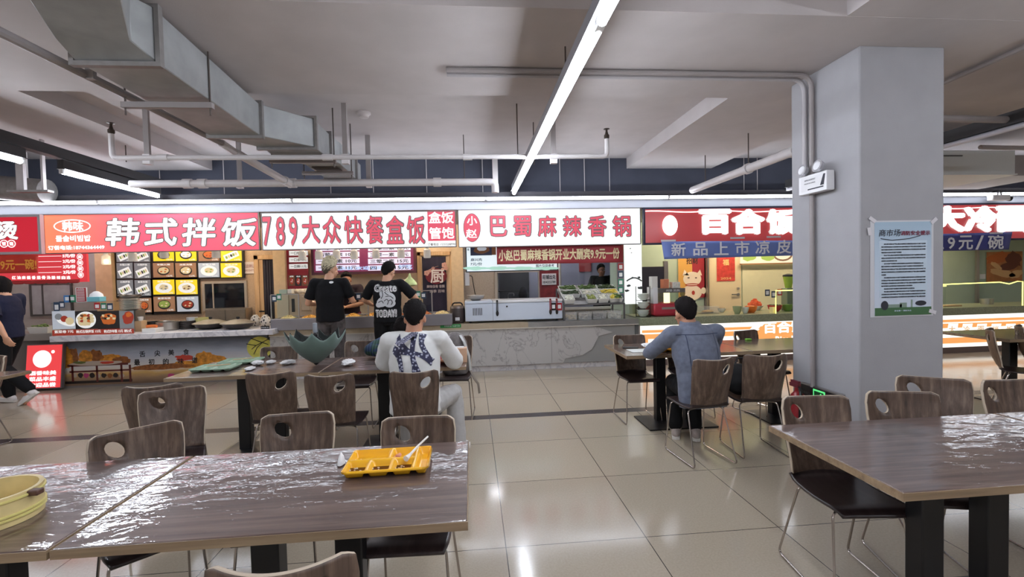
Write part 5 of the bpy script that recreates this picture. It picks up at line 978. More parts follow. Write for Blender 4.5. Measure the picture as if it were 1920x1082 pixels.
# white lit pillar panel with ink lotus, payment card strip
x0, x1, z0, z1 = R4(1172, 456, 1203, 570, 7.3); t = thing('lit_panel', 'tall white lit panel with ink lotus between hotpot and lily stalls', 'light panel', ((x0+x1)/2, 7.3, z0)); L0 = t.location.copy(); m = MB(); flat(m, L0, 1172, 456, 1203.5, 570, 7.3, 0, .04); p1 = m.obj('panel', WHT_L, t); m = MB()
m.tube([AY(1175+28*i/10, 527-6*math.sin(i*.31), 7.292)-L0 for i in range(11)], .012, 5)
for px, py, r in ((1178, 536, 4), (1198, 520, 3), (1201, 540, 5), (1176, 545, 4), (1186, 520, 2), (1182, 466, 1.5), (1184, 474, 1.2)): wdisc(m, L0, px, py, r, r*.6, 7.293, 0, 10, .3)
m.obj('ink_drawing', mat('ink_wash', (78, 84, 84), .6), p1)
x0, x1, z0, z1 = R4(1158, 492, 1170, 575, 7.6); t = thing('card_strip', 'narrow dark strip with five payment cards beside the lit panel', 'sign', ((x0+x1)/2, 7.6, z0)); L0 = t.location.copy(); m = MB(); flat(m, L0, 1158, 492, 1170, 566, 7.6, 0, .03); m.obj('board', mat('strip_board', (112, 104, 112), .5), t)
for i in range(5): m = MB(); flat(m, L0, 1159, 494+i*14.5, 1169, 506+i*14.5, 7.597, 0, .002); flat(m, L0, 1161, 497+i*14.5, 1167, 504+i*14.5, 7.595, 1, .001); m.obj('payment_card', [CARD[(3, 0, 2, 2, 0)[i]], CARD[1]], t)

# ------------------------------------------------ lily rice and cold noodle stalls on the right
yL = 7.15; ZG = AY(1400, 590, yL-.05).z; ZGb = AY(1400, 604.5, yL-.05).z; x0 = AY(1199, 620, yL).x
t = thing('serving_counter', 'granite topped counter with lit orange front of the red sign stalls', 'counter', (6.0, yL, 0)); L0 = t.location.copy()
MB().bb((x0-6, -.05, ZGb), (5.9, .7, ZG)).obj('granite_top', GRAN, t, bev=.005); MB().bb((x0-6, .03, .0), (5.9, .6, ZGb)).obj('counter_body', mat('counter_grey'), t); MB().bb((x0-6, .0, .0), (5.9, .03, .1)).obj('kick_strip', mat('kick_dark', (112, 96, 92), .5), t)
m = MB(); m.bb((x0-6+.02, .0, .1), (5.9, .02, ZGb-.005)); p1 = m.obj('lit_front', glow('front_white_lit', (255, 250, 240), 1.25), t); m = MB(); OR = glow('front_orange_lit', (248, 168, 96), .95)
hh = ZGb-.1
for a, b_ in ((.78, .86), (.60, .74), (.12, .30)): m.bb((x0-6+.04, -.004, .1+hh*a), (5.9, -.001, .1+hh*b_), 0)
m.bb((x0-6+.04, -.0035, .1+hh*.3), (x0-6+.14, -.001, .1+hh*.6), 0)
xq = AY(1408, 630, yL).x-6
m.prism([(xq-.25, .1+hh*.05), (xq+.25, ZGb-.02), (xq+1.6, ZGb-.02), (xq+1.6, .1+hh*.05)], (0, -.006, 0), (1, 0, 0), (0, 0, 1), (0, 1, 0), .002, 0); m.prism([(xq-.42, .1+hh*.05), (xq+.08, ZGb-.02), (xq+.22, ZGb-.02), (xq-.28, .1+hh*.05)], (0, -.007, 0), (1, 0, 0), (0, 0, 1), (0, 1, 0), .001, 1)
c_ = AY(1470, 613, yL-.01)-L0; m.text('百合饭', (c_.x, -.009, c_.z), .72, .2, bold=.04, mi=1); m.text('Rice box', (c_.x+.1, -.009, c_.z-.2), .5, .1, bold=.04, mi=1)
for i in range(7): q = AY(1784+i*27, 618, yL)-L0; m.prism([(q.x-.1, q.z-.1), (q.x-.06, q.z+.1), (q.x+.12, q.z+.1), (q.x+.09, q.z-.1)], (0, -.006, 0), (1, 0, 0), (0, 0, 1), (0, 1, 0), .002, 1); m.text('大冷面拌饭套餐'[i], (q.x, -.009, q.z), .13, .13, bold=.03, mi=2)
m.obj('front_print', [OR, glow('front_letter_lit', (255, 252, 246), 1.3), glow('front_tan_print', (226, 190, 150), .9)], p1)  # the last colour is the tan print of the small panel letters
# door, posters and fittings on the back wall of the lily stall
yB2 = YB-.05
x0, x1, z0, z1 = R4(1330, 480, 1390, 620, yB2); d = bpy.data.objects.new('door_3', None); COL.objects.link(d); d['kind'] = 'structure'; d.location = ((x0+x1)/2, yB2, 0); W = (x1-x0)/2
MB().bb((-W, 0, 0), (W, .045, 2.05)).obj('door_leaf', mat('door_cream', (224, 208, 172), .5), d); MB().bb((-W-.1, .0, 0), (-W-.0, .05, 2.1)).obj('door_frame', mat('frame_dark', (96, 92, 88), .5), d)
zz = AY(1380, 552, yB2).z; MB().cyl((W*.78, -.03, zz), (W*.78, 0, zz), .028, 14).cyl((W*.78, -.035, zz+.12), (W*.78, 0, zz+.12), .022, 14).bb((W*.35, -.045, zz-.012), (W*.8, -.03, zz+.012)).obj('door_handle', STEEL, d)
t = notice('wall_calendar', 'red wall calendar on the cream stall door', 1344, 481, 1378, 527, yB2-.01, mat('calendar_crimson', (196, 66, 60), .5, noise=.25, nscale=14), [('福', 1361, 492, 12, 11, .03), ('2024', 1361, 522, 20, 4, .02)], mat('calendar_gold', (230, 190, 130), .5), 'calendar')
# beckoning cat poster replaced by a plain round cat face
x0, x1, z0, z1 = R4(1272, 480, 1323, 562, yB2); t = thing('cat_poster', 'red and gold poster with a white cat figure in the lily stall', 'poster', ((x0+x1)/2, yB2, z0)); L0 = t.location.copy(); m = MB(); flat(m, L0, 1272, 475, 1298, 562, yB2, 0); flat(m, L0, 1298, 475, 1323, 558, yB2, 1); m.obj('sheet', [mat('poster_gold', (214, 164, 84), .5), mat('poster_crimson', (150, 40, 52), .5)], t)
m = MB(); wdisc(m, L0, 1297, 549, 19, 14, yB2-.002, 0, 22); wdisc(m, L0, 1298, 523, 17, 13, yB2-.003, 0, 22)
for s in (-1, 1):
    c = AY(1298+s*12, 511, yB2-.003)-L0; m.add([c+Vector((-.07, 0, -.06)), c+Vector((.07, 0, -.06)), c+Vector((s*.03, 0, .06))], [(0, 1, 2)], 0)
    wdisc(m, L0, 1298+s*7, 521, 2.2, 1, yB2-.004, 1, 8)
wdisc(m, L0, 1300, 549, 3, 4, yB2-.004, 2, 12); wdisc(m, L0, 1280, 550, 5, 7, yB2-.004, 3, 12); m.ring(AY(1298, 534, yB2-.004)-L0, .15, .03, .02, mi=2); wdisc(m, L0, 1319, 545, 5, 6, yB2-.003, 0, 12); wtxt(m, L0, '招财', 1298, 488, 22, 14, yB2-.003, 1, .03)
m.obj('cat_print', [mat('print_cream', (232, 218, 198), .5), mat('print_black', (60, 34, 30), .5), mat('print_brick', (170, 56, 44), .5), mat('print_olive', (120, 104, 60), .5)], t)
solo('shelf_upright', MB().bb((-.02, 0, 0), (.02, .04, 2.3)), STEELM, 'steel upright beside the cat poster', 'post', (AY(1328, 520, yB2-.1).x, yB2-.1, 0))
x0, x1, z0, z1 = R4(1392, 470, 1600, 493, yB2-.1); t = thing('menu_board', 'pale lit menu with dishes high on the lily stall wall', 'menu board', ((x0+x1)/2, yB2-.1, z0)); L0 = t.location.copy(); m = MB(); flat(m, L0, 1390, 462, 1600, 492, yB2-.1, 0, .05); flat(m, L0, 1390, 492, 1600, 494, yB2-.1, 3, .06); wdisc(m, L0, 1405, 484, 14, 5, yB2-.102, 1, 14, .2); wdisc(m, L0, 1440, 483, 12, 6, yB2-.102, 1, 14, .2); wdisc(m, L0, 1468, 478, 18, 11, yB2-.102, 2, 20); wdisc(m, L0, 1468, 477, 15, 9, yB2-.103, 0, 20)
m.obj('panel', [glow('menu_cream_lit', (250, 238, 206), .85), glow('print_lime', (180, 206, 96), .7), glow('print_bowl_brown', (150, 110, 80), .6), mat('wood_strip', (176, 126, 80), .5)], t, smooth=0)
solo('tile_panel', MB().bb((-1.05, 0, 0), (1.05, .02, 1.85)), mat('cream_tiles', (226, 224, 190), .35, noise=.02, nscale=10), 'cream tiled wall panel right of the stall door', 'panel', (AY(1392, 550, yB2).x+1.06, yB2+.005, 0))
# clutter on the granite counter
def gon(px, py): return AZ(px, py, ZG)
p = gon(1256, 597); WR = mat('warmer_red', (176, 40, 58), .35); t = thing('food_warmer', 'red food warmer with glass top left of the denim jacket person', 'warmer', (AY(1262, 595, 7.25).x, 7.22, ZG)); W = (AY(1294, 590, 7.22).x-AY(1220, 590, 7.22).x)/2; h1 = AY(1256, 569, 7.22).z-ZG; h2 = AY(1256, 549, 7.22).z-ZG; h3 = AY(1256, 541, 7.22).z-ZG
MB().rings([[Vector((sx_*a, .2+sy*b_, z)) for sx_, sy in ((-1, -1), (1, -1), (1, 1), (-1, 1))] for a, b_, z in ((W*.85, .17, 0), (W, .2, .03), (W, .2, h1-.03), (W*.93, .19, h1))]).obj('base', WR, t, bev=.02); MB().bb((-W*.6, -.004, h1*.55), (W*.7, .0, h1*.72)).obj('slot_plate', STEELM, t)
m = MB(); m.bb((-W*.68, .05, h1), (W*.6, .055, h2)); m.bb((-W*.68, .345, h1), (W*.6, .35, h2)); m.bb((W*.595, .05, h1), (W*.6, .35, h2)); m.obj('glass_case', GL, t); m = MB(); m.bb((-W*.72, .03, h2), (W*.64, .37, h3)); m.cur = 1; m.text('烤肠 热狗', (0, .027, (h2+h3)/2), W*.7, (h3-h2)*.55); m.obj('top_sign', [mat('sign_taupe', (96, 92, 88), .5), CARD[1]], t); MB().bb((-W*.95, .06, h1), (-W*.72, .33, h3+.02)).obj('side_panel', WHITE, t); MB().bb((-W*.2, .18, h1), (W*.05, .24, h2)).obj('lamp_post', glow('warmer_lamp', (255, 232, 180), 2.0), t)
zt_ = ZG+h3
for x, w_, h, m_, lab in ((-.30, .1, .2, PORC, 'tall white carton on the red food warmer'), (-.06, .1, .15, mat('carton_orange', (210, 130, 96), .6), 'orange and white carton on the red food warmer'), (.16, .13, .1, mat('carton_pattern', (220, 218, 206), .6, noise=.2, nscale=30), 'patterned paper cup box on the red food warmer')):
    solo('carton', MB().bb((-w_/2, 0, 0), (w_/2, .12, h)), m_, lab, 'carton', (t.location.x-.04+x*.8, 7.3, zt_+.001), bev=.004)
x0, x1, z0, z1 = R4(1203, 500, 1248, 556, YB-.45); t = thing('monitor', 'dark screen on the sage wall left of the cat poster', 'screen', ((x0+x1)/2, YB-.45, z0)); MB().bb((-(x1-x0)/2, 0, 0), ((x1-x0)/2, .06, z1-z0)).obj('screen_body', mat('screen_dark', (40, 40, 52), .3), t, bev=.006); MB().bb(((x1-x0)/2-.03, -.01, .2), ((x1-x0)/2+.05, .05, z1-z0+.1)).obj('side_post', STEELM, t); MB().bb((-.3, .02, -z0), (.3, .06, 0)).obj('stand', BLACK, t)
BWL = mat('bowl_pale', (214, 220, 212), .25)
for i in range(3):
    p = AY(1206, 594-i*16, 7.3); b = thing('bowl_stack', ('lowest', 'middle', 'top')[i]+' pair of pale bowls on the wire tower at the counter end', 'bowl', (p.x, 7.3, ZG+.005+i*.135))
    for j in range(2): MB().lathe([(.045, 0), (.08, .035), (.1, .07), (.095, .072), (.075, .035), (.003, .01)], (0, 0, .035*j), 22).obj('bowl', BWL, b)
m = MB()
for s in (-1, 1): m.cyl((s*.118, .0, 0), (s*.118, .0, .5), .006, 6)
for i in range(3): m.tube([(.118*math.cos(a*PI/8), .118*math.sin(a*PI/8), .004+.135*i) for a in range(17)], .004, 6)
solo('wire_tower', m, BLACK, 'black wire tower holding pale bowls at the counter end', 'rack', (AY(1206, 590, 7.3).x, 7.3, ZG))
o, W, H = block('food_box', 'clear lidded food box right of the denim jacket person', 'box', 1316, 575, 1349, 591, 7.45, .2, mat('cloudy_plastic'), z=ZG); m = MB().ball((0, .1, .03), (W*.7, .07, .028), 12, 6); m.obj('contents', mat('noodle_mix'), o)
def bowl(label, px, pyb, wpx, hpx, m_, foodm=None, group=None):
    p = gon(px, pyb); k = p.y/F_PX; r = wpx*k/2; h = hpx*k; t_ = thing('serving_bowl', label, 'bowl', (p.x, p.y+r, ZG), 0, group); MB().lathe([(r*.5, 0), (r*.85, h*.4), (r, h), (r*.95, h), (r*.78, h*.4), (r*.02, h*.12)], n=24).obj('bowl', m_, t_)
    if foodm:
        m = MB(); m.ball((0, 0, h*.8), (r*.85, r*.85, h*.3), 14, 8)
        for i in range(22): a = random.uniform(0, 6.28); q = r*.7*random.random()**.5; m.ball((q*math.cos(a), q*math.sin(a), h*1.0), (r*.14, r*.1, r*.08), 6, 4, R=Rz(a))
        f_ = m.obj('food', foodm, t_); f_['kind'] = 'stuff'
bowl('small white bowl of brown food beside the clear food box', 1357, 586, 15, 8, PORC, mat('brown_food', (110, 84, 50), .6, noise=.2, nscale=30))
bowl('green and white bowl tilted on the granite counter', 1387, 589, 17, 15, mat('bowl_green_white', (150, 160, 120), .3)); bowl('pale bowl right of the green and white bowl', 1401, 588, 14, 12, BWL)
bowl('orange bowl heaped with carrots on the granite counter', 1415, 587, 23, 13, mat('bowl_orange', (222, 120, 50), .35), mat('carrot', (224, 120, 46), .5, noise=.2, nscale=30)); bowl('red bowl left of the column on the granite counter', 1461, 585, 27, 13, mat('bowl_red', (190, 46, 48), .35), VEG['dark']); bowl('green bowl half hidden by the column', 1482, 584, 20, 13, mat('bowl_green', (110, 150, 60), .35), VEG['leaf'])
p = gon(1430, 583); t = thing('tomato_bowl', 'white bowl heaped with tomatoes behind the carrot bowl', 'bowl', (p.x, p.y+.22, ZG)); MB().lathe([(.08, 0), (.14, .08), (.13, .08), (.004, .02)], n=20).obj('bowl', PORC, t); TM = None
for i in range(12):
    a = i*2.4; q = .095*(i/12)**.5; z = .175-.9*q
    if TM is None: TM = solo('tomato', MB().lathe([(.004, -.034), (.03, -.028), (.042, 0), (.032, .028), (.01, .034), (.003, .028)], n=14), mat('tomato', (216, 96, 56), .35, noise=.15, nscale=12), 'orange red tomato in the heap behind the carrot bowl', 'tomato', t.location+Vector((0, 0, z)), 0, 'tomatoes heaped in the bowl')
    else: c_ = TM.copy(); COL.objects.link(c_); c_.location = t.location+Vector((q*math.cos(a), q*math.sin(a), z))
LEDY = glow('led_yellow', (250, 240, 130), 2.2)
p = gon(1440, 586); t = thing('glass_guard', 'glass guard with glowing yellow edge strip on the lily counter', 'guard', (p.x, 7.14, ZG)); x0, x1, z0, z1 = R4(1440, 541, 1760, 586, 7.14); MB().bb((0, 0, 0), (x1-x0, .006, z1-ZG)).obj('glass_panel', GL, t); MB().tube([(0, -.005, .0), (0, -.005, z1-ZG), (x1-x0, -.005, z1-ZG)], .009, 6).obj('light_strip', LEDY, t); L0 = t.location.copy()
for px, py, mi in ((1439, 549, 0), (1451, 552, 0), (1462, 548, 3)): m = MB(); flat(m, L0, px-4.5, py-6, px+4.5, py+6, 7.136, 0, .002); flat(m, L0, px-2.8, py-3.5, px+2.8, py+3.5, 7.134, 1, .001); m.obj('payment_card', [CARD[mi], CARD[1]], t)
solo('cup', MB().lathe([(.045, 0), (.05, .1), (.046, .1), (.04, .01), (.003, .01)], n=18), mat('cup_cream', (240, 226, 160), .4), 'cream cup at the left end of the glowing glass guard', 'cup', (t.location.x, 7.215, ZG))
t = thing('glass_guard', 'glass guard with glowing yellow strip right of the column', 'guard', (AY(1772, 530, 7.14).x, 7.14, ZG)); z1 = AY(1840, 530, 7.14).z; xe = AY(1917, 530, 7.14).x-t.location.x; MB().bb((-.6, 0, 0), (xe, .006, z1-ZG)).obj('glass_panel', GL, t); MB().tube([(-.6, -.005, z1-ZG-.02), (xe*.7, -.005, z1-ZG), (xe*.82, -.01, z1-ZG-.035), (xe*.93, -.005, z1-ZG+.005), (xe, -.005, z1-ZG), (xe, -.005, 0)], .009, 6).obj('light_strip', LEDY, t)
p = gon(1864, 571); solo('cooking_pot', MB().lathe([(.09, 0), (.095, .1), (.09, .1), (.088, .01), (.003, .01)], n=24), STEELM, 'small steel pot on the counter right of the column', 'pot', (p.x, p.y+.12, ZG)); p = gon(1790, 575); solo('chopping_board', MB().bb((-.2, 0, 0), (.14, .14, .025)), wood_pale, 'wooden chopping board on the counter right of the column', 'board', (p.x, p.y, ZG))
t = notice('food_poster', 'brown fried chicken poster in the cold noodle stall', 1850, 472, 1917, 528, yB2, mat('poster_sepia', (168, 110, 64), .5, noise=.3, nscale=5), [], INKD, 'poster'); L0 = t.location.copy(); m = MB()
for px, py, rx, ry, mi, ro in ((1872, 484, 22, 9, 0, .2), (1900, 486, 16, 12, 1, -.4), (1890, 500, 20, 7, 1, .3), (1880, 512, 24, 6, 2, -.2), (1905, 514, 12, 7, 2, .3), (1868, 498, 12, 4, 2, -.5)): wdisc(m, L0, px, py, rx, ry, yB2-.002-.0003*mi, mi, 16, .2, ro)
flat(m, L0, 1837, 514, 1848, 523, yB2-.003, 3, .002)
m.obj('food_print', [mat('print_rust', (176, 96, 48), .5), mat('print_umber', (104, 56, 40), .5), mat('print_sand', (206, 166, 116), .5), CARD[1]], t)
solo('shelf_upright', MB().bb((-.03, 0, 0), (.03, .04, 2.4)), STEELM, 'steel upright left of the fried chicken poster', 'post', (AY(1834, 520, yB2-.06).x, yB2-.06, 0))
p = gon(1476, 541); t = thing('blender', 'green juice blender on a stand behind the guard by the column', 'blender', (AY(1478, 520, 7.6).x, 7.6, ZG)); z0 = AY(1478, 540, 7.6).z-ZG; MB().bb((-.08, -.08, 0), (.08, .08, z0)).obj('base', mat('blender_base', (120, 130, 110), .4), t, bev=.01); MB().lathe([(.05, z0), (.085, z0+.2), (.08, z0+.2), (.003, z0+.01)], n=20).obj('jug', mat('juice_green', (150, 180, 70), .15), t); MB().lathe([(.088, z0+.2), (.086, z0+.23), (.02, z0+.25), (.003, z0+.25)], n=20).obj('lid', BLACK, t)
# ================================================================ people
SKIN = mat('skin', (202, 152, 122), .5, noise=.05, nscale=14); SKIN2 = mat('skin_tan', (176, 124, 96), .5, noise=.05, nscale=14); LIP = mat('lip', (160, 92, 84), .5); EYEW = mat('eye_white', (222, 218, 212), .3); EYEB = mat('eye_dark', (30, 24, 22), .3)
HAIRB = mat('hair_black', (22, 18, 18), .8, bump=.8, bscale=110, spec=.15); HAIRG = mat('hair_blond', (188, 178, 146), .6, noise=.3, nscale=40, bump=.8, bscale=90)
TEX = bpy.data.textures.new('cloth_folds', 'CLOUDS'); TEX.noise_scale = .09; TEX.noise_depth = 2
def cloth(name, col, noise=.06, sc=16, rough=.85, bump=.15): return mat(name, col, rough, noise=noise, nscale=sc, bump=bump, bscale=220, spec=.2)
def soft(o, vox, fold=0.0, sm=4):
    r = o.modifiers.new('one_surface', 'REMESH'); r.mode = 'VOXEL'; r.voxel_size = vox; r.use_smooth_shade = True
    s = o.modifiers.new('smooth', 'SMOOTH'); s.factor = .6; s.iterations = sm
    if fold: d = o.modifiers.new('folds', 'DISPLACE'); d.texture = TEX; d.strength = fold; d.mid_level = .5; d.texture_coords = 'GLOBAL'
    return o
V3 = Vector
def limb(m, pts, rs, n=14):
    P = [V3(p) for p in pts]; out = []; rr = []
    for i in range(len(P)-1):
        for k in range(4): f = k/4; out.append(P[i].lerp(P[i+1], f)); rr.append(rs[i]*(1-f)+rs[i+1]*f)
    out.append(P[-1]); rr.append(rs[-1]); m.tube(out, rr, n)
    for p, r in zip(P, rs): m.ball(p, r*.995, n, 8)
def hand(m, w, d, pn, side, curl=.5, k=1.0):
    # wrist w, direction d of the hand, palm normal pn, side +1 puts the thumb towards d x pn
    w, d, pn = V3(w), V3(d).normalized(), V3(pn); pn = (pn-d*pn.dot(d)).normalized(); sd = d.cross(pn)*side
    for i in range(4):
        o = (i-1.5)*.021*k; base = w+d*(.083-.004*abs(i-1.3))*k-sd*o; L = (.068, .078, .074, .058)[i]*k; q = base; dd = d.copy(); pts = [w+d*.03*k-sd*o*.8, base]
        for j, f in enumerate((.45, .32, .26)):
            a = curl*(.5+.35*j)*(1+.08*(i-1)); dd = (dd*math.cos(a)+pn*math.sin(a)).normalized(); pn2 = pn; q = q+dd*L*f; pts.append(q)
        m.tube(pts, [.011*k, .0095*k, .0088*k, .008*k, .0066*k], 8); m.ball(q, .0066*k, 8, 6)
    for i in range(3): m.ball(w+d*(.025+.024*i)*k, (0, 0, 0) and .0 or .0, 4, 3) if False else None
    R = Matrix((sd, d, pn)).transposed(); m.ball(w+d*.048*k, (.041*k, .052*k, .016*k), 14, 10, R=R); m.ball(w+d*.02*k+sd*.014*k, (.026*k, .034*k, .018*k), 12, 8, R=R)
    t0 = w+d*.03*k+sd*.026*k; t1 = t0+(d*.5+sd*.75+pn*.25).normalized()*.036*k; t2 = t1+(d*.85+sd*.3+pn*.35).normalized()*.03*k; t3 = t2+(d*.9+pn*.4).normalized()*.022*k
    m.tube([w+d*.02*k+sd*.012*k, t0, t1, t2, t3], [.016*k, .014*k, .0105*k, .0095*k, .0075*k], 8); m.ball(t3, .0075*k, 8, 6)
def person(label, loc, rz, J, skin=SKIN, hair=HAIRB, head_turn=0, head_tilt=0, head_roll=0, shirt=None, sleeve=.5, long_=False, pants=None, shoes=None, hem=None, wide=1.0, hairlong=0, curl=.5, spiky=0, collar=False, group=None, fold=.012, sk=1.0):
    """J: joints in the person's own frame (facing +y): hipL/R, kneeL/R, ankL/R, toeL/R, pel, chest, neck, head, shL/R, elL/R, wrL/R, hdL/R (hand direction), pnL/R (palm normal)"""
    t = thing('person', label, 'person', loc, rz, group); g = {k: V3(v) for k, v in J.items()}
    w_ = wide; m = MB()
    waist = g['pel'].lerp(g['chest'], .5)
    T = [g['pel']-V3((0, 0, .09)), g['pel'], waist, g['chest'], g['chest'].lerp(g['neck'], .62), g['neck'], g['neck'].lerp(g['head'], .55)]
    def torso(mm, e, low=0, top=6):
        P = T[low:top+1]; rx = [.13, .155, .138, .163, .135, .056, .052][low:top+1]; ry = [.1, .115, .102, .122, .095, .056, .054][low:top+1]; pts = []; a = []; b = []
        for i in range(len(P)-1):
            for k in range(5): f = k/5; f2 = f*f*(3-2*f); pts.append(P[i].lerp(P[i+1], f)); a.append((rx[i]*(1-f2)+rx[i+1]*f2)*w_+e); b.append(ry[i]*(1-f2)+ry[i+1]*f2+e)
        pts.append(P[-1]); a.append(rx[-1]*w_+e); b.append(ry[-1]+e); mm.tube(pts, a, 24, ry=b, up=(1, 0, 0))
    torso(m, 0)
    for s in 'LR':
        limb(m, [g['neck'].lerp(g['sh'+s], .35)-V3((0, 0, .03)), g['sh'+s]], [.05, .056]); limb(m, [g['sh'+s], g['sh'+s].lerp(g['el'+s], .5), g['el'+s], g['el'+s].lerp(g['wr'+s], .35), g['wr'+s]], [.055, .048, .039, .04, .026])
        hand(m, g['wr'+s], g.get('hd'+s, g['wr'+s]-g['el'+s]), g.get('pn'+s, V3((0, 0, -1))), -1 if s == 'L' else 1, curl)
        limb(m, [g['hip'+s], g['hip'+s].lerp(g['knee'+s], .5), g['knee'+s], g['knee'+s].lerp(g['ank'+s], .3), g['ank'+s]], [.088, .074, .054, .055, .036])
        limb(m, [g['ank'+s], g['ank'+s].lerp(g['toe'+s], .5), g['toe'+s]], [.036, .034, .025])
    # head
    HM = Matrix.Translation(g['head']-V3((0, 0, .028))) @ Matrix.Rotation(head_turn, 4, 'Z') @ Matrix.Rotation(head_tilt, 4, 'X') @ Matrix.Rotation(head_roll, 4, 'Y')
    m.X = HM
    m.ball((0, -.012, .03), (.076, .094, .092), 22, 14); m.ball((0, .022, -.035), (.06, .066, .082), 20, 12); m.ball((0, .05, -.088), (.03, .03, .024), 12, 8)
    m.tube([(0, .088, .012), (0, .102, -.018), (0, .108, -.034)], [.008, .011, .014], 8); m.ball((0, .1, -.036), (.017, .013, .011), 10, 6)
    m.tube([(-.045, .075, .028), (0, .087, .03), (.045, .075, .028)], .011, 8); m.tube([(-.022, .082, -.063), (0, .09, -.062), (.022, .082, -.063)], .0085, 8)
    for s in (-1, 1): m.ball((s*.076, -.008, -.006), (.01, .02, .031), 10, 8, R=Rz(s*-.35)); m.ball((s*.034, .068, -.022), (.024, .022, .018), 10, 8)
    m.X = None
    b = soft(m.obj('body', skin, t), .0065*sk, 0, 3)
    f = MB(); f.X = HM
    for s in (-1, 1): f.ball((s*.031, .081, .012), (.013, .007, .0075), 10, 6)
    f.cur = 1
    for s in (-1, 1): f.ball((s*.031, .087, .012), (.006, .004, .006), 8, 6); f.tube([(s*.05, .08, .03), (s*.032, .092, .036), (s*.014, .093, .033)], .004, 6)
    f.cur = 2; f.tube([(-.024, .088, -.063), (0, .097, -.062), (.024, .088, -.063)], .005, 6); f.obj('face', [EYEW, EYEB, LIP], t)
    # hair: skull cap with a hairline, pushed out in tufts
    h = MB(); rs = []; N, M = 48, 30; rnd = random.Random(len(label))
    for i in range(M+1):
        a = PI*i/M-PI/2; ring = []
        for k in range(N):
            az = 2*PI*k/N; d = V3((math.cos(a)*math.cos(az), math.cos(a)*math.sin(az), math.sin(a))); line = d.z*1.0-d.y*.8+.02+hairlong*.6
            side = abs(d.x); line -= .18*(1 if (d.y > .05 and side > .6 and d.z < .2) else 0)
            e = max(-.06, min(1, line*2.6)); tuft = .012*math.sin(az*9+i*1.3)*math.sin(i*1.7+az*3)
            th = .008+.008*max(0, d.z+.3)+tuft*.5+(spiky*max(0, d.z)**1.5*(1+.5*math.sin(az*5+i)) if spiky else .008*max(0, d.z)); r = V3((.077, .096, .094)); k2 = 1+(e*th/.085 if e > 0 else e*1.5)
            q = V3((d.x*r.x*k2*(1-.22*max(0, -d.z)), d.y*r.y*k2-.013, d.z*r.z*k2*(1 if d.z > 0 else 1.32-.1*d.z)+.03))
            q += d*(rnd.uniform(-.2, 1)*(.012 if spiky else .005)*max(0, e)+.003*math.sin(az*23+i*5.1))
            if hairlong and d.z < .1 and d.y < .3: q.z -= hairlong*(.1-d.z)*.35*(1-max(0, d.y)*2)
            ring.append(HM @ q)
        rs.append(ring)
    h.rings(rs)
    if isinstance(hair, list): h.mi = [1 if i//N < M*(.5+.1*math.sin(i*2.3)+.04*math.sin(i*.9)) else 0 for i in range(len(h.mi))]
    h.obj('hair', hair, t, smooth=80)
    # clothes
    if shirt:
        m = MB(); e = .016; low = T[0] if hem is None else None
        P = [g['pel']+V3((0, 0, hem if hem is not None else -.06))]+[g['pel'].lerp(waist, .6), waist, g['chest'], g['chest'].lerp(g['neck'], .62), g['chest'].lerp(g['neck'], .97)]
        rx = [.17, .165, .158, .172, .155, .084]; ry = [.135, .13, .122, .132, .108, .076]; pts = []; a = []; b_ = []
        for i in range(len(P)-1):
            for k in range(5): f_ = k/5; pts.append(P[i].lerp(P[i+1], f_)); a.append((rx[i]*(1-f_)+rx[i+1]*f_)*w_+e*.4); b_.append(ry[i]*(1-f_)+ry[i+1]*f_+e*.4)
        pts.append(P[-1]); a.append(rx[-1]*w_); b_.append(ry[-1]); m.tube(pts, a, 28, ry=b_, up=(1, 0, 0))
        for s in 'LR':
            sh, el, wr = g['sh'+s], g['el'+s], g['wr'+s]; limb(m, [g['neck'].lerp(sh, .35)-V3((0, 0, .035)), sh], [.06, .068])
            if long_: limb(m, [sh, sh.lerp(el, .5), el, el.lerp(wr, .5), el.lerp(wr, .9)], [.07, .066, .06, .053, .044])
            else:
                q = sh.lerp(el, sleeve); limb(m, [sh, sh.lerp(q, .5)], [.07, .07]); m.tube([sh, sh.lerp(q, .5), q], [.069, .071, .074], 18)
                if sleeve > .95: q2 = el.lerp(wr, .18); limb(m, [sh, el], [.07, .068]); m.tube([el, q2], [.068, .07], 18)
        if collar: m.tube([g['neck']-V3((0, 0, .05)), g['neck']+V3((0, -.005, .035))], [.085, .082], 20)
        soft(m.obj('jacket' if collar else 'shirt', shirt, t), .009*sk, fold)
    if pants:
        m = MB(); e = .014
        m.tube([g['pel']-V3((0, 0, .1)), g['pel']-V3((0, 0, .03)), g['pel']+V3((0, 0, .06))], [.13*w_, .168*w_, .15*w_], 24, ry=[.1, .126, .115], up=(1, 0, 0))
        for s in 'LR': limb(m, [g['hip'+s], g['hip'+s].lerp(g['knee'+s], .5), g['knee'+s], g['knee'+s].lerp(g['ank'+s], .5), g['knee'+s].lerp(g['ank'+s], .94)], [.105, .092, .076, .072, .064])
        soft(m.obj('trousers', pants, t), .009*sk, fold)
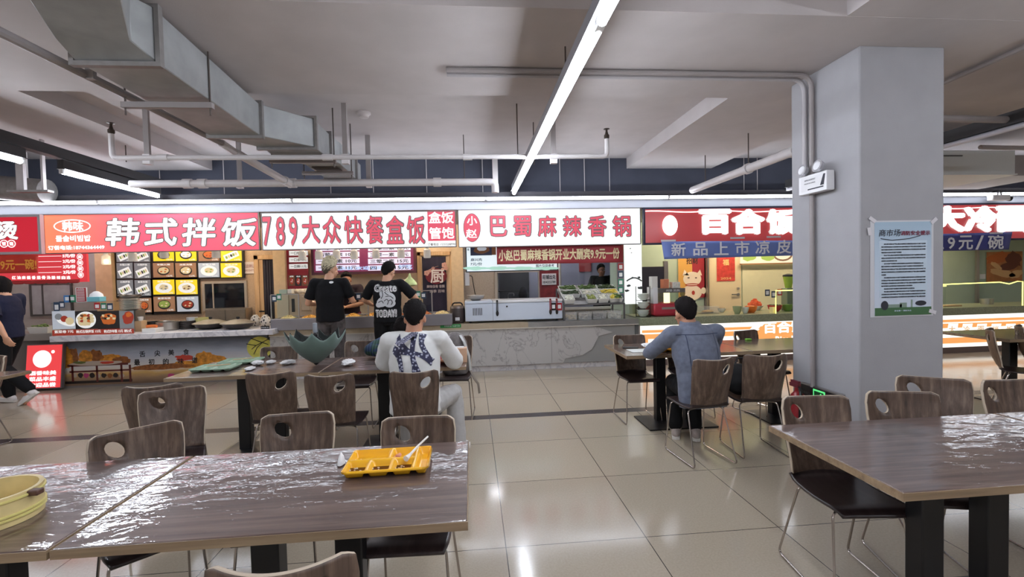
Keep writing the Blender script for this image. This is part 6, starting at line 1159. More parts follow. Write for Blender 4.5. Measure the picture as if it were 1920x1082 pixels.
    if shoes:
        for s in 'LR':
            A, B = g['ank'+s], g['toe'+s]; d = (B-A); fl_ = V3((d.x, d.y, 0)); up = V3((0, 0, 1)); fw = g['toe'+s]-g['heel'+s] if 'heel'+s in g else V3((fl_.x, fl_.y, 0)); fw.normalize(); rt = fw.cross(up).normalized(); nu = rt.cross(fw)
            hl = g.get('heel'+s, V3((A.x, A.y, B.z))-fw*.05); R = Matrix((rt, fw, nu)).transposed(); m = MB()
            m.ball(hl+fw*.05+nu*.035, (.038, .058, .05), 14, 10, R=R); m.ball(hl+fw*.13+nu*.03, (.042, .08, .042), 14, 10, R=R); m.ball(hl+fw*.2+nu*.022, (.043, .06, .03), 14, 10, R=R); m.tube([A+(hl-A)*.1, hl+fw*.06+nu*.05], [.042, .045], 12)
            o = soft(m.obj('shoe', shoes, t), .007, 0, 3)
            q = MB(); pr = [(-.03, -.0), (-.034, .06), (-.04, .14), (-.046, .2), (-.036, .25), (0, .268), (.036, .25), (.046, .2), (.04, .14), (.034, .06), (.03, 0), (0, -.012)]; q.prism([(x*1.05, y) for x, y in pr], hl+nu*-.004, rt, fw, nu, .024); q.obj('sole', mat('sole_rubber', (206, 202, 196), .6), o)
    return t, g
def stand(h=1.72, **kw):
    k = h/1.72; J = dict(pel=(0, 0, .95), chest=(0, .0, 1.24), neck=(0, -.005, 1.46), head=(0, .03, 1.6), shL=(-.19, 0, 1.41), shR=(.19, 0, 1.41), elL=(-.25, -.02, 1.13), elR=(.25, -.02, 1.13), wrL=(-.24, .1, .9), wrR=(.24, .1, .9),
                         hipL=(-.09, 0, .9), hipR=(.09, 0, .9), kneeL=(-.105, .02, .49), kneeR=(.105, .02, .49), ankL=(-.11, -.02, .09), ankR=(.11, -.02, .09), toeL=(-.13, .14, .03), toeR=(.13, .14, .03), heelL=(-.1, -.07, .005), heelR=(.1, -.07, .005))
    J.update(kw); return {a: tuple(c*k for c in v) if not a.startswith(('hd', 'pn')) else v for a, v in J.items()}
def sit(**kw):
    J = dict(pel=(0, 0, .54), chest=(0, .08, .86), neck=(0, .13, 1.08), head=(0, .19, 1.2), shL=(-.19, .1, 1.02), shR=(.19, .1, 1.02), elL=(-.28, .26, .8), elR=(.28, .26, .8), wrL=(-.1, .42, .8), wrR=(.1, .42, .8),
             hipL=(-.09, .03, .53), hipR=(.09, .03, .53), kneeL=(-.13, .43, .52), kneeR=(.13, .43, .52), ankL=(-.13, .42, .1), ankR=(.13, .42, .1), toeL=(-.14, .58, .03), toeR=(.14, .58, .03), heelL=(-.13, .37, .005), heelR=(.13, .37, .005))
    J.update(kw); return J
def decal(name, mb, m, target, parent, axis='Y', off=.004, cuts=.018):
    # flat print pressed onto the cloth: finely split, then wrapped onto it
    bm = bmesh.new(); me = mb.mesh(name, m, 0); bm.from_mesh(me); bmesh.ops.triangulate(bm, faces=bm.faces)
    for _ in range(6):
        es = [e for e in bm.edges if e.calc_length() > cuts]
        if not es: break
        bmesh.ops.subdivide_edges(bm, edges=es, cuts=1); bmesh.ops.triangulate(bm, faces=[f for f in bm.faces if len(f.verts) > 3])
    bm.to_mesh(me); bm.free(); o = bpy.data.objects.new(name, me); COL.objects.link(o); o.parent = target
    s = o.modifiers.new('press_on', 'SHRINKWRAP'); s.target = target; s.wrap_method = 'PROJECT'; s.use_project_y = True; s.use_negative_direction = True; s.use_positive_direction = True; s.offset = off; s.wrap_mode = 'ABOVE_SURFACE'
    return o
def part_of(t, n): return next(c for c in t.children if c.name.split('.')[0] == n)

NAVYT = cloth('navy_tshirt', (30, 32, 52)); BLK = cloth('black_tshirt', (20, 20, 23)); BLKP = cloth('black_trousers', (20, 20, 22)); CAMO = mat('camo_denim', (72, 66, 66), .85, noise=.45, nscale=16); WHT = cloth('white_tshirt', (218, 218, 216), .02); DENIM = mat('denim', (98, 104, 120), .85, noise=.16, nscale=26, bump=.3, bscale=260, sheen=.1); GREYP = cloth('light_grey_trousers', (176, 174, 172)); SNK = mat('white_sneaker', (208, 204, 202), .6); SNKG = mat('grey_sneaker', (158, 146, 140), .65, noise=.15, nscale=30)

# blond customer at the lunch counter
p = AY(617, 520, 6.55)
t, g = person('person with blond hair in a plain black t-shirt and camouflage trousers at the counter', (p.x, 6.55, 0), 0, stand(1.79, elL=(-.29, .02, 1.14), wrL=(-.2, .24, 1.12), elR=(.27, .08, 1.16), wrR=(.22, .33, 1.14), hdR=(-.2, 1, 0), hdL=(.3, 1, 0), pnL=(0, 0, -1), pnR=(0, 0, -1), head=(.015, .03, 1.6)), hair=[HAIRG, mat('hair_dark_blond', (84, 74, 62), .6, noise=.2, nscale=40, bump=.6, bscale=90)], spiky=.035, head_turn=-.75, head_tilt=-.12, shirt=BLK, sleeve=.78, pants=CAMO, shoes=SNK, wide=1.1)
m = MB(); m.disc((.055, -.5, 1.47), .026, .016, n=14); decal('chest_mark', m, mat('print_white_ink', (222, 222, 222), .7), part_of(t, 'shirt'), t)
# customer with the printed back
p = AY(725, 520, 6.5)
t, g = person('person in a black t-shirt with white lettering and a hand drawing on its back', (p.x, 6.5, 0), 0, stand(1.74, elL=(-.33, .1, 1.2), wrL=(-.3, .36, 1.12), elR=(.38, .06, 1.2), wrR=(.25, .24, 1.36), hdR=(-.3, .5, .8), pnR=(-.6, .5, 0), hdL=(0, 1, 0), pnL=(0, 0, -1), head=(.02, .04, 1.6)), head_turn=-.45, head_tilt=-.2, head_roll=.1, shirt=BLK, sleeve=.8, pants=BLKP, shoes=SNKG, wide=1.1)
S_ = part_of(t, 'shirt'); PW, PB = mat('print_white_ink'), mat('print_black_ink', (26, 26, 28), .7)
zc = 1.17; 
for k_, (b_, mm, of) in enumerate(((.13, PW, .003), (.085, PB, .0042), (.02, PW, .0054))):
    m = MB(); m.text('Create', (-.01, -.5, zc+.205), .29+b_*.14, .1+b_*.1, bold=b_); m.text('TODAY!', (-.005, -.5, zc-.14), .27+b_*.14, .1+b_*.1, bold=b_); decal('back_lettering', m, mm, S_, t, off=of)
m = MB()
for c, r, a in (((-.01, .1), (.07, .075), .3), ((.03, .04), (.1, .08), -.3), ((-.04, -.01), (.09, .065), .5), ((.05, -.03), (.075, .06), 0), ((-.085, -.045), (.055, .04), .4)): m.disc((c[0], -.5, zc+.03+c[1]), r[0], r[1], n=22, rot=a)
decal('hand_drawing', m, mat('print_grey_white', (206, 208, 212), .7), S_, t, off=.0036)
m = MB()
for q in (((-.05, .15), (-.03, .08), (-.06, .03)), ((.0, .06), (.06, .07), (.1, .03)), ((-.02, -.0), (.02, .03), (.04, -.01), (.02, -.05)), ((.04, .0), (.07, .02), (.09, -.02), (.07, -.055)), ((-.1, -.02), (-.05, .01), (-.03, -.03)), ((-.02, .16), (.0, .1), (.04, .08))): m.tube([(x, -.5, zc+.03+z) for x, z in fillet([(a, b, 0) for a, b in q], .03) for x, z in ((x, z),)] if False else [(v.x, -.5, zc+.03+v.y) for v in fillet([(a, b, 0) for a, b in q], .03)], .0045, 4)
m2 = MB(); m2.add([V3((v.x, -.5, v.z)) for v in m.v], m.f); decal('hand_lines', m2, PB, S_, t, off=.005)
hp = t.matrix_basis @ g['wrR']
bag = thing('vegetable_bag', 'pale green plastic bag held up by the person with the printed back', 'bag', (hp.x+.02, hp.y+.06, hp.z+.04))
m = MB(); m.lathe([(.01, .16), (.02, .13), (.03, .1), (.07, .06), (.1, .02), (.11, -.01), (.06, -.03), (.01, -.035)], (0, 0, 0), 16, sy=.6); m.obj('bag_film', mat('bag_green_film', (206, 220, 150), .25, noise=.25, nscale=14), bag).modifiers.new('folds', 'DISPLACE').texture = TEX
bag.children[0].modifiers['folds'].strength = .03
# worker behind the lunch counter
p = AY(654, 520, 8.2)
person('worker behind the lunch counter in a dark shirt and maroon apron, looking down', (p.x, 8.2, 0), PI, stand(1.7, chest=(0, .05, 1.22), neck=(0, .1, 1.42), head=(0, .17, 1.53), shL=(-.19, .08, 1.37), shR=(.19, .08, 1.37), elL=(-.24, .16, 1.1), wrL=(-.05, .36, 1.06), elR=(.24, .18, 1.1), wrR=(.06, .38, 1.08), hdL=(.6, .7, 0), hdR=(-.6, .7, 0)), skin=SKIN2, head_tilt=-.22, head_turn=.3, shirt=cloth('worker_dark_shirt', (40, 30, 36)), sleeve=.7, pants=cloth('maroon_apron', (92, 34, 44)), shoes=None)
# diner in the white printed shirt
p = AY(772, 600, 3.6)
t, g = person('person in a white t-shirt with a big navy NY monogram, seated at the middle table', (-.455, 3.5, 0), -.04, sit(pel=(0, .03, .545), chest=(0, .07, .87), neck=(-.005, .1, 1.1), head=(.0, .14, 1.215), shL=(-.195, .09, 1.03), shR=(.195, .09, 1.03), elL=(-.275, .25, .83), wrL=(-.08, .46, .80), elR=(.29, .28, .82), wrR=(.2, .5, .79), kneeR=(.26, .42, .53), ankR=(.3, .36, .1), toeR=(.34, .52, .03), heelR=(.3, .31, .005)), skin=SKIN2, head_tilt=-.25, shirt=WHT, sleeve=.98, pants=GREYP, shoes=SNK, wide=1.12, fold=.014)
S_ = part_of(t, 'shirt'); NV = NT('navy_monogram_print'); v = NV.n('TexVoronoi', Scale=46); NV.l(NV.tc, 'Object', v, 'Vector'); r = NV.ramp([(.3, (168, 170, 190)), (.42, (44, 44, 72))]); NV.l(v, 'Distance', r, 'Fac'); NV.l(r, 'Color', NV.b, 'Base Color'); NV.b.inputs['Roughness'].default_value = .7
m = MB(); kx, x0_, z0_ = .0038/6.764, 1030, 1.03               # monogram strokes, measured about its middle
def strokes(pts, ws):
    P = [V3(((x-x0_)*kx, -.6, z0_-(y-560)*kx)) for x, y in pts]; A = []; B = []
    for i, q in enumerate(P):
        d = (P[min(i+1, len(P)-1)]-P[max(i-1, 0)]); n_ = V3((-d.z, 0, d.x)).normalized(); A.append(q+n_*ws[i]*kx/2); B.append(q-n_*ws[i]*kx/2)
    m.rings([A, B], False, False)
strokes([(848, 470), (846, 520), (850, 560), (900, 610), (960, 660), (1030, 705)], [8, 60, 100, 84, 66, 60]); strokes([(775, 650), (830, 668), (900, 690), (980, 704), (1080, 712), (1150, 735), (1220, 775), (1285, 835)], [90, 84, 64, 54, 52, 60, 74, 90])
strokes([(800, 680), (850, 740), (880, 820), (890, 900), (890, 965)], [90, 76, 64, 60, 62]); strokes([(1062, 430), (1052, 500), (1040, 600), (1030, 700), (1050, 790), (1072, 870), (1090, 966)], [90, 70, 62, 64, 66, 76, 120])
strokes([(1165, 470), (1150, 530), (1150, 590), (1180, 660), (1225, 740), (1262, 810), (1268, 880)], [100, 74, 62, 60, 62, 60, 20])
decal('monogram', m, NV.m, S_, t, off=.004, cuts=.012)
m = MB(); m.bb((-.02, -.6, 1.045), (.014, -.599, 1.065)); decal('neck_label', m, PB, S_, t, off=.005)
# diner in plaid across the table
PLAID = NT('plaid_cloth'); mp = PLAID.mapped((1, 1, 1)); ck = PLAID.n('TexChecker', Scale=16); ck.inputs[1].default_value = srgb(34, 52, 84); ck.inputs[2].default_value = srgb(40, 66, 56); PLAID.l(mp, 'Vector', ck, 'Vector'); wv = PLAID.n('TexWave', Scale=12); PLAID.l(mp, 'Vector', wv, 'Vector'); r = PLAID.ramp([(.9, (0, 0, 0)), (.97, (90, 110, 120))]); PLAID.l(wv, 'Fac', r, 'Fac'); mx = PLAID.n('MixRGB', _blend_type='ADD'); mx.inputs[0].default_value = .5; PLAID.l(ck, 'Color', mx, 1); PLAID.l(r, 'Color', mx, 2); PLAID.l(mx, 'Color', PLAID.b, 'Base Color'); PLAID.b.inputs['Roughness'].default_value = .85
person('person in a dark green plaid shirt leaning over the table, mostly hidden', (-.66, 4.97, 0), PI, sit(pel=(0, 0, .52), chest=(0, .15, .8), neck=(0, .29, .94), head=(.02, .38, 1.01), shL=(-.17, .24, .9), shR=(.17, .24, .9), elR=(.34, .42, .82), wrR=(.12, .52, .79), elL=(-.3, .4, .82), wrL=(-.08, .52, .79), hdR=(-1, .3, 0), hdL=(1, .3, 0), kneeL=(-.12, .38, .5), kneeR=(.14, .38, .5), ankL=(-.14, .36, .09), ankR=(.15, .36, .09)), head_tilt=-.6, hairlong=.9, shirt=PLAID.m, long_=True, pants=cloth('dark_skirt', (28, 34, 32)), shoes=SNKG, wide=.9)
# denim jacket
t, g = person('person in a blue denim jacket eating at the far table, seen from behind', (1.87, 3.6, 0), .08, sit(pel=(0, 0, .52), chest=(-.01, .09, .84), neck=(-.03, .15, 1.05), head=(-.04, .2, 1.165), shL=(-.2, .12, .99), shR=(.2, .12, .99), elL=(-.31, .32, .8), elR=(.3, .34, .8), wrL=(-.1, .52, .82), wrR=(.1, .52, .82), kneeL=(-.02, .44, .5), kneeR=(.15, .44, .5), ankL=(-.02, .42, .1), ankR=(.12, .34, .1), toeL=(.06, .56, .03), toeR=(.2, .46, .03), heelL=(-.05, .36, .005), heelR=(.09, .26, .01)), skin=SKIN2, head_tilt=-.2, shirt=DENIM, long_=True, collar=True, hem=-.12, pants=BLKP, shoes=SNKG, wide=1.18, fold=.016)
S_ = part_of(t, 'jacket'); DS = mat('denim_seam', (54, 62, 84), .9)
m = MB(); m.bb((-.21, -.6, .985), (.17, -.599, .991)); m.bb((-.135, -.6, .6), (-.129, -.599, .985)); m.bb((.115, -.6, .6), (.121, -.599, .985)); decal('yoke_seam', m, DS, S_, t, off=.002)
# person walking out at the left
p = AZ(22, 757, 0)
person('person walking left in a navy t-shirt and black trousers, cut by the photo edge', (p.x-.01, p.y, 0), PI/2, stand(1.66, hipL=(-.09, -.02, .88), kneeL=(-.1, -.02, .5), ankL=(-.1, -.34, .2), toeL=(-.11, -.27, .03), heelL=(-.1, -.43, .15), kneeR=(.1, .16, .49), ankR=(.1, .1, .09), toeR=(.1, .27, .03), heelR=(.1, .03, .005), elL=(-.27, -.12, 1.14), wrL=(-.24, -.2, .93), elR=(.26, .1, 1.14), wrR=(.22, .28, .98), head=(0, .06, 1.58), pnL=(1, 0, 0)), shirt=NAVYT, sleeve=.85, pants=BLKP, shoes=SNK, hairlong=.15, wide=1.08)
# cook in the kitchen
p = AY(1128, 520, 9.75)
person('cook in a black v-neck top behind the right pass window', (p.x, 9.75, 0), PI-.35, stand(1.7, elL=(-.26, .1, 1.15), wrL=(-.1, .3, 1.1), elR=(.26, .1, 1.15), wrR=(.1, .3, 1.1)), skin=SKIN2, head_turn=.5, shirt=BLK, sleeve=.9, pants=BLKP)
# ================================================================ small things on tables, column and floor
def cell_tray(t, W, D, cells, m_, H=.028, name='tray', nx=72, ny=50):
    # moulded tray: cells are (u0, v0, u1, v1) in 0..1; height field with rounded walls
    vs = []; 
    for j in range(ny+1):
        r = []
        for i in range(nx+1):
            u, v = i/nx, j/ny; x, y = (u-.5)*W, (v-.5)*D; z = H
            for a, b, c, d in cells:
                e = min((u-a)*W, (c-u)*W, (v-b)*D, (d-v)*D)
                if e > 0: z = H-min(1, e/.012)*(H-.004)
            eo = min(u*W, (1-u)*W, v*D, (1-v)*D)
            if eo < .004: z = H-.008
            # rounded outer corners
            cx, cy = max(0, abs(x)-(W/2-.03)), max(0, abs(y)-(D/2-.03)); q = math.hypot(cx, cy)
            if q > .03: k = .03/q; x = math.copysign(W/2-.03+cx*k, x); y = math.copysign(D/2-.03+cy*k, y)
            r.append(V3((x, y, z)))
        vs.append(r)
    o = MB().rings(vs, False, False).obj(name, m_, t, smooth=60); s = o.modifiers.new('wall', 'SOLIDIFY'); s.thickness = .003; s.offset = -1
    return o
CELLS = [(.03, .52, .48, .96), (.51, .52, .8, .96), (.83, .05, .98, .96), (.03, .05, .27, .47), (.3, .05, .54, .47), (.57, .05, .8, .47)]
def food_bits(t, m_, spots, name='leftovers', n=14, r=.006, flat_=True):
    m = MB()
    for x, y, rx, ry in spots:
        for i in range(n): m.ball((x+random.uniform(-rx, rx), y+random.uniform(-ry, ry), .008+random.uniform(0, .004)), (r*random.uniform(.6, 2), r, r*.7), 6, 4, R=Rz(random.uniform(0, 3)))
    o = m.obj(name, m_, t); o['kind'] = 'stuff'; return o
YT = mat('yellow_melamine', (234, 176, 36), .25, coat=.3); SAUCE = mat('brown_sauce', (74, 30, 20), .12); CREAMF = mat('cream_leftover', (226, 206, 170), .5)
t = thing('meal_tray', 'yellow compartment tray with brown sauce leftovers on the nearest table', 'tray', (-.353, 1.885, .75), .02)
cell_tray(t, .335, .235, CELLS, YT, .032)
m = MB()
for i in (3, 4, 5): a, b, c, d = CELLS[i]; m.bb(((a+.03-.5)*.335, (b+.05-.5)*.235, .005), ((c-.03-.5)*.335, (d-.06-.5)*.235, .0095))
m.obj('sauce', SAUCE, t); food_bits(t, CREAMF, [(-.125, -.06, .03, .03), (-.03, -.06, .03, .025), (.06, -.06, .03, .025), (-.14, .04, .02, .03), (.05, .03, .04, .02)], n=9, r=.004); food_bits(t, mat('pink_leftover', (214, 150, 130), .5), [(.02, .06, .02, .03)], 'cabbage', 10, .008)
m = MB(); m.tube([(.0, 0, 0), (.03, .055, .018), (.062, .12, .03)], [.006, .0045, .004], 8); sp_ = solo('spoon', m.tube([(-.012, -.028, -.004), (0, 0, 0)], [.012, .007], 10), PORC, 'white spoon propped in the yellow tray', 'spoon', (-.27, 1.885, .79))
solo('tissue', MB().lathe([(.004, .0), (.03, .004), (.02, .03), (.004, .05)], n=9, sx=.5), mat('tissue_white'), 'small crumpled tissue beside the left end of the yellow tray', 'tissue', (-.555, 1.93, .7495))
# bamboo steamer
p = AZ(30, 985, .75); BAMB = mat('bamboo', (206, 186, 130), .45, noise=.18, nscale=9); R_ = .13; t = thing('bamboo_steamer', 'pale bamboo steamer tub cut by the left photo edge', 'steamer', (p.x-R_+.005, p.y+.05, .75)); h_ = .095
MB().lathe([(R_*.94, 0), (R_, .0), (R_, h_), (R_-.012, h_), (R_-.014, .02), (.003, .02)], n=40).obj('tub', BAMB, t)
for z in (.022, .034, .082): MB().tube([(R_*1.008*math.cos(a*PI/20), R_*1.008*math.sin(a*PI/20), z) for a in range(41)], .005, 6).obj('hoop', mat('bamboo_hoop', (206, 194, 120), .4), t)
MB().bb((R_*.9, -.014, h_-.02), (R_+.03, .014, h_-.002)).obj('handle', mat('handle_wood', (84, 56, 44), .5), t, bev=.004)
# umbrella, half folded, standing upside down on the middle table
t = thing('umbrella', 'grey green half folded umbrella lying upside down on the middle table', 'umbrella', (-1.4, 4.22, .752), .2); UG = mat('umbrella_cloth', (104, 124, 116), .7, noise=.05, nscale=12, sheen=.1); UD = mat('umbrella_inside', (24, 30, 28), .8)
rs = []; NB = 8
for i in range(13):
    f = i/12; ring = []
    for k in range(NB*6):
        a = 2*PI*k/(NB*6); w = 1-abs(math.sin(a*NB/2)); r = .02+.235*math.sin(f*1.35)/math.sin(1.35); r *= (1-.16*(1-w)*f); z = .02+.29*f**1.15-.075*(1-w)*f*f; ring.append(V3((r*math.cos(a), r*math.sin(a)*.9, z)))
    rs.append(ring)
m = MB(); m.rings(rs, True, False); m.add([V3((0, 0, .012))]+rs[0], [(0, k+2 if k < NB*6-1 else 1, k+1) for k in range(NB*6)]); o = m.obj('canopy', [UG, UD], t, smooth=50); s = o.modifiers.new('lining', 'SOLIDIFY'); s.thickness = .003; s.offset = 1; s.material_offset = 1
for k in range(NB): a = 2*PI*k/NB; MB().tube([(.012*math.cos(a), .012*math.sin(a), .03), (.14*math.cos(a), .126*math.sin(a), .125), (.252*math.cos(a), .227*math.sin(a), .315)], .003, 5).obj('rib', BLACK, t); MB().tube([(.012*math.cos(a), .012*math.sin(a), .26), (.13*math.cos(a), .117*math.sin(a), .14)], .0025, 5).obj('stretcher', BLACK, t)
MB().cyl((0, 0, 0), (0, 0, .3), .006, 10).obj('shaft', BLACK, t); MB().lathe([(.014, .24), (.018, .25), (.018, .275), (.01, .285), (.008, .3)], n=12).obj('runner', BLACK, t); MB().lathe([(.016, .29), (.019, .3), (.019, .372), (.016, .376), (.002, .376)], n=14).obj('handle', mat('handle_grey', (150, 156, 162), .4), t)
MB().lathe([(.006, 0), (.02, .012), (.026, .03), (.02, .034)], n=12).obj('tip', BLACK, t)
# green trays, tissues and wooden box on the middle tables
GT = mat('green_melamine', (150, 176, 152), .3); FC = [mat('leftover_rice', (224, 222, 204), .6), mat('leftover_brown', (120, 78, 46), .5)]
for x, y, rz, lab in ((-2.24, 4.2, .0, 'green compartment tray nearest the edge of the tray table'), (-2.17, 4.5, .04, 'green compartment tray farther back on the tray table')):
    t = thing('meal_tray', lab, 'tray', (x, y, .75), rz, 'green meal trays'); cell_tray(t, .34, .25, CELLS, GT, .03, nx=48, ny=36); food_bits(t, FC[0], [(-.08, .05, .05, .03), (.05, .05, .03, .03)], 'rice', 14, .006); food_bits(t, FC[1], [(-.1, -.06, .02, .02), (0, -.06, .02, .02), (.06, -.06, .02, .02)], n=8)
    solo('chopsticks', MB().cyl((-.1, 0, .0), (.08, .03, .006), .003, 6).cyl((-.1, .012, .0), (.08, .045, .006), .003, 6), wood_pale, 'pair of wooden chopsticks across the '+('nearer' if y < 4.3 else 'farther')+' green tray', 'chopsticks', (x+.02, y, .781))
rnd = random.Random(5)
def crumple(label, x, y, sx, sy, sz, z=.7495):
    rs = []
    for i in range(9):
        a = PI*i/8-PI/2; rs.append([V3((sx*max(.03, math.cos(a))*math.cos(2*PI*k/16)*rnd.uniform(.75, 1.2), sy*max(.03, math.cos(a))*math.sin(2*PI*k/16)*rnd.uniform(.75, 1.2), max(0, sz+sz*math.sin(a)*rnd.uniform(.8, 1.1)))) for k in range(16)])
    solo('tissue', MB().rings(rs), mat('tissue_white'), label, 'tissue', (x, y, z), rnd.uniform(0, 3), smooth=20)
crumple('flat crumpled white tissue nearest the front edge of the tray table', -1.93, 4.14, .08, .04, .012); crumple('crumpled white tissue behind the flattest one on the tray table', -1.95, 4.33, .05, .05, .024); crumple('crumpled white tissue rightmost of the two by the green tray', -1.86, 4.38, .05, .03, .018); crumple('crumpled white tissue left of the umbrella', -1.68, 4.33, .07, .05, .02); crumple('grey crumpled bag at the right of the umbrella', -1.1, 4.14, .07, .05, .03)
t = thing('food_bowl', 'flat dark bowl in front of the plaid shirt person', 'bowl', (-.82, 4.42, .75)); MB().lathe([(.05, 0), (.09, .03), (.1, .045), (.095, .045), (.003, .012)], n=20).obj('bowl', mat('clear_lid', (190, 180, 176), .15), t)
o = solo('napkin_box', MB().bb((-.075, 0, 0), (.075, .1, .128)), mat('napkin_box_wood', (198, 162, 134), .5, noise=.06, nscale=12), 'light wooden napkin box at the right end of the middle table', 'box', (-.135, 4.06, .75), bev=.004); MB().bb((-.05, .03, .128), (.05, .07, .136)).obj('napkins', mat('tissue_white'), o); MB().bb((-.076, -.002, .0), (-.03, .0, .128)).obj('painted_shade', mat('napkin_box_shade', (142, 98, 76), .5), o)  # darker strip paints a shaded side onto the box front
solo('noodle_bowl', MB().lathe([(.05, 0), (.085, .05), (.09, .07), (.085, .07), (.003, .012)], n=20), mat('bowl_red'), 'red bowl under the hands of the white shirt diner', 'bowl', (-.33, 4.1, .75))
# backpack on the chair behind, black bag on a chair
t = thing('backpack', 'grey patterned backpack with clear straps on a chair behind the middle table', 'bag', (-.2, 5.0, .458)); BPK = mat('backpack_camo', (112, 106, 104), .7, noise=.4, nscale=14); m = MB(); m.rings([[V3((w_*math.copysign(abs(math.cos(2*PI*k/20))**.6, math.cos(2*PI*k/20)), d_*math.copysign(abs(math.sin(2*PI*k/20))**.6, math.sin(2*PI*k/20)), z)) for k in range(20)] for w_, d_, z in ((.12, .06, 0), (.14, .08, .03), (.145, .085, .2), (.13, .075, .34), (.09, .05, .42), (.03, .02, .45))]); m.obj('bag_body', BPK, t); m = MB(); m.ball((0, -.075, .14), (.1, .035, .1), 14, 10); m.obj('front_pocket', mat('pocket_dark', (70, 66, 70), .6, noise=.3, nscale=16), t)
for s in (-1, 1): MB().tube([(s*.06, -.05, .42), (s*.1, -.1, .36), (s*.15, -.09, .2), (s*.16, -.05, .04)], .008, 6, ry=.018).obj('strap', mat('clear_strap', (214, 216, 214), .15, alpha=.7), t)
MB().tube([(.16, -.05, .04), (.2, -.1, -.04), (.24, -.1, -.1), (.25, -.1, -.2)], .006, 6, ry=.016).obj('strap_end', mat('strap_grey', (120, 110, 100), .6), t)
t = thing('black_bag', 'black cloth bag on the chair right of the denim jacket person', 'bag', (2.25, 3.66, .458)); soft(MB().ball((0, 0, .13), (.17, .12, .13), 16, 10).ball((-.06, 0, .2), (.1, .1, .07), 12, 8).obj('bag_body', mat('bag_black', (20, 20, 22), .8), t), .012, .02); MB().tube([(-.08, .0, .24), (-.04, .02, .31), (.06, .02, .31), (.1, 0, .24)], .008, 6).obj('handle', BLACK, t)
# things on the denim jacket table
solo('phone', MB().bb((-.035, -.075, 0), (.035, .075, .009)), BLACK, 'small dark phone at the left end of the denim jacket table', 'phone', (1.575, 4.5, .75), 1.2, bev=.003)
m = MB(); m.bb((-.12, -.09, 0), (.12, .09, .003)); solo('paper_sheet', m, mat('paper_glossy', (226, 232, 230), .2), 'white paper sheet at the left end of the denim jacket table', 'paper', (1.62, 4.32, .75)); crumple('dark crumpled bag left of the denim jacket sleeve', 1.76, 4.5, .07, .06, .022); crumple('white tissue right of the denim jacket person', 2.27, 4.34, .05, .03, .01)
solo('chopsticks', MB().cyl((-.1, 0, .004), (.1, .02, .004), .003, 6).cyl((-.1, .012, .004), (.1, .03, .004), .003, 6), wood_pale, 'pair of chopsticks left of the denim jacket person', 'chopsticks', (1.78, 4.4, .75), -.5)
t = thing('meal_tray', 'orange compartment tray in front of the denim jacket person', 'tray', (1.9, 4.28, .75)); cell_tray(t, .33, .23, CELLS, YT, .03, nx=40, ny=30)
solo('green_leaf_box', MB().bb((-.028, -.02, 0), (.028, .02, .018)), mat('box_lime', (120, 190, 60), .5), 'small lime green packet at the far edge of the far table', 'packet', (2.95, 4.7, .75), bev=.004)
# poster on the column front
yP = CY-.005; x0, x1, z0, z1 = R4(1640, 416, 1746, 591, yP)
t = thing('safety_poster', 'blue and white fire safety poster with green foot on the column', 'poster', ((x0+x1)/2, yP, z0)); L0 = t.location.copy(); W, H = (x1-x0)/2, z1-z0
k = NT('poster_blue_print'); sx = k.n('SeparateXYZ'); k.l(k.tc, 'Object', sx, 0); rp = k.ramp([(0, (206, 214, 228)), (.42, (190, 206, 222)), (1, (128, 164, 186))]); k.l(sx, 'Z', rp, 'Fac'); k.l(rp, 'Color', k.b, 'Base Color'); k.b.inputs['Roughness'].default_value = .5
m = MB(); m.bb((-W-.035, .0015, -.01), (W+.02, .003, H+.012)); m.obj('backing_sheet', mat('paper_clear', (206, 206, 210), .35), t); MB().bb((-W, -.001, 0), (W, .0015, H)).obj('sheet', k.m, t)
m = MB(); m.bb((-W*.84, -.002, H*.2), (W*.84, -.0012, H*.8), 2); m.bb((-W, -.0025, 0), (W, -.0012, H*.085), 3)
m.text('商市场', (-W*.48, -.003, H*.885), W*.75, H*.075, bold=.01, mi=0, slant=.15); m.text('消防安全提示', (W*.42, -.003, H*.88), W*1.05, H*.05, bold=.03, mi=1)
m.tube([(-W*.8, -.0025, H*.825), (-W*.4, -.0025, H*.805), (W*.2, -.0025, H*.82), (W*.6, -.0025, H*.85)], .003, 4)
rows = [1, 1, 1, .45, 1, 1, .35, .95, .95, 1, 1, .1, 1, 1, 1, .7, .75, 1, 1, 1]; rr = random.Random(3)
PH = '消防安全重点部位应当设置明显的防火标志实行严格管理严禁占用疏散通道定期检查灭火器材发现隐患及时报告保持畅通'
for i, f in enumerate(rows):
    z = H*(.765-i*.0298); ind = .09 if rows[i-1] < .9 or i == 0 else 0; n_ = max(3, int(30*f)); s = ''.join(PH[(i*17+j*3) % len(PH)] for j in range(n_)); m.text(s, (-W*.78+ind*W, -.0032, z), W*1.56*f-ind*W, H*.0145, bold=.02, mi=0, align='l')
for px, w_, h_ in ((-.3, .5, .035), (0, .25, .05), (.3, .06, .08)): m.bb((W*(px-w_/2), -.0022, H*.085), (W*(px+w_/2), -.0012, H*(.085+h_)), 4)
m.disc((W*.62, -.003, H*.125), W*.2, H*.028, n=18, mi=0); m.disc((-W*.66, -.003, H*.11), W*.13, H*.05, n=18, mi=0); m.text('安全第一 预防为主', (-W*.02, -.003, H*.05), W*.6, H*.016, bold=.03, mi=2)
m.obj('print', [mat('ink_dark'), mat('print_maroon_ink', (120, 34, 60), .6), mat('poster_pale_panel', (196, 212, 226), .55), mat('print_grass', (66, 104, 66), .6), mat('print_sage', (132, 150, 138), .6)], t, smooth=0)
TAPE = mat('clear_tape')
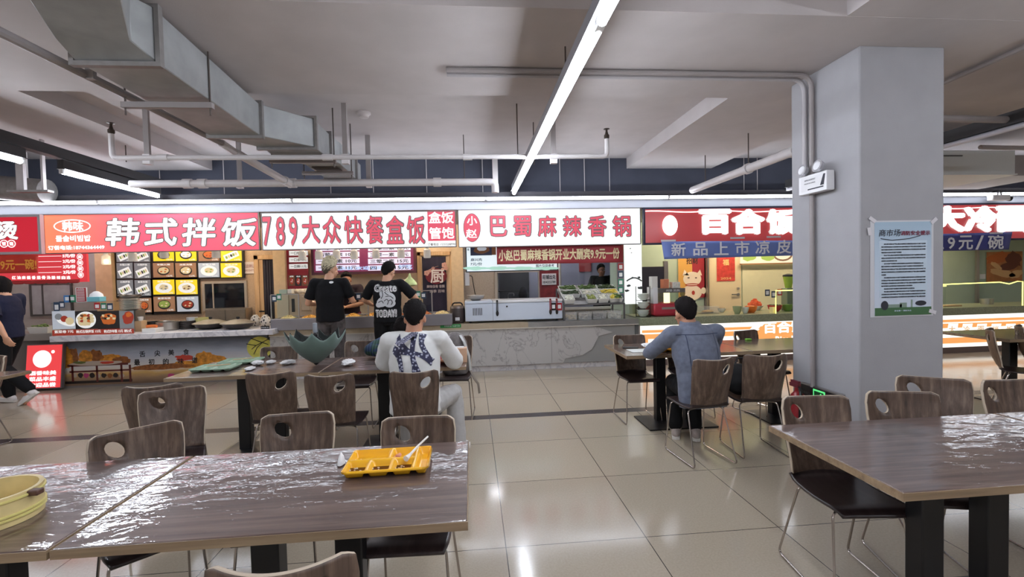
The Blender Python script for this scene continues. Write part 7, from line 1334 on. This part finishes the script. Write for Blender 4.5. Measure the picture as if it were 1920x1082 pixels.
for x, z, a in ((-W-.02, H+.02, .6), (-W-.045, H-.07, 1.4), (W+.02, H+.005, -.7), (W+.01, .02, .3)): o = MB().bb((-.03, -.004, -.014), (.03, -.0025, .014)).obj('tape', TAPE, t); o.location = (x, 0, z); o.rotation_euler = (0, a, 0)
# low exit sign, extinguisher and plug marks by the column
t = thing('exit_sign', 'low black floor level exit sign with green running figure on the column side', 'sign', (CX-.018, 3.672, .297)); t.scale = (.786, .79, 1); m = MB(); m.bb((-.03, -.29, .02), (.015, .28, .178)); m.obj('housing', mat('sign_black', (26, 20, 24), .4), t, bev=.004); MB().bb((-.032, -.295, .176), (.018, .285, .186)).obj('metal_edge', STEEL, t)
GN = glow('exit_green_lit', (96, 226, 130), 1.0); m = MB(); m.bb((-.034, -.085, .03), (-.0305, .085, .165)); m.cur = 1; m.bb((-.0355, -.068, .044), (-.034, .068, .151)); m.cur = 0
m.disc((-.0365, -.03, .13), .012, .012, (0, -1, 0), (0, 0, 1), 14); m.tube([(-.0365, -.01, .118), (-.0365, .012, .085), (-.0365, .04, .075), (-.0365, .05, .055)], .006, 5); m.tube([(-.0365, .012, .085), (-.0365, -.012, .068), (-.0365, -.02, .05)], .006, 5); m.tube([(-.0365, .03, .115), (-.0365, -.002, .112), (-.0365, -.03, .1)], .005, 5); m.text('安全出口', (-.0365, .2, .11), .13, .025, (0, -1, 0), (0, 0, 1), mi=2); m.text('EXIT', (-.0365, .2, .07), .1, .02, (0, -1, 0), (0, 0, 1), mi=2); m.obj('green_panel', [GN, mat('exit_dark_green', (16, 74, 40), .4), mat('exit_pale_text', (96, 104, 100), .5)], t)
t = thing('fire_extinguisher', 'dark red fire extinguisher on the floor by the low exit sign', 'extinguisher', (CX-.12, 3.83, 0)); t.scale = (1.2, 1.2, 1.62); MB().lathe([(.055, 0), (.06, .01), (.06, .2), (.045, .24), (.02, .26), (.02, .28), (.003, .28)], n=24).obj('cylinder', mat('extinguisher_red', (150, 34, 42), .3), t); MB().bb((-.012, -.02, .28), (.012, .07, .3)).bb((-.01, -.02, .3), (.01, .06, .315)).obj('lever', mat('lever_wine', (112, 36, 52), .4), t); MB().tube(fillet([(0, -.02, .28), (-.04, -.09, .26), (-.05, -.085, .08)], .04), .01, 8).obj('hose', BLACK, t)
# security camera under the fascia at the right
t = thing('security_camera', 'white box security camera hanging before the cold noodle sign', 'camera', (8.78, 6.97, 2.6)); MB().bb((-.16, -.05, -.04), (.16, .05, .05)).obj('housing', WHITE, t, bev=.01); MB().cyl((.16, 0, 0), (.21, 0, -.01), .045, 14).obj('lens_hood', BLACK, t); MB().tube([(.05, 0, .05), (.05, .02, .13), (.05, .12, .13)], .012, 8).obj('bracket', BLACK, t)
